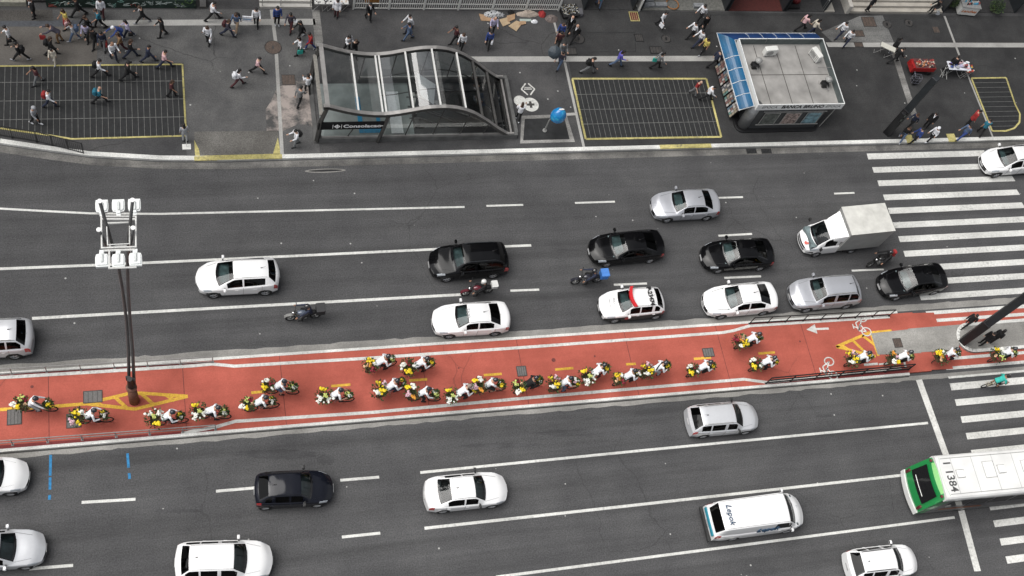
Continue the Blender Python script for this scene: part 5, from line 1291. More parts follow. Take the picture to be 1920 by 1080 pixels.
railing(at(-110, 844, .15), at(404, 805.5, .15), .68, 8, RL, 'grey metal railing on the lower kerb of the red path, left', rails=(1.0, .5), zb=.153)
railing(at(1405, 607, .15), at(1667, 592, .15), .82, 8, BLACK, 'black open railing above the white arrow on the red path', rails=(1.0, .14), zb=.157, post_r=.03, bars=0)
railing(at(1436, 719, .15), at(1703, 693, .15), .82, 6, BLACK, 'black railing with dark posts on the lower right of the red path', rails=(1.0, .55, .14), zb=.157, post_r=.035)
railing(at(-70, 243, .15), at(70, 266, .15), 1.0, 3, BLACK, 'left half of the black barred fence in front of the large grate', rails=(1.0, .08), bars=34, cat='fence', post_r=.022)
railing(at(70, 266, .15), at(157, 288, .15), 1.0, 3, BLACK, 'right half of the black barred fence, ending at the kerb bend', rails=(1.0, .08), bars=24, cat='fence', post_r=.022)

# ================================================================ LAMP POST
B = at(252, 752, .15); t = thing('street_lamp', 'tall avenue lamp post with six white lamp heads rising from the yellow diamond', 'street lamp', (B.x, B.y, .15))
TUB = mat('lamp_tube', (.11, .11, .11), .45, .4, var=.2)
g = MB(); g.cyl((0, 0, .9), .25, 1.8, 18, 0, r2=.21); g.cyl((0, 0, 1.85), .26, .08, 18); part('base', g, mat('rusty_base', (.13, .055, .035), .7, var=.5, scale=6), t, True)
g = MB(); g.cyl((0, 0, 2.4), .13, 1.1, 14); g.box((.16, .05, 2.5), (.12, .16, .5)); g.box((-.10, .14, 2.7), (.16, .1, .4)); part('collar', g, BLACK, t)
def L_(px, py, z): p = at(px, py, z); return Vector((p.x - B.x, p.y - B.y, z - .15))
g = MB(); g.tube([(-.11, 0, 1.8), L_(241, 660, 4.6), L_(237, 600, 7.2), L_(230, 545, 10.), L_(222, 500, 12.4), L_(208, 450, 14.4), L_(187, 378, 17.4)], [.085, .075, .07, .068, .066, .064, .062], 10); part('column', g, TUB, t, True)
g = MB(); g.tube([(.13, 0, 1.8), L_(249, 660, 4.6), L_(244, 600, 7.2), L_(240.5, 545, 10.), L_(239, 500, 12.4), L_(241, 450, 14.4), L_(248.5, 376, 17.4)], [.085, .075, .07, .068, .066, .064, .062], 10); part('column', g, TUB, t, True)
g = MB(); g.tube([L_(208, 480, 13.2), L_(185.5, 431.5, 16.)], [.07, .06], 10); part('arm', g, TUB, t, True)
g = MB(); g.tube([L_(240, 490, 13.2), L_(249.5, 428, 16.)], [.07, .06], 10); part('arm', g, TUB, t, True)
for px, py, z in ((187, 378, 17.4), (248.5, 376, 17.4), (185.5, 431.5, 16.0), (249.5, 428, 16.)):
    g = MB(); p = L_(px, py, z); g.cyl(p + Vector((0, 0, .03)), .09, .05, 12); part('cap', g, WHITE, t)
ZF = 15.6; g = MB(); q = [L_(190, 406, ZF), L_(255, 406, ZF), L_(255, 463, ZF), L_(191, 465, ZF)]
g.tube(q, .05, 6, closed=True)
q2 = [L_(200, 420, ZF), L_(243, 417, ZF), L_(243, 457, ZF), L_(202, 459, ZF)]; g.tube(q2, .035, 5, closed=True)
g.tube([L_(190, 411, ZF), L_(254, 411, ZF)], .04, 5); g.tube([L_(194, 470, ZF), L_(253, 468, ZF)], .04, 5); g.tube([L_(205, 470, ZF), L_(205, 502, ZF)], .035, 5); g.tube([L_(203, 503, ZF), L_(256, 501, ZF)], .035, 5)
g.tube([L_(200, 418, ZF - 1.6), L_(243, 417, ZF - 1.6)], .035, 5); g.tube([L_(200, 462, ZF - 1.6), L_(244, 461, ZF - 1.6)], .035, 5)
for p in q2: g.tube([p, p - Vector((0, 0, 1.6))], .03, 5)
part('frame', g, mat('lampframe', (.62, .62, .60), .4, var=.1), t)
for px, py, s_ in ((191, 388, 1), (222, 387, 1), (252, 386, 1), (191, 487, -1), (222, 487, -1), (254, 485, -1)):
    p = L_(px, py, ZF); g = MB(); w_, l_ = .235, .30
    out_ = [(-w_ * .92, l_), (w_ * .92, l_), (w_, l_ * .5), (w_, -l_ * .3), (w_ * .85, -l_ * .75), (.09, -l_ * .82), (.08, -l_ * 1.35), (-.08, -l_ * 1.35), (-.09, -l_ * .82), (-w_ * .85, -l_ * .75), (-w_, -l_ * .3), (-w_, l_ * .5)]
    if s_ < 0: out_ = [(a, -b) for a, b in out_][::-1]
    g.prism([(p.x + a, p.y + b) for a, b in out_], p.z - .10, p.z + .02); n_ = len(out_); g.prism([(p.x + a * .8, p.y + b * .8) for a, b in out_], p.z + .02, p.z + .07)
    o = part('lamp_head', g, mat('lamphead', (.68, .70, .69), .4, var=.03), t)
    g = MB(); g.rbox((p.x, p.y - s_ * .03, p.z + .10), (.10, .36, .06), .03); part('cover', g, mat('lampcover', (.55, .57, .56), .5), o)

# ================================================================ DARK SIGNAL TOTEMS
def totem(base, h, label, w_=.50, dpt=.44, extra=False, ang=20):
    t = thing('signal_totem', label, 'traffic signal post', (base.x, base.y, base.z), R(ang))
    g = MB(); g.rbox((0, 0, 1.35), (w_, dpt + .04, 2.7), .05); part('base', g, BLACK, t)
    g = MB(); g.rbox((0, 0, (2.7 + h) / 2), (w_ - .04, dpt, h - 2.7), .05); part('column', g, DKGREY, t)
    for s_, z in ((1, 2.5), (-1, 2.3)) if extra else ((1, 1.9),):
        g = MB(); g.box((s_ * (w_ / 2 + .10), 0, z), (.2, .06, .06)); g.rbox((s_ * (w_ / 2 + .26), 0, z), (.26, .28, .86), .04); sg = part('signal_head', g, BLACK, t)
        for k in range(2):
            g = MB(); g.cyl((s_ * (w_ / 2 + .26), -.16, z + .2 - .4 * k), .09, .05, 14, 0, 'Y'); g.ring((s_ * (w_ / 2 + .26), -.19, z + .2 - .4 * k), .10, .015, 14, 4, 'Y'); part('lens', g, mat('lens_dark', (.05, .06, .05), .2), sg)
    return t
b1 = at(1806, 640, .15); totem(b1, 8.5, 'tall dark signal post leaning over the rounded refuge island at the right edge', extra=False, ang=35)
b2 = at(1664, 249, .15); totem(b2, 6.0, 'dark signal post at the kerb near the red vending cart', extra=True, ang=35)

# ================================================================ METRO ENTRANCE
EX0, EX1, EY0, EY1 = 6.75, 18.15, 35.96, 40.0
t = thing('metro_entrance', 'glass roofed metro entrance with a wavy steel canopy and the name Consolacao', 'metro entrance', (EX0, EY0, .15))
def E_(x, y, z): return (x - EX0, y - EY0, z - .15)
DK = mat('entrance_steel', (.075, .073, .07), .45, .5, var=.2, scale=2); DKL = mat('entrance_light_steel', (.30, .29, .28), .4, .5, var=.2, scale=2); PLN = mat('plinth', (.10, .10, .098), .8, var=.3, scale=2)
zt_ = [(6.75, 3.60), (7.06, 3.57), (7.74, 3.27), (8.4, 3.02), (9.03, 2.86), (9.6, 2.76), (10.23, 2.73), (10.9, 2.84), (11.59, 3.04), (12.2, 3.22), (12.76, 3.33), (13.54, 3.36), (14.1, 3.27), (14.62, 3.08), (15.2, 2.76), (15.68, 2.38), (16.3, 1.82), (16.86, 1.22), (17.5, .66), (18.07, .25)]
def Zc(x): return lerp_tab(zt_, x)
# plinth walls around three sides
for (x0, x1, y0, y1, h) in ((EX0 - .05, EX1 + .15, EY0 - .12, EY0 + .08, .42), (EX0 + 2.6, EX1 + .15, EY1 - .10, EY1 + .10, .42), (EX1 - .0, EX1 + .20, EY0 + .09, EY1 - .11, .40), (EX0 - .30, EX0 - .06, EY0 - .12, EY1 + .1, .10)):
    g = MB(); g.box(E_((x0 + x1) / 2, (y0 + y1) / 2, .15 + h / 2), (x1 - x0, y1 - y0, h)); part('plinth', g, PLN, t)
g = MB(); g.box(E_((EX0 + EX1) / 2, EY0 - .02, .62), (EX1 - EX0 - .2, .10, .08)); part('sill', g, DKL, t)
g = MB(); g.box(E_((EX0 + 2.6 + EX1) / 2, EY1, .62), (EX1 - EX0 - 2.8, .10, .08)); part('sill', g, DKL, t)
# wavy edge beams: front and back
for y in (EY0, EY1):
    g = MB(); n_ = 40; xs = [6.75 + (18.07 - 6.75) * k / n_ for k in range(n_ + 1)]
    vs = []
    for x in xs: z = Zc(x); vs += [E_(x, y - .10, z - .16), E_(x, y + .10, z - .16), E_(x, y + .10, z + .08), E_(x, y - .10, z + .08)]
    fs = [(i * 4 + q, i * 4 + (q + 1) % 4, (i + 1) * 4 + (q + 1) % 4, (i + 1) * 4 + q) for i in range(n_) for q in range(4)] + [(0, 3, 2, 1), (n_ * 4, n_ * 4 + 1, n_ * 4 + 2, n_ * 4 + 3)]
    g.add([Vector(v) for v in vs], [tuple(reversed(f)) for f in fs]); part('wave_beam', g, DK, t)
    g = MB(); vs = []
    for x in xs: z = Zc(x); vs += [E_(x, y - .11, z + .082), E_(x, y + .11, z + .082), E_(x, y + .11, z + .105), E_(x, y - .11, z + .105)]
    g.add([Vector(v) for v in vs], [tuple(reversed(f)) for f in fs]); part('beam_cap', g, DKL, t)
ribs = [8.72, 10.08, 10.28, 11.75, 13.25, 14.75]; dark = [15.85, 16.9]
for x in ribs:
    g = MB(); z = Zc(x) + .05; g.box(E_(x, (EY0 + EY1) / 2, z), (.09, EY1 - EY0 - .2, .12)); part('roof_rib', g, mat('rib', (.62, .62, .60), .4, var=.08), t)
for x in dark:
    g = MB(); z = Zc(x) + .0; g.box(E_(x, (EY0 + EY1) / 2, z), (.14, EY1 - EY0 - .2, .16)); part('roof_rib', g, DK, t)
g = MB(); g.box(E_(17.95, (EY0 + EY1) / 2, .42), (.10, EY1 - EY0, .12)); part('roof_rib', g, DKL, t)
edges = [6.95] + ribs + dark + [17.9]
for a, b in zip(edges[:-1], edges[1:]):
    if b - a < .4: continue
    g = MB(); k_ = 5; vs = []
    for k in range(k_ + 1):
        x = a + .06 + (b - a - .12) * k / k_; vs += [E_(x, EY0 + .12, Zc(x) - .02), E_(x, EY1 - .12, Zc(x) - .02)]
    g.add([Vector(v) for v in vs], [(2 * k, 2 * k + 2, 2 * k + 3, 2 * k + 1) for k in range(k_)]); part('roof_pane', g, GLR, t)
# crossbeams seen through the glass, X braces
g = MB()
for a, b in ((11.9, 13.1), (13.4, 14.6), (14.9, 15.7)):
    g.tube([E_(a, EY1 - .2, Zc(a) - .15), E_((a + b) / 2 - .1, EY1 - .1, 1.0)], .04, 5); 
for yy in (37.3, 38.6):
    pts = [E_(x, yy, Zc(x) - .12) for x in xs if x > 9.9 and x < 17]; g.tube([Vector(p) for p in pts], .03, 5)
part('brace', g, DK, t)
# left portal: two leaning end posts, header and frame
for y in (EY0, EY1):
    g = MB(); g.tube([E_(6.62, y, .15), E_(6.72, y, 2.3), E_(7.0, y, 3.55)], [.16, .14, .12], 4); part('end_post', g, DK, t)
g = MB(); g.box(E_(6.98, (EY0 + EY1) / 2, 3.60), (.24, EY1 - EY0 + .2, .14)); part('header', g, DKL, t)
g = MB(); g.box(E_(6.70, (EY0 + EY1) / 2, 2.75), (.20, EY1 - EY0, .12)); part('header', g, mat('concrete_beam', (.22, .21, .19), .8, var=.2), t)
# front: sign band, panes and slanted mullions
g = MB(); g.box(E_(8.45, EY0 - .06, 1.80), (3.75, .10, .62)); sg = part('sign', g, mat('signblack', (.008, .008, .009), .7, spec=.2), t)
SW = mat('signwhite', (.75, .75, .75), .5)
o = lettering('Consolacao', .40, SW, t, Vector(E_(9.02, EY0 - .118, 1.80)), (R(90), 0, 0), sx=1.12, bold=.012)

g = MB(); c_ = Vector(E_(7.62, EY0 - .118, 1.80)); g.ring(c_, .12, .022, 20, 4, 'Y'); g.box(c_, (.05, .012, .36)); g.box(c_ + Vector((0, -.002, 0)), (.34, .012, .04)); g.box(c_ + Vector((-.24, 0, 0)), (.03, .012, .36)); g.box(c_ + Vector((.24, 0, 0)), (.03, .012, .36)); part('metro_emblem', g, SW, t)
g = MB(); g.box(E_(10.1, EY0 - .118, 1.80), (.16, .01, .07)); part('sign_mark', g, SW, t)
g = MB(); g.tube([E_(10.05, EY0 - .12, .15), E_(10.4, EY0 - .06, 2.6)], .12, 4); part('slanted_post', g, DK, t)
for x in (8.3, 11.6, 13.2, 14.8, 16.2):
    zz = Zc(x + .35) - .1
    g = MB(); g.tube([E_(x, EY0, .60), E_(x + .30 * (zz / 3), EY0, zz if x > 10 else 1.45)], .035, 5); part('mullion', g, DK, t)
for y in (EY0 - .0, EY1):
    g = MB(); sel = [x for x in xs if (x > 10.4 if y == EY0 else x > 9.4)]
    vs = []
    for x in sel: vs += [E_(x, y, .64), E_(x, y, max(.66, Zc(x) - .16))]
    g.add([Vector(v) for v in vs], [(2 * k, 2 * k + 2, 2 * k + 3, 2 * k + 1) for k in range(len(sel) - 1)]); part('side_glass', g, GLR, t)
g = MB(); vs = [E_(6.95, EY0, .64), E_(10.0, EY0, .64), E_(10.1, EY0, 1.48), E_(6.95, EY0, 1.48)]; g.add([Vector(v) for v in vs], [(0, 1, 2, 3)]); part('side_glass', g, GLR, t)
# back mullions
for x in (9.4, 11.2, 13, 14.6, 16.1):
    g = MB(); g.tube([E_(x, EY1, .60), E_(x + .15, EY1, Zc(x + .15) - .15)], .035, 5); part('mullion', g, DK, t)
# landing floor with blue tactile strips, and the stairwell
g = MB(); g.add([Vector(E_(6.9, 36.1, .16)), Vector(E_(12.25, 36.1, .16)), Vector(E_(12.25, 39.9, .16)), Vector(E_(6.9, 39.9, .16))], [(0, 1, 2, 3)]); part('landing', g, mat('landing', (.20, .225, .22), .5, var=.2, scale=1.5), t)
BL_ = mat('tactile_blue', (.02, .20, .36), .6, var=.15)
g = MB(); g.box(E_(9.2, 37.7, .172), (.26, 2.5, .02)); g.box(E_(9.85, 36.6, .172), (1.0, .30, .021)); g.box(E_(10.25, 37.2, .172), (.22, .9, .02)); part('tactile_strip', g, BL_, t)
g = MB(); n_ = 16
for k in range(n_):
    x0 = 12.35 + k * .30; g.box(E_(x0 + .15, 38.75, .15 - .17 * (k + 1)), (.30, 1.1, .16))
part('stairs', g, mat('steps', (.38, .37, .35), .7, var=.15), t)
for yc, zo in ((37.15, 0), (37.95, 0)):
    g = MB()
    for k in range(17): g.box(E_(12.35 + k * .285 + .14, yc, .10 - .17 * k), (.28, .52, .14))
    for s_ in (-1, 1): g.tube([E_(11.9, yc + s_ * .33, 1.05), E_(12.5, yc + s_ * .33, 1.05), E_(17.1, yc + s_ * .33, -1.8)], .05, 6)
    part('escalator', g, mat('escalator', (.10, .10, .10), .4, .3), t)
    g = MB(); g.add([Vector(E_(12.5, yc + .33, .1)), Vector(E_(17.1, yc + .33, -2.8)), Vector(E_(17.1, yc + .33, -1.85)), Vector(E_(12.5, yc + .33, 1.0))], [(0, 1, 2, 3)]); part('balustrade', g, mat('balus', (.34, .36, .37), .3, .5), t)
SHW = mat('shaft_wall', (.20, .20, .195), .8, var=.3)
g = MB(); z0 = -4.2
for q in (((HX0, HY0), (HX1, HY0)), ((HX1, HY0), (HX1, HY1)), ((HX1, HY1), (HX0, HY1)), ((HX0, HY1), (HX0, HY0))):
    (a0, b0), (a1, b1) = q; g.add([Vector(E_(a0, b0, z0)), Vector(E_(a1, b1, z0)), Vector(E_(a1, b1, .155)), Vector(E_(a0, b0, .155))], [(0, 1, 2, 3)])
g.add([Vector(E_(HX0, HY0, z0)), Vector(E_(HX1, HY0, z0)), Vector(E_(HX1, HY1, z0)), Vector(E_(HX0, HY1, z0))], [(3, 2, 1, 0)])
part('stairwell', g, SHW, t)
g = MB(); g.add([Vector(E_(12.6, 38.05, 1.6)), Vector(E_(13.6, 38.15, .4)), Vector(E_(13.9, 39.6, .4)), Vector(E_(12.6, 39.6, 1.6))], [(0, 1, 2, 3)]); g.add([Vector(E_(10.9, 36.3, .30)), Vector(E_(11.6, 36.3, .30)), Vector(E_(11.6, 39.2, .30)), Vector(E_(10.9, 39.2, .30))], [(0, 1, 2, 3)])
part('reflection_sheet', g, mat('reflection_pale', (.60, .62, .63), .5, var=.1), t)  # added pale sheets imitating bright reflections in the canopy glass

# ================================================================ NEWSSTAND
KX0, KX1, KY0, KY1 = 32.80, 38.65, 35.98, 40.95
t = thing('newsstand', 'grey newsstand with a flat concrete roof, blue awning and the name BANCA BRUNO', 'newsstand', (KX0, KY0, .15))
def K_(x, y, z): return Vector((x - KX0, y - KY0, z - .15))
cx, cy = (KX0 + KX1) / 2, (KY0 + KY1) / 2
g = MB(); g.rbox(K_(cx - .35, cy - .05, .22), (KX1 - KX0 - .1, KY1 - KY0 + .1, .14), .5); part('plinth', g, BLACK, t)
KW = mat('stand_wall', (.055, .057, .06), .5, .2, var=.2, scale=1.5)
g = MB(); g.rbox(K_(cx - .22, cy, 1.30), (KX1 - KX0 - .75, KY1 - KY0 - .30, 2.2), .30); part('wall', g, KW, t)
g = MB(); g.box(K_(cx, cy, 2.48), (KX1 - KX0 - .1, KY1 - KY0 - .1, .08)); part('roof', g, mat('roof_concrete', (.27, .262, .25), .8, var=.26, scale=1.1), t)
g = MB()
for k in range(1, 4): x = KX0 + .05 + (KX1 - KX0 - .1) * k / 4.0 - .3; g.box(K_(x, cy, 2.524), (.035, KY1 - KY0 - .3, .012))
g.box(K_(cx, cy + .1, 2.525), (KX1 - KX0 - .3, .035, .014)); part('roof_seam', g, mat('seam', (.05, .045, .04), .9), t)
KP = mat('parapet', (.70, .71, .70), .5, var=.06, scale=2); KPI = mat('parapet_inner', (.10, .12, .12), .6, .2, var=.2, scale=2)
for (x0, x1, y0, y1) in ((KX0, KX1, KY0, KY0 + .05), (KX0, KX1, KY1 - .05, KY1), (KX0, KX0 + .05, KY0 + .05, KY1 - .05), (KX1 - .05, KX1, KY0 + .05, KY1 - .05)):
    g = MB(); g.box(K_((x0 + x1) / 2, (y0 + y1) / 2, 2.78), (x1 - x0, y1 - y0, .56)); part('parapet', g, KP, t)
g = MB(); g.box(K_(KX1 - .056, cy, 2.78), (.008, KY1 - KY0 - .12, .52)); part('parapet_lining', g, KPI, t)
g = MB(); g.box(K_(cx, KY1 - .056, 2.78), (KX1 - KX0 - .13, .008, .52)); part('parapet_lining', g, KPI, t)
INKB = mat('ink_black', (.01, .01, .01), .6)
lettering('BANCA BRUNO', .40, INKB, t, K_(cx + .15, KY0 - .004, 2.80), (R(90), 0, 0), shear=.15, bold=.012, sx=1.0)
for x in (KX0 + .85, KX1 - .70): lettering('ÉPOCA', .32, mat('ink_grey', (.12, .12, .12), .6), t, K_(x, KY0 - .004, 2.80), (R(90), 0, 0), shear=.15, sx=1.0)
# front posters in a frame
g = MB(); g.box(K_(cx + .05, KY0 + .13, 2.10), (4.3, .06, .07)); g.box(K_(cx + .05, KY0 + .13, .72), (4.3, .06, .06)); part('poster_frame', g, GALV, t)
for k, (m_, d) in enumerate(((mat('poster_a', (.10, .11, .10), .4, var=.6, scale=5), 0), (mat('poster_b', (.28, .22, .20), .4, var=.8, scale=7), 1), (mat('poster_c', (.14, .24, .28), .4, var=.7, scale=4), 2))):
    x = cx - 1.45 + k * 1.45; g = MB(); g.box(K_(x, KY0 + .12, 1.40), (1.0, .04, 1.15)); o = part('poster', g, m_, t); g = MB(); g.tube([K_(x - .52, KY0 + .09, .80), K_(x + .52, KY0 + .09, .80), K_(x + .52, KY0 + .09, 2.0), K_(x - .52, KY0 + .09, 2.0)], .025, 4, closed=True); part('frame', g, GALV, o)
g = MB(); g.cyl(K_(KX0 + .22, KY0 + .42, 1.45), .36, 2.2, 18); part('corner_column', g, mat('silver_corner', (.26, .265, .27), .35, .5, var=.1), t, True)
g = MB(); g.tube([K_(KX1 - .35, KY0 + .2, .3), K_(KX1 - .3, KY0 + .1, 2.4)], .03, 6); part('pipe', g, GALV, t)
# magazine racks on the left side
rr = random.Random(8); cols = [mat('cover_%d' % k, c, .4, var=.25, scale=30) for k, c in enumerate(((.40, .39, .38), (.20, .11, .10), (.12, .17, .21), (.33, .29, .22), (.12, .12, .13), (.12, .22, .20), (.48, .46, .44), (.24, .19, .17)))]
for k in range(5):
    y0 = KY0 + .85 + k * .80; g = MB()
    g.add([K_(KX0 - .62, y0, .40), K_(KX0 - .62, y0 + .72, .40), K_(KX0 + .05, y0 + .72, 2.2), K_(KX0 + .05, y0, 2.2), K_(KX0 - .56, y0, .36), K_(KX0 - .56, y0 + .72, .36), K_(KX0 + .11, y0 + .72, 2.16), K_(KX0 + .11, y0, 2.16)], [(0, 1, 2, 3), (4, 7, 6, 5), (0, 4, 5, 1), (3, 2, 6, 7), (0, 3, 7, 4), (1, 5, 6, 2)])
    o = part('magazine_rack', g, BLACK, t); g = MB()
    for r_ in range(8):
        for c_ in range(4):
            u0 = .03 + r_ / 8.2; u1 = u0 + .105; ya = y0 + .03 + c_ * .172; yb = ya + .15
            def Q(u, y): return K_(KX0 - .62 + .67 * u - .012, y, .40 + 1.8 * u + .006)
            g.add([Q(u0, ya), Q(u0, yb), Q(u1, yb), Q(u1, ya)], [(3, 2, 1, 0)], rr.randrange(len(cols)))
    part('magazines', g, cols, o)
# blue awning: left wing in bays and the back wing
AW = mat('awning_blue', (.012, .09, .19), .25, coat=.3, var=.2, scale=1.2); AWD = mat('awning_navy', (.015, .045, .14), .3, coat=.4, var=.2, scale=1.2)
def awn(p0, p1, q0, q1, m_):
    g = MB(); n_ = 5; vs = []
    for k in range(n_ + 1):
        u = k / n_; dz = .16 * math.sin(PI * u * .5)
        for a, b in ((p0, q0), (p1, q1)): v = Vector(a) * (1 - u) + Vector(b) * u; vs += [Vector((v.x, v.y, a[2] + (b[2] - a[2]) * (1 - math.cos(PI * u / 2)))), ]
    g.add(vs, [(2 * k, 2 * k + 1, 2 * k + 3, 2 * k + 2) for k in range(n_)]); m2 = [Vector(v) - Vector((0, 0, .02)) for v in vs]; g.add(m2, [(2 * k + 2, 2 * k + 3, 2 * k + 1, 2 * k) for k in range(n_)])
    part('awning_panel', g, m_, t)
xo = KX0 - .95; xi = KX0 - .12
ys = [KY0 + .15, KY0 + 1.1, KY0 + 2.05, KY0 + 3.0, KY0 + 3.9, KY1 + .95]
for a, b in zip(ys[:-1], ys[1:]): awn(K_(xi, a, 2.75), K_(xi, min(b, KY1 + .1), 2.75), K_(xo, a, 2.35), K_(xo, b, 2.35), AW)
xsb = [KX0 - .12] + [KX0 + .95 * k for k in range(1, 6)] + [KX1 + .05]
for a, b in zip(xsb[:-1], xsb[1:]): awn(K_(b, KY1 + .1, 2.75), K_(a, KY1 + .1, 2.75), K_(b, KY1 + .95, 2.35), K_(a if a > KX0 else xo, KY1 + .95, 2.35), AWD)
g = MB(); g.tube([K_(xo, KY0 + .1, 2.34), K_(xo, KY1 + .95, 2.34), K_(KX1 + .05, KY1 + .95, 2.34), K_(KX1 + .05, KY1 + .05, 2.74)], .03, 6); g.tube([K_(xi, KY0 + .1, 2.76), K_(xi, KY1 + .1, 2.76), K_(KX1, KY1 + .1, 2.76)], .025, 6); g.tube([K_(xi, KY0 + .15, 2.76), K_(xo, KY0 + .15, 2.34)], .03, 6)
for y in ys[1:-1]: g.tube([K_(xi, y, 2.77), K_((xi + xo) / 2, y, 2.66), K_(xo, y, 2.37)], .022, 5)
for x in xsb[1:-1]: g.tube([K_(x, KY1 + .1, 2.77), K_(x, KY1 + .5, 2.66), K_(x, KY1 + .95, 2.37)], .015, 5)
part('awning_frame', g, mat('awnframe', (.55, .57, .58), .4, var=.1), t)
# roof air conditioners
def ac(px, py, rz, label, kind):
    p = at(px, py, 2.55); t = thing('air_conditioner', label, 'air conditioner', (p.x, p.y, 2.53), rz)
    g = MB(); g.rbox((0, 0, .34), (.85, .36, .56), .04); part('casing', g, PLAST, t)
    g = MB(); g.cyl((-.10, -.19, .34), .21, .02, 20, 0, 'Y'); g.ring((-.10, -.20, .34), .215, .014, 20, 4, 'Y') ; g.ring((-.10, -.205, .34), .12, .008, 16, 4, 'Y'); part('fan_grille', g, GALV, t)
    for s_ in (-1, 1): g = MB(); g.box((s_ * .3, 0, .03), (.06, .40, .06)); part('foot', g, BLACK, t)
    if kind: 
        g = MB()
        for k in range(7): g.box((-.33 + .11 * k, -.186, .34), (.05, .012, .46))
        part('louvre', g, mat('louvre', (.28, .28, .27), .5), t)
    g = MB(); g.box((.33, .186, .42), (.10, .012, .10)); part('valve_cover', g, BLACK, t)
ac(1441, 101, R(5), 'white air conditioner box with round grille at the back left of the newsstand roof', 0)
ac(1526, 108, R(-70), 'white air conditioner with dark slots at the back right of the newsstand roof', 1)
def turbine(px, py, label):
    p = at(px, py, 2.55); t = thing('roof_fan', label, 'roof fan unit', (p.x, p.y, 2.53))
    g = MB(); g.box((-.05, 0, .16), (.40, .38, .30)); part('motor_box', g, BLACK, t); g = MB(); g.cyl((.12, .12, .48), .22, .14, 16, 0, 'Z'); g.ell((.12, .12, .55), (.2, .2, .09), 14, 6); part('fan_cap', g, GALV, t, True)
    g = MB(); g.tube([(.1, .05, .3), (.0, -.2, .25), (.1, -.45, .06)], .02, 5); g.tube([(-.2, -.1, .1), (-.35, .1, .03), (-.3, .35, .03)], .015, 5); part('pipe', g, RL, t)
    for s_ in (-1, 1): g = MB(); g.tube([(.2, s_ * .15, 0), (.14, s_ * .1, .45)], .015, 5); part('leg', g, GALV, t)
turbine(1415, 125, 'round fan unit with black motor box on the left of the newsstand roof')
turbine(1546, 160, 'round fan unit with curled hose by the right parapet of the newsstand roof')
g = MB(); g.tube([K_(KX0 + 1.95, KY1 - .04, 3.06) + Vector((0, 0, 0)), K_(KX0 + 1.95, KY1 - .04, 2.72)], .03, 5); part('bracket', g, GALV, t)
for yy in (cy + .25,):
    g = MB(); g.tube([K_(KX1 - .06, yy, 3.04), K_(KX1 - 1.0, yy + .05, 3.0)], .02, 5); part('bracket', g, RL, t)

# ================================================================ PEDESTRIANS
ZP = .153
def bag(kind, loc, col, label, rz=0):
    m = cloth(col) if isinstance(col, str) else col
    t_ = Vector(loc)
    if kind == 'backpack':
        g = MB(); g.rbox((0, 0, 0), (.17, .31, .42), .07); g.rbox((-.11, 0, -.06), (.07, .23, .22), .03)
        for s_ in (1, -1): g.tube([(.08, s_ * .09, .2), (.16, s_ * .10, .16), (.10, s_ * .11, -.12)], .012, 4)
        return single('backpack', g, m, label, 'backpack', t_, rz)
    if kind == 'bag':
        g = MB(); g.box((0, 0, -.30), (.30, .11, .30), 0, 0, None, 1.08, .6); g.tube([(-.10, 0, -.15), (-.07, 0, .0), (.07, 0, .0), (.10, 0, -.15)], .010, 5)
        return single('shopping_bag', g, m, label, 'bag', t_, rz)
    if kind == 'handbag':
        g = MB(); g.rbox((0, 0, 0), (.28, .12, .22), .05); g.tube([(-.12, 0, .08), (-.08, .02, .30), (.08, .02, .30), (.12, 0, .08)], .010, 5)
        return single('handbag', g, m, label, 'bag', t_, rz)
    if kind == 'board':
        g = MB(); g.box((0, 0, 0), (.06, .60, .42)); g.box((.032, 0, 0), (.006, .5, .06), 1)
        return single('board', g, [m, mat('print_blue', (.05, .2, .4), .6)], label, 'board', t_, rz)
    if kind == 'ball':
        g = MB(); g.ell((0, 0, 0), (.17, .17, .17), 14, 10); g.tube([(0, 0, .1), (0, -.05, .30)], .01, 4)
        return single('round_bag', g, m, label, 'bag', t_, rz, smooth=True)
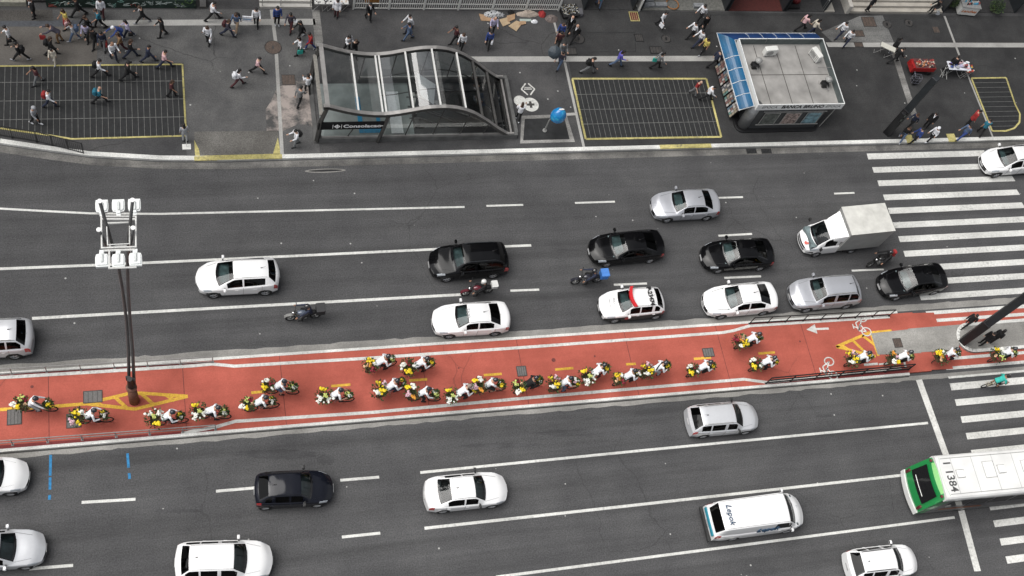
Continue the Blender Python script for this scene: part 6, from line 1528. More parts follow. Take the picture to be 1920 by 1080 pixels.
# x, y in the photograph (feet), heading, pose, top, bottom, options, label
PP = [
 (20, 82, 185, 'step', 'w', 'k', 'B', 'person in white shirt with dark trousers at the far left edge, walking left'),
 (40, 113, 170, 'stride', 'k', 'k', 'P', 'person all in black with a round backpack above the large grate'),
 (65, 33, 200, 'stand', 'k', 'k', 'jS', 'man in a dark suit with a white scarf at the top left'),
 (126, 52, 215, 'step', 'y', 'r', 'kLRh', 'woman in yellow top and red skirt with a pink folder'),
 (140, 76, 185, 'walk', 'l', 'j', 'P', 'person in grey top with dark backpack walking behind the yellow topped woman'),
 (112, 79, 175, 'bend', 'm', 'o', 'D', 'person in dark purple leaning forward with a dark red bag'),
 (98, 103, 350, 'walk', 'k', 'k', 'PjL', 'person in black with a large dark bag, left of the small white figure'),
 (102, 118, 265, 'step', 'c', 'c', 'q', 'small figure in cream clothes at the top edge of the large grate'),
 (148, 30, 180, 'stride', 'k', 'k', 'j', 'long striding person in black below the graffiti wall, left'),
 (192, 31, 260, 'step', 'w', 'd', 'jL', 'person in an open white coat over dark red at the graffiti wall'),
 (166, 62, 220, 'walk', 'k', 'k', '', 'person in black at the middle of the left crowd'),
 (188, 52, 200, 'walk2', 't', 'k', '', 'person in blue green shirt in the left crowd under the white coat'),
 (164, 76, 250, 'step', 'v', 'k', 'L', 'person in lavender top in the left crowd'),
 (178, 86, 240, 'walk', 'k', 'k', 'j', 'person in black just left of the red bag'),
 (194, 92, 265, 'step', 'n', 'g', 'LD', 'woman in dark clothes carrying a bright red bag'),
 (241, 70, 190, 'walk', 'v', 'n', 'LB', 'woman in purple striped top near the start of the pale band'),
 (228, 74, 210, 'bend', 'b', 'b', 'T', 'person in blue with a white cap bending behind the striped woman'),
 (228, 96, 200, 'walk2', 'o', 'd', 'L', 'person in brown patterned top above the white haired man'),
 (214, 112, 300, 'carry', 'w', 'n', 'g', 'bald older man in a pale shirt at the upper edge of the large grate'),
 (246, 108, 0, 'fstride', 'k', 'n', 'Lb', 'woman in black top with a yellow hem and blue jeans above the grate'),
 (279, 116, 0, 'stride', 'n', 'n', 'jW', 'man in a long navy coat striding right with a white paper'),
 (268, 43, 180, 'stride', 'k', 'k', 'S', 'person in black with a white collar crossing the pale band'),
 (305, 68, 190, 'step', 'k', 'k', 'Ljm', 'woman in long dark clothes right of the pale band start'),
 (309, 127, 0, 'stride', 'p', 'n', 'z', 'person in a pale pink shirt crossing the top right of the large grate'),
 (188, 144, 0, 'stride', 'w', 'k', 'P', 'man in a white shirt with a shoulder bag on the large grate'),
 (241, 149, 0, 'stride', 'k', 'k', 'jc', 'person in a black jacket and cap on the large grate'),
 (72, 157, 200, 'walk', 'd', 'g', 'L', 'person in dark red and brown on the left part of the grate'),
 (95, 201, 350, 'walk', 'w', 'n', 'Q', 'person in white shirt with a red backpack on the grate'),
 (68, 232, 330, 'step', 'l', 'k', 'T', 'hooded person in pale grey at the lower left of the grate'),
 (188, 193, 0, 'stride', 't', 'k', 'gQ', 'bald man in a turquoise shirt at the middle of the grate'),
 (323, 181, 340, 'step', 'd', 'k', 'L', 'woman in dark red at the right end of the large grate'),
 (347, 264, 100, 'stand', 'l', 'l', 'L', 'woman in pale denim standing by the white base at the kerb'),
 (399, 38, 0, 'stride', 'w', 'k', 'R', 'man in white shirt holding a round red thing beside the planter'),
 (390, 81, 260, 'phone', 'w', 'k', 'Lbh', 'woman in white top with red brown hair and a white handbag'),
 (427, 68, 330, 'fstride', 'm', 'n', 'LC', 'woman in dark top with rust backpack below the pale band'),
 (443, 57, 240, 'walk', 'j', 's', 'P', 'person in blue jacket and khaki skirt with a backpack on the pale band'),
 (480, 48, 270, 'carry', 'w', 'k', 'U', 'man in pale shirt with a white and blue board, left of the steps'),
 (519, 46, 275, 'stand', 'b', 'k', '', 'person in a blue and white patterned shirt in front of the steps'),
 (544, 56, 250, 'walk', 'm', 'd', 'W', 'person in dark purple holding papers in front of the steps'),
 (563, 72, 210, 'walk', 'k', 'k', 'jL', 'person in black with pale shoes above the red jacket'),
 (581, 92, 200, 'walk2', 'r', 'b', 'j', 'person in a red jacket and blue jeans left of the metro entrance'),
 (561, 102, 190, 'step', 'w', 'k', 'LG', 'woman in white top with a turquoise bag left of the metro entrance'),
 (483, 137, 340, 'stride', 'p', 'k', '', 'man in a pink shirt walking alone between the grate and entrance'),
 (446, 161, 15, 'fstride', 'w', 'd', 'LP', 'woman in white with dark red trousers and white backpack near the pink shirt'),
 (576, 172, 100, 'carry', 'w', 'k', '', 'person in white shirt leaning at the left wall of the metro entrance'),
 (561, 195, 60, 'walk', 'g', 'k', '', 'person in grey shirt and pale shoes beside the cement stain'),
 (554, 273, 200, 'carry', 'w', 'g', 'P', 'person in white with a black backpack below the cement stain near the kerb'),
 (630, 31, 250, 'stand', 'w', 'd', 'jL', 'person in dark red beneath a pale coat in front of the vending tables'),
 (690, 37, 280, 'carry', 'k', 'k', 'jS', 'man in black suit with folded hands right of the vending tables'),
 (650, 98, 300, 'phone', 'w', 'k', 'L', 'woman in white behind the left end of the metro canopy'),
 (663, 104, 280, 'walk', 'k', 'k', '', 'person in black behind the metro canopy'),
 (765, 58, 200, 'walk', 'w', 'n', '', 'person in white shirt above the metro canopy'),
 (764, 74, 190, 'walk', 'j', 'j', '', 'person in dark denim overlapping the white shirt above the canopy'),
 (851, 80, 200, 'walk', 'd', 'k', 'r', 'person in a wine red top above the canopy'),
 (863, 92, 250, 'step', 'w', 'k', 'Lb', 'woman in a white striped top next to the wine red one'),
 (920, 62, 270, 'carry', 'v', 'k', 'g', 'bald man in a lavender shirt below the cardboard'),
 (913, 88, 255, 'step', 'b', 'k', 'Lsh', 'woman in a blue cardigan with a cream bag below the lavender shirt'),
 (1064, 59, 235, 'walk', 'k', 'k', 'jSg', 'bald man in a black suit, left of the pair above the joint'),
 (1074, 75, 220, 'stride', 'k', 'k', 'jSg', 'bald man in a black suit, right of the pair above the joint'),
 (1047, 72, 240, 'step', 'b', 'k', '', 'person in bright blue on the white joint'),
 (1043, 88, 250, 'walk', 'd', 'k', 'L', 'person in dark red behind the bright blue one'),
 (1049, 108, 270, 'carry', 'g', 'j', '', 'person in grey plaid on the white joint'),
 (1046, 126, 230, 'walk', 'm', 'j', '', 'person in jeans below the open dark umbrella'),
 (1100, 137, 350, 'stride', 'k', 'g', 'PR2', 'person in black with a backpack and grey trousers hurrying right'),
 (1154, 124, 350, 'fstride', 'u', 'j', 'L', 'woman in a violet blue top on the stone band'),
 (1228, 128, 350, 'walk', 'g', 'k', 'LG', 'person in grey jacket with a green bag on the stone band'),
 (1235, 50, 300, 'step', 'w', 'k', 'LV', 'person in white with a white carrier bag in front of the shops'),
 (1309, 38, 210, 'walk', 'w', 'k', 'L', 'person in white hurrying out of the shop'),
 (1313, 58, 260, 'step', 'k', 'k', 'L', 'person in black with white bag below the shop corner'),
 (1293, 70, 200, 'walk', 'w', 'k', '', 'left person in white shirt of the pair above the yellow shirt'),
 (1306, 85, 200, 'stride', 'w', 'n', '', 'right person in white shirt of the pair above the yellow shirt'),
 (1314, 101, 210, 'step', 'y', 'k', 'L', 'woman in a yellow top above the newsstand awning'),
 (1335, 124, 10, 'stride', 'n', 'k', '', 'person in navy walking beneath the corner of the blue awning'),
 (1298, 178, 300, 'step', 'r', 'g', 'g', 'person in a red shirt and cap at the top right corner of the middle grate'),
 (1322, 188, 350, 'stride', 'w', 'k', '', 'person in white shirt between the grate and the newsstand racks'),
 (1499, 56, 10, 'stride', 'p', 'k', 'L', 'woman in a pink patterned top behind the newsstand'),
 (1518, 64, 350, 'walk', 'c', 'n', 'L', 'person in cream top behind the newsstand awning'),
 (1570, 70, 200, 'walk', 'w', 'n', '', 'man in white shirt and jeans right of the newsstand roof'),
 (1582, 84, 215, 'walk', 'w', 'n', '', 'person in white shirt lower right of the jeans man'),
 (1625, 20, 300, 'stand', 'k', 'k', 'j', 'person in black standing on the steps at the top right'),
 (1668, 98, 0, 'stand', 'k', 'k', 'jL', 'person in black behind the folding table'),
 (1672, 117, 0, 'stride', 'k', 'k', 'j', 'person in black walking between the folding table and the red cart'),
 (1120, 13, 270, 'step', 'e', 'j', '', 'person in turquoise trousers at the top edge, centre'),
 (1702, 238, 200, 'walk', 'n', 'k', '', 'person in navy in the group by the signal post'),
 (1734, 238, 220, 'stand', 'k', 'k', 'jS', 'person in black with a pale stripe in the kerb group'),
 (1686, 262, 240, 'walk', 'k', 'j', 'L', 'person in dark top nearest the foot of the signal post'),
 (1709, 267, 190, 'step', 'b', 'k', '', 'person in bright blue waiting at the kerb'),
 (1739, 264, 200, 'step', 'w', 'k', 'T', 'person in white over black waiting at the yellow kerb mark'),
 (1812, 234, 340, 'stand', 'r', 'k', 'j', 'person in a bright red jacket left of the rounded grate'),
 (1798, 260, 200, 'walk', 'j', 'b', 'L', 'person in pale jeans below the red jacket'),
 (1834, 251, 60, 'step', 't', 'k', '', 'person in turquoise by the corner of the rounded grate'),
 (1775, 133, 60, 'stand', 'k', 'k', 'j', 'clothes seller in black at the corner of the clothes table'),
 (970, 224, 80, 'phone', 'w', 'k', 'LT', 'person in white stripes between the metro entrance and the phone shell'),
 (1808, 610, 200, 'walk', 'k', 'k', 'jM', 'person in black, left of the three at the refuge island'),
 (1838, 645, 190, 'stand', 'k', 'k', 'jM', 'person in black, lowest of the three at the refuge island'),
 (1856, 640, 20, 'stand', 'k', 'k', 'jLM', 'person in black, right of the three at the refuge island'),
]
rp = random.Random(77)
def near_label(l): return 'carried by the ' + l
for (px, py, hd, pz, top, bot, opt, label) in PP:
    p = at(px, py, ZP); rz = R(hd + rp.uniform(-6, 6)); f = Vector((math.cos(rz), math.sin(rz), 0)); l = Vector((-f.y, f.x, 0))
    z0 = ZP
    if 'top right' in label and 'steps' in label: z0 = .45; p = at(px, py, z0)
    sk = 0 if rp.random() < .5 else (1 if rp.random() < .6 else 2)
    kw = dict(long_='L' in opt, skin=sk, torso='jacket' if 'j' in opt else ('tshirt' if top in 'pyetdr' and 'j' not in opt else 'shirt'), shoes='w' if 'T' in opt else ('l' if rp.random() < .2 else 'k'), hair=None if ('g' in opt) else ('b' if 'b' in opt[1:] or rp.random() < .15 else 'k'))
    if 'R' in opt and 'kL' in opt: kw['legs'] = 'skirt'
    sc_ = .82 if 'q' in opt else rp.uniform(.93, 1.01)
    t = person(Vector((p.x, p.y, z0)), rz, pz, top, bot, label, scale=sc_, **kw)
    if bot == 's' : pass
    D = POSES[pz]['_']
    def W_(v): v = Vector(v) * sc_; return Vector((p.x, p.y, z0)) + f * v.x + l * v.y + Vector((0, 0, v.z))
    short = ' '.join(label.replace(',', '').split()[:9])
    if 'c' in opt: g = MB(); h = D['head']; g.ell(h + Vector((0, 0, .07)), (.12, .11, .07), 12, 6); g.box(h + Vector((.13, 0, .06)), (.10, .14, .012)); part('cap', g, cloth('k'), t, True)
    if 'T' in opt and 'T' == opt[0]: g = MB(); h = D['head']; g.ell(h + Vector((-.01, 0, .035)), (.13, .115, .12), 12, 8); part('hood', g, cloth('l' if top == 'l' else 'w'), t, True)
    if 'S' in opt: g = MB(); n_ = D['neck']; g.tube([n_ + Vector((.0, .07, .02)), n_ + Vector((.09, .03, -.05)), n_ + Vector((.135, .0, -.22))], .022, 5); g.tube([n_ + Vector((.0, -.07, .02)), n_ + Vector((.09, -.03, -.05)), n_ + Vector((.135, .0, -.22))], .022, 5); part('collar', g, cloth('w'), t)
    if 'P' in opt: b_, ln = D['back']; o = bag('backpack', W_(b_), 'w' if 'white backpack' in label else ('j' if top == 'l' else 'k'), 'backpack of the ' + short, rz); 
    if 'Q' in opt: b_, ln = D['back']; o = bag('backpack', W_(b_), 'r' if 'red' in label else 't', 'backpack of the ' + short, rz)
    if 'C' in opt: b_, ln = D['back']; o = bag('backpack', W_(b_), 'd', 'rust backpack of the ' + short, rz)
    hnd = D['hand'][0]
    if 'D' in opt: bag('bag', W_(hnd), 'r', 'red bag of the ' + short, rz)
    if 'G' in opt: bag('bag', W_(hnd), 'e', 'green bag of the ' + short, rz)
    if 'V' in opt: bag('bag', W_(D['hand'][1]), 'w', 'white bag of the ' + short, rz)
    if 'B' in opt: bag('handbag', W_(hnd + Vector((0, .02, -.22))), 'k', 'dark bag of the ' + short, rz)
    if 'h' in opt: bag('handbag', W_(hnd + Vector((.05, 0, -.15))), 'w' if top != 'y' else 'p', 'pale handbag of the ' + short, rz)
    if 'R' in opt and 'k' not in opt and '2' not in opt: bag('ball', W_(hnd + Vector((.15, 0, .05))), 'r', 'round red bag of the ' + short, rz)
    if 'U' in opt: bag('board', W_(D['hand'][1] + Vector((.06, -.25, 0))), 'w', 'white and blue board held left of the steps', rz)
    if 'W' in opt: g = MB(); h = D['hand'][0]; g.box((0, 0, 0), (.22, .30, .02)); single('papers', g, cloth('w'), 'white papers of the ' + short, 'papers', W_(h + Vector((.08, 0, .06))), rz)
# open umbrella by the white joint
p = at(1040, 98, 2.0); t = thing('umbrella', 'open dark grey umbrella beside the white pavement joint', 'umbrella', p, R(20)); t.rotation_euler = (R(38), R(-30), R(20))
g = MB(); n_ = 8; vs = [(0, 0, .22)]
for k in range(n_ * 2):
    a = PI * k / n_; r_ = .42 * (1.0 if k % 2 == 0 else .94); vs.append((r_ * .55 * math.cos(a), r_ * .55 * math.sin(a), .15))
for k in range(n_ * 2):
    a = PI * k / n_; r_ = .42 * (1.0 if k % 2 == 0 else .93); vs.append((r_ * math.cos(a), r_ * math.sin(a), 0 if k % 2 == 0 else .015))
m_ = n_ * 2; g.add(vs, [(0, 1 + k, 1 + (k + 1) % m_) for k in range(m_)] + [(1 + k, 1 + m_ + k, 1 + m_ + (k + 1) % m_, 1 + (k + 1) % m_) for k in range(m_)]); part('canopy', g, mat('umbrella_grey', (.035, .048, .06), .5, var=.2), t)
g = MB(); g.tube([(0, 0, .27), (0, 0, -.60)], .010, 5); part('shaft', g, STEEL, t)
# white stand at the kerb next to the denim woman
p = at(350, 276, ZP); t = thing('sign_stand', 'white square base with a thin pole at the kerb, right of the large grate', 'stand', p); g = MB(); g.box((0, 0, .03), (.46, .34, .06)); part('base', g, PLAST, t); g = MB(); g.tube([(0, 0, .06), (0, .02, 1.1)], .018, 6); part('pole', g, PLAST, t)

# ================================================================ STREET FURNITURE AND STALLS
p = at(1021, 245, ZP); t = thing('telephone_booth', 'blue egg shaped telephone shell on a thin curved post', 'telephone booth', p)
g = MB(); g.tube([(0, 0, 0), (.02, 0, 1.0), (.10, .0, 1.55), (.30, .0, 1.85)], .04, 8); g.cyl((0, 0, .03), .13, .05, 14); part('post', g, GALV, t)
g = MB(); vs = []; n_ = 14; k_ = 9
for j in range(k_ + 1):
    th = PI * .62 * j / k_
    for i in range(n_): a = 2 * PI * i / n_; vs.append((.46 + .48 * math.sin(th) * math.cos(a), .42 * math.sin(th) * math.sin(a), 1.55 + .62 * math.cos(th)))
g.add(vs, [(j * n_ + i, (j + 1) * n_ + i, (j + 1) * n_ + (i + 1) % n_, j * n_ + (i + 1) % n_) for j in range(k_) for i in range(n_) if not (j > 5 and i in (0, 1, n_ - 1))])
m_, tt_, bb_ = new_mat('phone_shell'); MATS['phone_shell'] = m_
tc_ = N(tt_, 'ShaderNodeTexCoord'); vz = N(tt_, 'ShaderNodeTexNoise', Scale=3.2, Detail=3.0); tt_.links.new(tc_.outputs['Object'], vz.inputs['Vector']); cr = N(tt_, 'ShaderNodeValToRGB')
for e_, (ps, c) in zip([cr.color_ramp.elements[0], cr.color_ramp.elements[1]], ((.40, (.01, .16, .42, 1)), (.72, (.05, .42, .60, 1)))): e_.position = ps; e_.color = c
e_ = cr.color_ramp.elements.new(.55); e_.color = (.01, .22, .50, 1); tt_.links.new(vz.outputs['Fac'], cr.inputs[0]); tt_.links.new(cr.outputs[0], bb_.inputs['Base Color']); bb_.inputs['Roughness'].default_value = .2; bb_.inputs['Coat Weight'].default_value = .6
part('shell', g, m_, t, True)
g = MB(); g.rbox((.30, 0, 1.35), (.16, .24, .40), .04); part('telephone', g, DKGREY, t)
g = MB(); g.ell((.52, .03, 2.172), (.18, .06, .012), 10, 5); part('emblem', g, PLAST, t)

def on_frame(g, pts): pass
p = at(1722, 133, ZP); rz = 0
t = thing('vending_cart', 'red vending cart heaped with small packets near the signal post', 'cart', (p.x, p.y, ZP), R(-2))
RC = mat('cart_red', (.30, .012, .012), .5, var=.25)
g = MB(); g.box((0, 0, .62), (1.55, .78, .36)); g.box((-.86, 0, .58), (.18, .80, .44), 0, 0, None, .8, .9); part('body', g, RC, t)
g = MB(); g.box((0, 0, .805), (1.5, .74, .02)); part('tray', g, mat('tray', (.10, .03, .03), .7, var=.4), t)
for s_ in (-1, 1):
    for sx in (-1, 1): g = MB(); g.ring((sx * .55, s_ * .34, .20), .17, .03, 16, 5, 'Y'); g.cyl((sx * .55, s_ * .34, .2), .05, .06, 8, 0, 'Y'); part('wheel', g, BLACK, t)
rr = random.Random(3); pc = [mat('goods_%d' % i, c, .5, var=.3, scale=20) for i, c in enumerate(((.32, .05, .04), (.18, .10, .07), (.5, .40, .32), (.10, .05, .04), (.45, .18, .08), (.04, .04, .05), (.42, .30, .26)))]
g = MB()
for i in range(90):
    g.box((rr.uniform(-.66, .70), rr.uniform(-.31, .31), .83 + rr.uniform(0, .05)), (rr.uniform(.07, .14), rr.uniform(.06, .11), rr.uniform(.03, .10)), rr.randrange(7), rr.uniform(0, 3))
part('goods', g, pc, t)
p = at(1711, 156, ZP); t = thing('hand_trolley', 'small grey metal trolley basket just below the red cart', 'trolley', (p.x, p.y, ZP), R(-8)); g = MB()
for z in (.25, .5, .78):
    g.tube([(-.26, -.18, z), (.26, -.18, z), (.26, .18, z), (-.26, .18, z)], .012, 4, closed=True)
for x in (-.26, 0, .26):
    for y in (-.18, .18): g.tube([(x, y, .2), (x, y, .78)], .010, 4)
part('basket', g, mat('trolleymetal', (.25, .25, .30), .4, .4), t); g = MB(); g.box((.05, 0, .35), (.34, .3, .28)); part('bin', g, BLACK, t)
g = MB(); g.tube([(-.26, -.18, .78), (-.36, -.18, 1.0), (-.36, .18, 1.0), (-.26, .18, .78)], .014, 5); part('handle', g, mat('trolleymetal', (0, 0, 0)), t)
for y in (-.18, .18): g = MB(); g.cyl((0, y, .10), .10, .04, 14, 0, 'Y'); part('wheel', g, BLACK, t)
def trestle(px, py, sx, sy, h, rz, label, top_m, name='folding_table', cat='table'):
    p = at(px, py, ZP); t = thing(name, label, cat, (p.x, p.y, ZP), rz)
    g = MB(); g.rbox((0, 0, h), (sx, sy, .04), .03); part('tabletop', g, top_m, t)
    for s_ in (-1, 1):
        g = MB(); g.tube([(s_ * sx * .36 - .22, -sy * .4, 0), (s_ * sx * .36 + .22, -sy * .4, h - .02)], .015, 5); g.tube([(s_ * sx * .36 - .22, sy * .4, 0), (s_ * sx * .36 - .22, -sy * .4, 0)], .013, 4); part('leg', g, STEEL, t)
        g = MB(); g.tube([(s_ * sx * .36 + .22, sy * .4, 0), (s_ * sx * .36 - .22, sy * .4, h - .02)], .015, 5); part('leg', g, STEEL, t)
    return t
trestle(1654, 103, 1.05, .42, .85, R(-32), 'small white folding table with crossed legs beside two people in black', mat('tablewhite', (.55, .54, .48), .5))
t = trestle(1786, 137, 1.65, .70, .80, R(-4), 'white table covered in heaped coloured clothes', mat('tablecloth', (.62, .64, .70), .7), 'clothes_table')
rr = random.Random(12); ccs = [cloth(k) for k in 'wlbrpvkuds']
g = MB()
for i in range(34):
    c = (rr.uniform(-.72, .72), rr.uniform(-.22, .36), .85 + rr.uniform(0, .10)); g.ell(c, (rr.uniform(.08, .17), rr.uniform(.06, .12), rr.uniform(.03, .07)), 8, 4, rr.randrange(10), None, .25, rr)
part('clothes', g, ccs, t)
t = trestle(1806, 140, .50, .55, .62, R(10), 'little display of colourful toys right of the clothes table', mat('toytable', (.30, .08, .06), .7), 'toy_display', 'display')
rr = random.Random(21); tc2 = [mat('toy_%d' % i, c, .4) for i, c in enumerate(((.55, .08, .05), (.05, .25, .4), (.6, .45, .06), (.6, .58, .5), (.5, .2, .1), (.02, .02, .02)))]
g = MB()
for i in range(34): c = (rr.uniform(-.26, .26), rr.uniform(-.28, .28), .66 + rr.uniform(0, .12)); r_ = rr.uniform(.03, .07); g.ell(c, (r_, r_, r_ * 1.2), 7, 4, rr.randrange(6))
part('toys', g, tc2, t)
t = thing('goods_rack', 'black wire rack leaning beside the clothes table', 'rack', at(1768, 143, ZP), R(20)); g = MB()
g.tube([(-.35, 0, 0), (-.35, .1, .9), (.25, .1, .9), (.25, 0, 0)], .015, 5); g.tube([(-.1, -.05, 0), (-.2, .2, .85)], .02, 5); g.tube([(.1, -.3, 0), (.0, .3, .8)], .018, 5); part('frame', g, PLAST, t); g = MB(); g.box((0, .12, .72), (.7, .3, .12)); part('black_bags', g, BLACK, t)

# ================================================================ THE BUILDING LINE AT THE TOP OF THE PICTURE
YB = 45.32
def xw(px, py=17, z=ZP): return at(px, py, z).x
# planter wall with graffiti
t = thing('planter_wall', 'long dark green planter wall covered in pale graffiti, at the top left', 'planter', (xw(88), YB, ZP)); L_w = xw(368) - xw(88)
GW = mat('graffiti_green', (.016, .034, .026), .7, var=.4, scale=3)
g = MB(); g.box((L_w / 2, .12, .35), (L_w, .24, .70)); part('wall', g, GW, t); g = MB(); g.box((L_w / 2, .50, .64), (L_w - .1, .52, .10)); part('soil', g, mat('soil', (.03, .022, .016), .9, var=.4), t)
rr = random.Random(31); g = MB(); gm = [mat('spray_white', (.40, .46, .44), .8), mat('spray_red', (.30, .06, .05), .8), mat('spray_mint', (.16, .30, .26), .8)]
x = .3
while x < L_w - .6:
    if rr.random() < .80:
        q = []; cx_, cz_ = x, rr.uniform(.2, .5)
        for k in range(rr.randrange(5, 10)): q.append((cx_ + rr.uniform(-.24, .24), -.012, min(.66, max(.06, cz_ + rr.uniform(-.2, .2)))))
        mi = 0 if rr.random() < .8 else rr.randrange(3)
        for a, b in zip(q[:-1], q[1:]):
            g.tube([a, b], .012, 3, mi)
    x += rr.uniform(.16, .36)
part('graffiti', g, gm, t)
rr = random.Random(5); g = MB()
for i in range(1500):
    x = rr.uniform(.1, L_w - .1); cl = .5 + .5 * math.sin(x * 1.9) ; z = .68 + rr.random() * (.18 + .25 * cl + (.35 if x > L_w - 1.6 else 0)); y = rr.uniform(.26, .74)
    if x > L_w - 1.2 and rr.random() < .3: y = rr.uniform(-.15, .3); z = rr.uniform(.3, .9)
    d = Vector((rr.uniform(-1, 1), rr.uniform(-1, .6), rr.uniform(-.2, 1))).normalized(); q = d.cross(Vector((0, 0, 1))).normalized() if abs(d.z) < .95 else Vector((1, 0, 0)); ln = rr.uniform(.08, .2); p_ = Vector((x, y, z))
    g.add([p_, p_ + d * ln * .5 - q * .03, p_ + d * ln, p_ + d * ln * .5 + q * .03], [(0, 1, 2, 3)], 0 if rr.random() < .6 else 1)
part('plants', g, [mat('ivy', (.05, .10, .02), .7, var=.4, scale=12), mat('ivy_dark', (.015, .035, .012), .7, var=.4, scale=12)], t)
t = thing('concrete_pillar', 'pale pillar at the right end of the graffiti planter', 'pillar', (xw(381), YB + .3, ZP)); g = MB(); g.box((0, 0, 1.5), (.34, .5, 3.0)); part('shaft', g, mat('pillar', (.28, .27, .26), .8, var=.15), t); g = MB(); g.box((0, 0, .05), (.42, .6, .10)); part('foot', g, IRON, t)
# ledge far left with railing
t = thing('stone_ledge', 'pale stone ledge with a dark railing at the far top left corner', 'ledge', (xw(50), YB, ZP)); g = MB(); g.box((-3.0, .30, .18), (6.0, .5, .36)); part('ledge', g, mat('ledge', (.30, .29, .24), .8, var=.2), t)
g = MB(); g.box((-3.0, .62, .60), (6.0, .10, .06)); g.box((-3.0, .62, .95), (6.0, .10, .06)); 
for i in range(12): g.box((-.2 - i * .5, .62, .6), (.05, .05, .75))
part('railing', g, BLACK, t)
t = thing('iron_gate', 'dark barred gate between the ledge and the graffiti planter', 'gate', (xw(62), YB + .35, ZP)); g = MB(); w_ = xw(88) - xw(62)
for i in range(12): g.tube([(w_ * (i + .5) / 12, 0, 0), (w_ * (i + .5) / 12, 0, 1.8)], .018, 5)
part('bars', g, IRON, t); g = MB(); g.box((w_ / 2, 0, .1), (w_, .05, .05)); g.box((w_ / 2, 0, 1.75), (w_, .05, .05)); part('frame', g, BLACK, t)
# dark building plinths and shop fronts
def wallbox(name, label, cat, px0, px1, y0, d, h, m, extra=None):
    x0, x1 = xw(px0), xw(px1); t = thing(name, label, cat, ((x0 + x1) / 2, y0, ZP)); g = MB(); g.box((0, d / 2, h / 2), (x1 - x0, d, h)); part('wall', g, m, t); return t, x1 - x0
# first steps
def steps(px0, px1, label, n, dep, m, rail=True, drop=0.):
    x0, x1 = xw(px0), xw(px1); t = thing('steps', label, 'steps', (x0, YB - drop, ZP)); L = x1 - x0
    for i in range(n):
        g = MB(); g.box((L / 2, dep * (i + .5) + (n - i - 1) * 0, .075 + .15 * i), (L, dep, .15)) if i == n - 1 else g.box((L / 2, dep * (i + .5), .075 * (i + 1)), (L, dep, .15 * (i + 1))); 
        o = part('step', g, m, t); g = MB(); g.box((L / 2, dep * i + .02, .15 * (i + 1) + .003), (L, .035, .012)); part('nosing', g, mat('nosing', (.12, .11, .10), .8), o)
    g = MB(); g.box((L / 2, dep * n + 1.2, .15 * n - .08), (L, 2.4, .15)); part('landing', g, m, t)
    return t, L
STW = mat('step_stone', (.46, .45, .42), .8, var=.12, scale=3); STC = mat('step_cream', (.40, .375, .33), .8, var=.15, scale=2)
t, L = steps(487, 585, 'narrow white steps with thin metal handrails at the top, left of centre', 4, .30, STW)
for x in (.15, L * .4, L - .1):
    g = MB(); g.tube([(x, .1, .2), (x, .1, 1.0), (x, 1.3, 1.5), (x, 1.3, .6)], .03, 6); part('handrail', g, STEEL, t)
t, L = steps(1588, 1762, 'broad cream stone steps at the top right', 5, .36, STC, drop=.02)
g = MB(); g.box((-.14, .9, .38), (.26, 1.9, .76)); part('side_wall', g, mat('sidewall', (.48, .46, .42), .8, var=.1), t)
# vending tables with jewellery next to the first steps
def goods_table(px, label, sx, seed, cols_, name='vending_table'):
    t = trestle(px, 21, sx, .50, .72, 0, label, mat('cloth_white_t', (.60, .60, .58), .7), name)
    t.location.y = YB + .05; rr = random.Random(seed); g = MB()
    for i in range(26): g.box((rr.uniform(-sx * .45, sx * .45), rr.uniform(-.2, .22), .75), (rr.uniform(.05, .12), rr.uniform(.04, .09), .025), rr.randrange(len(cols_)), rr.uniform(0, 3))
    part('goods', g, cols_, t); return t
goods_table(602, 'vending table with dark trays at the right of the narrow steps', .85, 1, [BLACK, PLAST, GALV]); goods_table(634, 'vending table with a white cloth behind the person in dark red', 1.15, 2, [BLACK, PLAST, pc[2]])
# white slatted fence
x0, x1 = xw(662), xw(1046); L = x1 - x0; t = thing('white_fence', 'long white metal fence of close upright bars at the top centre', 'fence', (x0, YB + .02, ZP)); FW = mat('fence_white', (.66, .66, .63), .5, var=.06)
for i in range(7):
    g = MB(); g.box((L * i / 6, 0, .9), (.10, .06, 1.8)); part('post', g, FW, t)
for z in (.12, .55, 1.7): g = MB(); g.box((L / 2, 0, z), (L, .035, .05)); part('rail', g, FW, t)
for i in range(96):
    x = L * (i + .5) / 96
    if .9 < x < 1.55: continue
    g = MB(); g.box((x, 0, .9), (.035, .028, 1.62)); part('bar', g, FW, t)
t = thing('orange_panel', 'orange brown board behind the gap near the left end of the white fence', 'board', (x0 + 1.2, YB + .55, ZP)); g = MB(); g.box((0, 0, .45), (.85, .08, .9)); part('board', g, mat('orange_board', (.36, .17, .05), .7, var=.2), t); g = MB(); g.box((0, -.05, .9), (.9, .03, .05)); part('rim', g, IRON, t)
# dark ground behind fence and building walls
DKW = mat('dark_wall', (.025, .025, .026), .8, var=.3)
g = MB(); g.box(((x0 + x1) / 2, YB + 1.6, .165), (L + 1, 2.9, .03)); struct('forecourt', g, DKW)
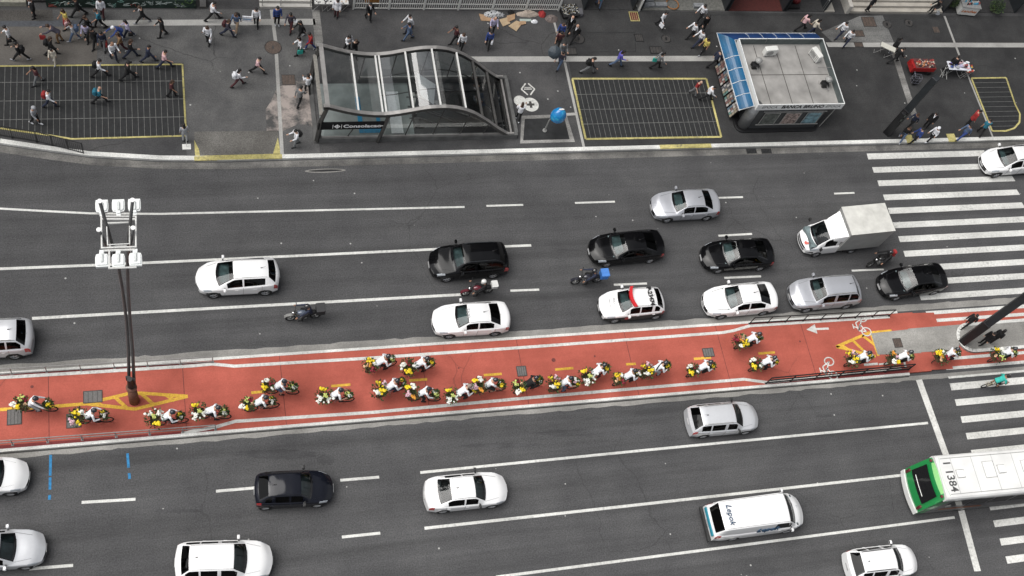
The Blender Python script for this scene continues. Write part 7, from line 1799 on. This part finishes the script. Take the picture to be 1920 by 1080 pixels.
# cardboard and bedding of rough sleepers
CB = [mat('cardboard_a', (.34, .22, .13), .9, var=.15), mat('cardboard_b', (.40, .30, .19), .9, var=.12), mat('blanket_beige', (.38, .32, .27), .9, var=.2, scale=12)]
def sheet(pts, m, label, name='cardboard', cat='cardboard', z=.16, th=.03):
    P_ = [at(*p, z) for p in pts]; c = sum(P_, Vector()) / len(P_); g = MB(); g.prism([(p.x - c.x, p.y - c.y) for p in P_][::-1] if False else [(p.x - c.x, p.y - c.y) for p in P_], 0, th)
    return single(name, g, m, label, cat, (c.x, c.y, z))
for i, (pts, lab) in enumerate((([(898, 26), (925, 31), (920, 40), (902, 39)], 'brown cardboard sheet under the left end of the patterned blanket'), ([(936, 37), (950, 33), (957, 44), (943, 50)], 'flat cardboard sheet right of the patterned blanket'),
    ([(950, 30), (966, 26), (965, 36), (952, 42)], 'narrow upright cardboard between the two blankets'), ([(953, 49), (968, 39), (980, 43), (968, 59)], 'lowest diamond shaped cardboard sheet on the pavement'), ([(975, 40), (986, 40), (986, 45), (972, 48)], 'small cardboard flap below the beige blanket'))):
    sheet(pts, CB[i % 2], lab, z=.156 + .012 * i)
def mound(px, py, sx, sy, sz, m, label, name='blanket', seed=1, rz=0., mats=None):
    rr = random.Random(seed); g = MB(); vs = []; nu, nv = 26, 10
    for j in range(nv + 1):
        for i in range(nu):
            a = 2 * PI * i / nu; k = j / nv; h = (1 - k ** 2.2); n1 = mnoise.noise(Vector((math.cos(a) * k * 3 + seed, math.sin(a) * k * 3, seed))); r_ = k * (1 + .12 * n1)
            vs.append((math.cos(a) * r_ * sx / 2, math.sin(a) * r_ * sy / 2, sz * h * (1 + .5 * n1) + .012))
    g.add(vs, [(j * nu + i, (j + 1) * nu + i, (j + 1) * nu + (i + 1) % nu, j * nu + (i + 1) % nu) for j in range(nv) for i in range(nu)])
    p = at(px, py, ZP); return single(name, g, m, label, 'blanket', (p.x, p.y, ZP), rz, smooth=True)
m_, tt_, bb_ = new_mat('bw_pattern'); MATS['bw_pattern'] = m_
tc_ = N(tt_, 'ShaderNodeTexCoord'); vz = N(tt_, 'ShaderNodeTexVoronoi', Scale=9.0); tt_.links.new(tc_.outputs['Object'], vz.inputs['Vector']); cr = N(tt_, 'ShaderNodeValToRGB'); cr.color_ramp.interpolation = 'CONSTANT'
cr.color_ramp.elements[0].color = (.03, .03, .035, 1); cr.color_ramp.elements[1].position = .42; cr.color_ramp.elements[1].color = (.45, .46, .47, 1); tt_.links.new(vz.outputs['Distance'], cr.inputs[0]); tt_.links.new(cr.outputs[0], bb_.inputs['Base Color']); bb_.inputs['Roughness'].default_value = .9
mound(926, 28, 1.35, .55, .30, m_, 'black and white patterned blanket over a sleeper below the white fence', seed=2)
mound(989, 27, 1.5, .48, .26, CB[2], 'beige blanket stretched along the foot of the white fence', seed=5)
mound(1016, 27, .50, .55, .24, cloth('r'), 'bright red blanket right of the beige one', seed=7)
mound(1034, 36, .85, .60, .28, mat('blanket_brown', (.16, .13, .12), .9, var=.4, scale=10), 'grey brown blanket bundle at the right end of the bedding', seed=9)
mound(1002, 41, .45, .30, .16, cloth('w'), 'small white bag bundle below the beige blanket', seed=11); mound(958, 24, .45, .35, .2, cloth('k'), 'dark bundle between the patterned and beige blankets', seed=12)
sheet([(974, 36), (996, 36), (996, 40), (975, 41)], mat('pale_mat', (.34, .40, .37), .8), 'pale green strip of matting below the beige blanket', 'mat', 'mat')
# jewellery blanket vendor and grey case
p = at(1066, 25, ZP); t = thing('trinket_display', 'black display cloth glittering with small trinkets at the end of the white fence', 'display', (p.x, p.y, ZP), R(10)); g = MB(); g.box((0, 0, .32), (1.15, .85, .06), 0, 0, Matrix.Rotation(R(8), 4, 'X')); part('cloth', g, BLACK, t)
rr = random.Random(6); g = MB()
for i in range(150): g.box((rr.uniform(-.53, .53), rr.uniform(-.38, .38), .40), (rr.uniform(.02, .05), rr.uniform(.02, .05), .02), rr.choice((0, 0, 0, 1, 2)), rr.uniform(0, 3))
part('trinkets', g, [PLAST, mat('gold', (.4, .3, .1), .4, .6), BLACK], t)
for s_ in (-1, 1): g = MB(); g.box((s_ * .5, 0, .15), (.05, .7, .30)); part('leg', g, BLACK, t)
p = at(1086, 26, ZP); g = MB(); g.rbox((0, 0, .16), (.34, .52, .32), .05); g.tube([(-.1, -.27, .2), (0, -.32, .2), (.1, -.27, .2)], .015, 5); single('grey_case', g, mat('case_grey', (.09, .09, .10), .6), 'dark grey case right of the trinket display', 'case', (p.x, p.y, ZP))
# shop fronts, from the trinkets to the steps
def shop(px0, px1, label, floor_m, back=1.5, h=2.6):
    x0, x1 = xw(px0), xw(px1); L = x1 - x0; t = thing('shop_front', label, 'shop front', (x0, YB + .1, ZP)); g = MB(); g.box((L / 2, .75, .02), (L, 1.5, .04)); part('threshold', g, floor_m, t)
    g = MB(); g.box((L / 2, back + .1, h / 2), (L, .2, h)); part('back_wall', g, DKW, t)
    for x in (.05, L - .05): g = MB(); g.box((x, .75, h / 2), (.10, 1.5, h)); part('pier', g, DKGREY, t)
    return t, L
t, L = shop(1094, 1188, 'dark shop entrance right of the trinket display', DKW)
t, L = shop(1200, 1360, 'shop front with pale crates and an orange sign at its threshold', mat('thr', (.12, .12, .11), .8, var=.3))
for k, (x, y, sx) in enumerate(((.55, .35, .9), (.55, .75, .9), (1.45, .35, .8), (4.1, .3, .7))):
    g = MB(); g.box((x, y, .14), (sx, .30, .22)); part('display_case', g, mat('showcase', (.22, .23, .24), .5, var=.3, scale=6), t)
g = MB(); g.ring((2.3, .45, .12), .42, .04, 26, 4, 'Z'); part('round_sign', g, mat('signorange', (.30, .12, .03), .6), t)
g = MB(); g.tube([(0, 0, 0), (-.6, 1.4, .0)], .05, 4); g.box((-.12, .35, .55), (.06, .9, 1.1)); part('roller_panel', g, PLAST, t)
t, L = shop(1362, 1468, 'shop entrance with a deep red brown floor', mat('redfloor', (.06, .012, .010), .6, var=.25), 1.6)
t, L = shop(1470, 1545, 'dark corner with bins between the red floored shop and the triangular kerb', DKW)
g = MB(); g.box((.55, .25, .22), (1.0, .28, .10)); part('ledge', g, BLACK, t); g = MB(); g.cyl((.35, .65, .35), .22, .7, 16); part('bin', g, mat('bin_green', (.02, .06, .04), .5), t); g = MB(); g.ell((.95, .7, .3), (.32, .25, .28), 10, 6); part('red_sack', g, mat('sack_red', (.12, .01, .012), .7), t, True)
p = at(1553, 20, ZP); t = thing('kerb_wedge', 'pale triangular concrete wedge left of the broad steps', 'kerb wedge', (p.x, YB + .05, ZP)); g = MB(); g.add([(-.35, 0, 0), (.40, 0, 0), (.05, .95, 0), (-.35, 0, .10), (.40, 0, .10), (.05, .95, .55)], [(0, 2, 1), (3, 4, 5), (0, 1, 4, 3), (1, 2, 5, 4), (2, 0, 3, 5)]); part('slab', g, STC, t)
g = MB(); 
for k in range(5): g.tube([(-.40 + .02 * k, .15 + .18 * k, 0), (-.40 + .02 * k, .15 + .18 * k, 1.0)], .014, 4)
g.tube([(-.40, .12, 1.0), (-.30, .95, 1.0)], .02, 4); part('rail', g, STEEL, t)
t, L = shop(1764, 1900, 'dark recess behind the food stall at the top right', DKW, 2.2)
# food stall
p = at(1806, 20, ZP); t = thing('food_stall', 'small white food stall with orange lettering at the top right', 'food stall', (p.x, YB + .10, ZP), R(-6)); g = MB(); g.box((0, 0, .50), (1.35, .60, .75)); part('body', g, PLAST, t); g = MB(); g.box((0, 0, .90), (1.45, .68, .05)); part('counter', g, STEEL, t)
rr = random.Random(2); g = MB()
for i in range(16): g.cyl((rr.uniform(-.6, .6), rr.uniform(-.1, .25), .98), rr.uniform(.03, .06), .14, 10, rr.randrange(4))
part('bottles', g, [PLAST, BLACK, pc[0], mat('toy_1', (0, 0, 0))], t)
lettering('Lanches', .36, mat('orange_ink', (.45, .14, .04), .6), t, (0, -.303, .50), (R(90), 0, 0), shear=.3, bold=.01)
for sx in (-1, 1): g = MB(); g.ring((sx * .5, -.26, .14), .11, .03, 14, 5, 'Y'); part('wheel', g, BLACK, t)
# shrubs beside the stall
def shrub(px, py, r_, label, seed, n=700):
    p = at(px, py, ZP); t = thing('shrub', label, 'shrub', (p.x, max(p.y, YB + .2), ZP)); rr = random.Random(seed); g = MB(); g.tube([(0, 0, 0), (.02, 0, .35)], [.04, .02], 6)
    for k in range(5): a = 2 * PI * k / 5; g.tube([(0, 0, .2), (r_ * .6 * math.cos(a), r_ * .6 * math.sin(a), .6)], .012, 4)
    part('stem', g, mat('bark', (.06, .045, .03), .9), t); g = MB()
    for i in range(n):
        d = Vector((rr.gauss(0, 1), rr.gauss(0, 1), rr.gauss(0, 1))).normalized(); c = Vector((0, 0, .60)) + Vector((d.x * r_, d.y * r_, d.z * r_ * .9)) * (rr.random() ** .4) * (1 + .25 * mnoise.noise(d * 2 + Vector((seed, 0, 0))))
        e = (d + Vector((rr.uniform(-.6, .6), rr.uniform(-.6, .6), rr.uniform(-.2, .6)))).normalized(); q = e.orthogonal().normalized(); ln = rr.uniform(.07, .14)
        g.add([c, c + e * ln * .5 - q * .03, c + e * ln, c + e * ln * .5 + q * .03], [(0, 1, 2, 3)], 0 if rr.random() < .45 else 1)
    part('foliage', g, [mat('shrub_leaf', (.05, .085, .02), .7, var=.4, scale=12), mat('shrub_dark', (.014, .03, .012), .7, var=.4, scale=12)], t)
shrub(1862, 22, .50, 'round leafy shrub right of the food stall', 4); shrub(1780, 14, .34, 'small shrub left of the food stall', 9, 400)
# seated person and white sack by the steps
person(at(1752, 20, .50), R(200), 'sit', 'k', 'k', 'person in black sitting at the right end of the broad steps', torso='jacket')
mound(1757, 25, .40, .35, .22, cloth('l'), 'pale sack at the foot of the person sitting on the steps', 'sack', seed=15)

# ================================================================ UNSEEN TOWERS (added and sized for reflections in the cars' paint and glass)
def tower(x0, x1, y0, y1, h, base, label, fl=3.3, wdw=1.6, colr=(.02, .025, .03)):
    t = thing('unseen_tower', label, 'building', ((x0 + x1) / 2, (y0 + y1) / 2, ZP)); W_, D_ = x1 - x0, y1 - y0
    m = bpy.data.materials.new('unseen_tower_facade'); m.use_nodes = True; tr = m.node_tree; b = tr.nodes['Principled BSDF']
    tc_ = N(tr, 'ShaderNodeTexCoord'); mp = N(tr, 'ShaderNodeMapping'); mp.inputs['Rotation'].default_value = (R(90), 0, 0); br = N(tr, 'ShaderNodeTexBrick', Scale=1.0); br.offset = 0; br.inputs['Brick Width'].default_value = wdw; br.inputs['Row Height'].default_value = fl; br.inputs['Mortar Size'].default_value = .42; br.inputs['Mortar Smooth'].default_value = .6
    br.inputs['Color1'].default_value = colr + (1,); br.inputs['Color2'].default_value = tuple(c * 1.8 for c in colr) + (1,); br.inputs['Mortar'].default_value = base + (1,)
    tr.links.new(tc_.outputs['Object'], mp.inputs['Vector']); tr.links.new(mp.outputs[0], br.inputs['Vector']); tr.links.new(br.outputs['Color'], b.inputs['Base Color']); b.inputs['Roughness'].default_value = .5
    g = MB(); g.box((0, 0, h / 2), (W_, D_, h)); part('wall', g, m, t); g = MB(); g.box((0, 0, h + .4), (W_ + .4, D_ + .4, .8)); part('roof', g, mat('unseen_tower_roof', (.14, .14, .14), .9), t)
for a in ((-70, -32, 58, 80, 72, (.16, .15, .14), 'unseen tall grey office tower added for reflections beyond the top left'), (-28, -6, 60, 80, 55, (.22, .21, .19), 'unseen pale concrete tower added for reflections behind the graffiti planter'), (-2, 22, 60, 82, 26, (.30, .30, .30), 'unseen low pale block letting the canopy mirror sky, behind the white fence'),
          (24, 44, 60, 80, 62, (.18, .17, .17), 'unseen mid grey tower added for reflections behind the shops'), (50, 84, 60, 84, 74, (.12, .115, .11), 'unseen dark wide tower added for reflections behind the broad steps'), (90, 130, 58, 80, 58, (.20, .2, .19), 'unseen grey tower added for reflections beyond the top right')): tower(*a[:6], a[6])
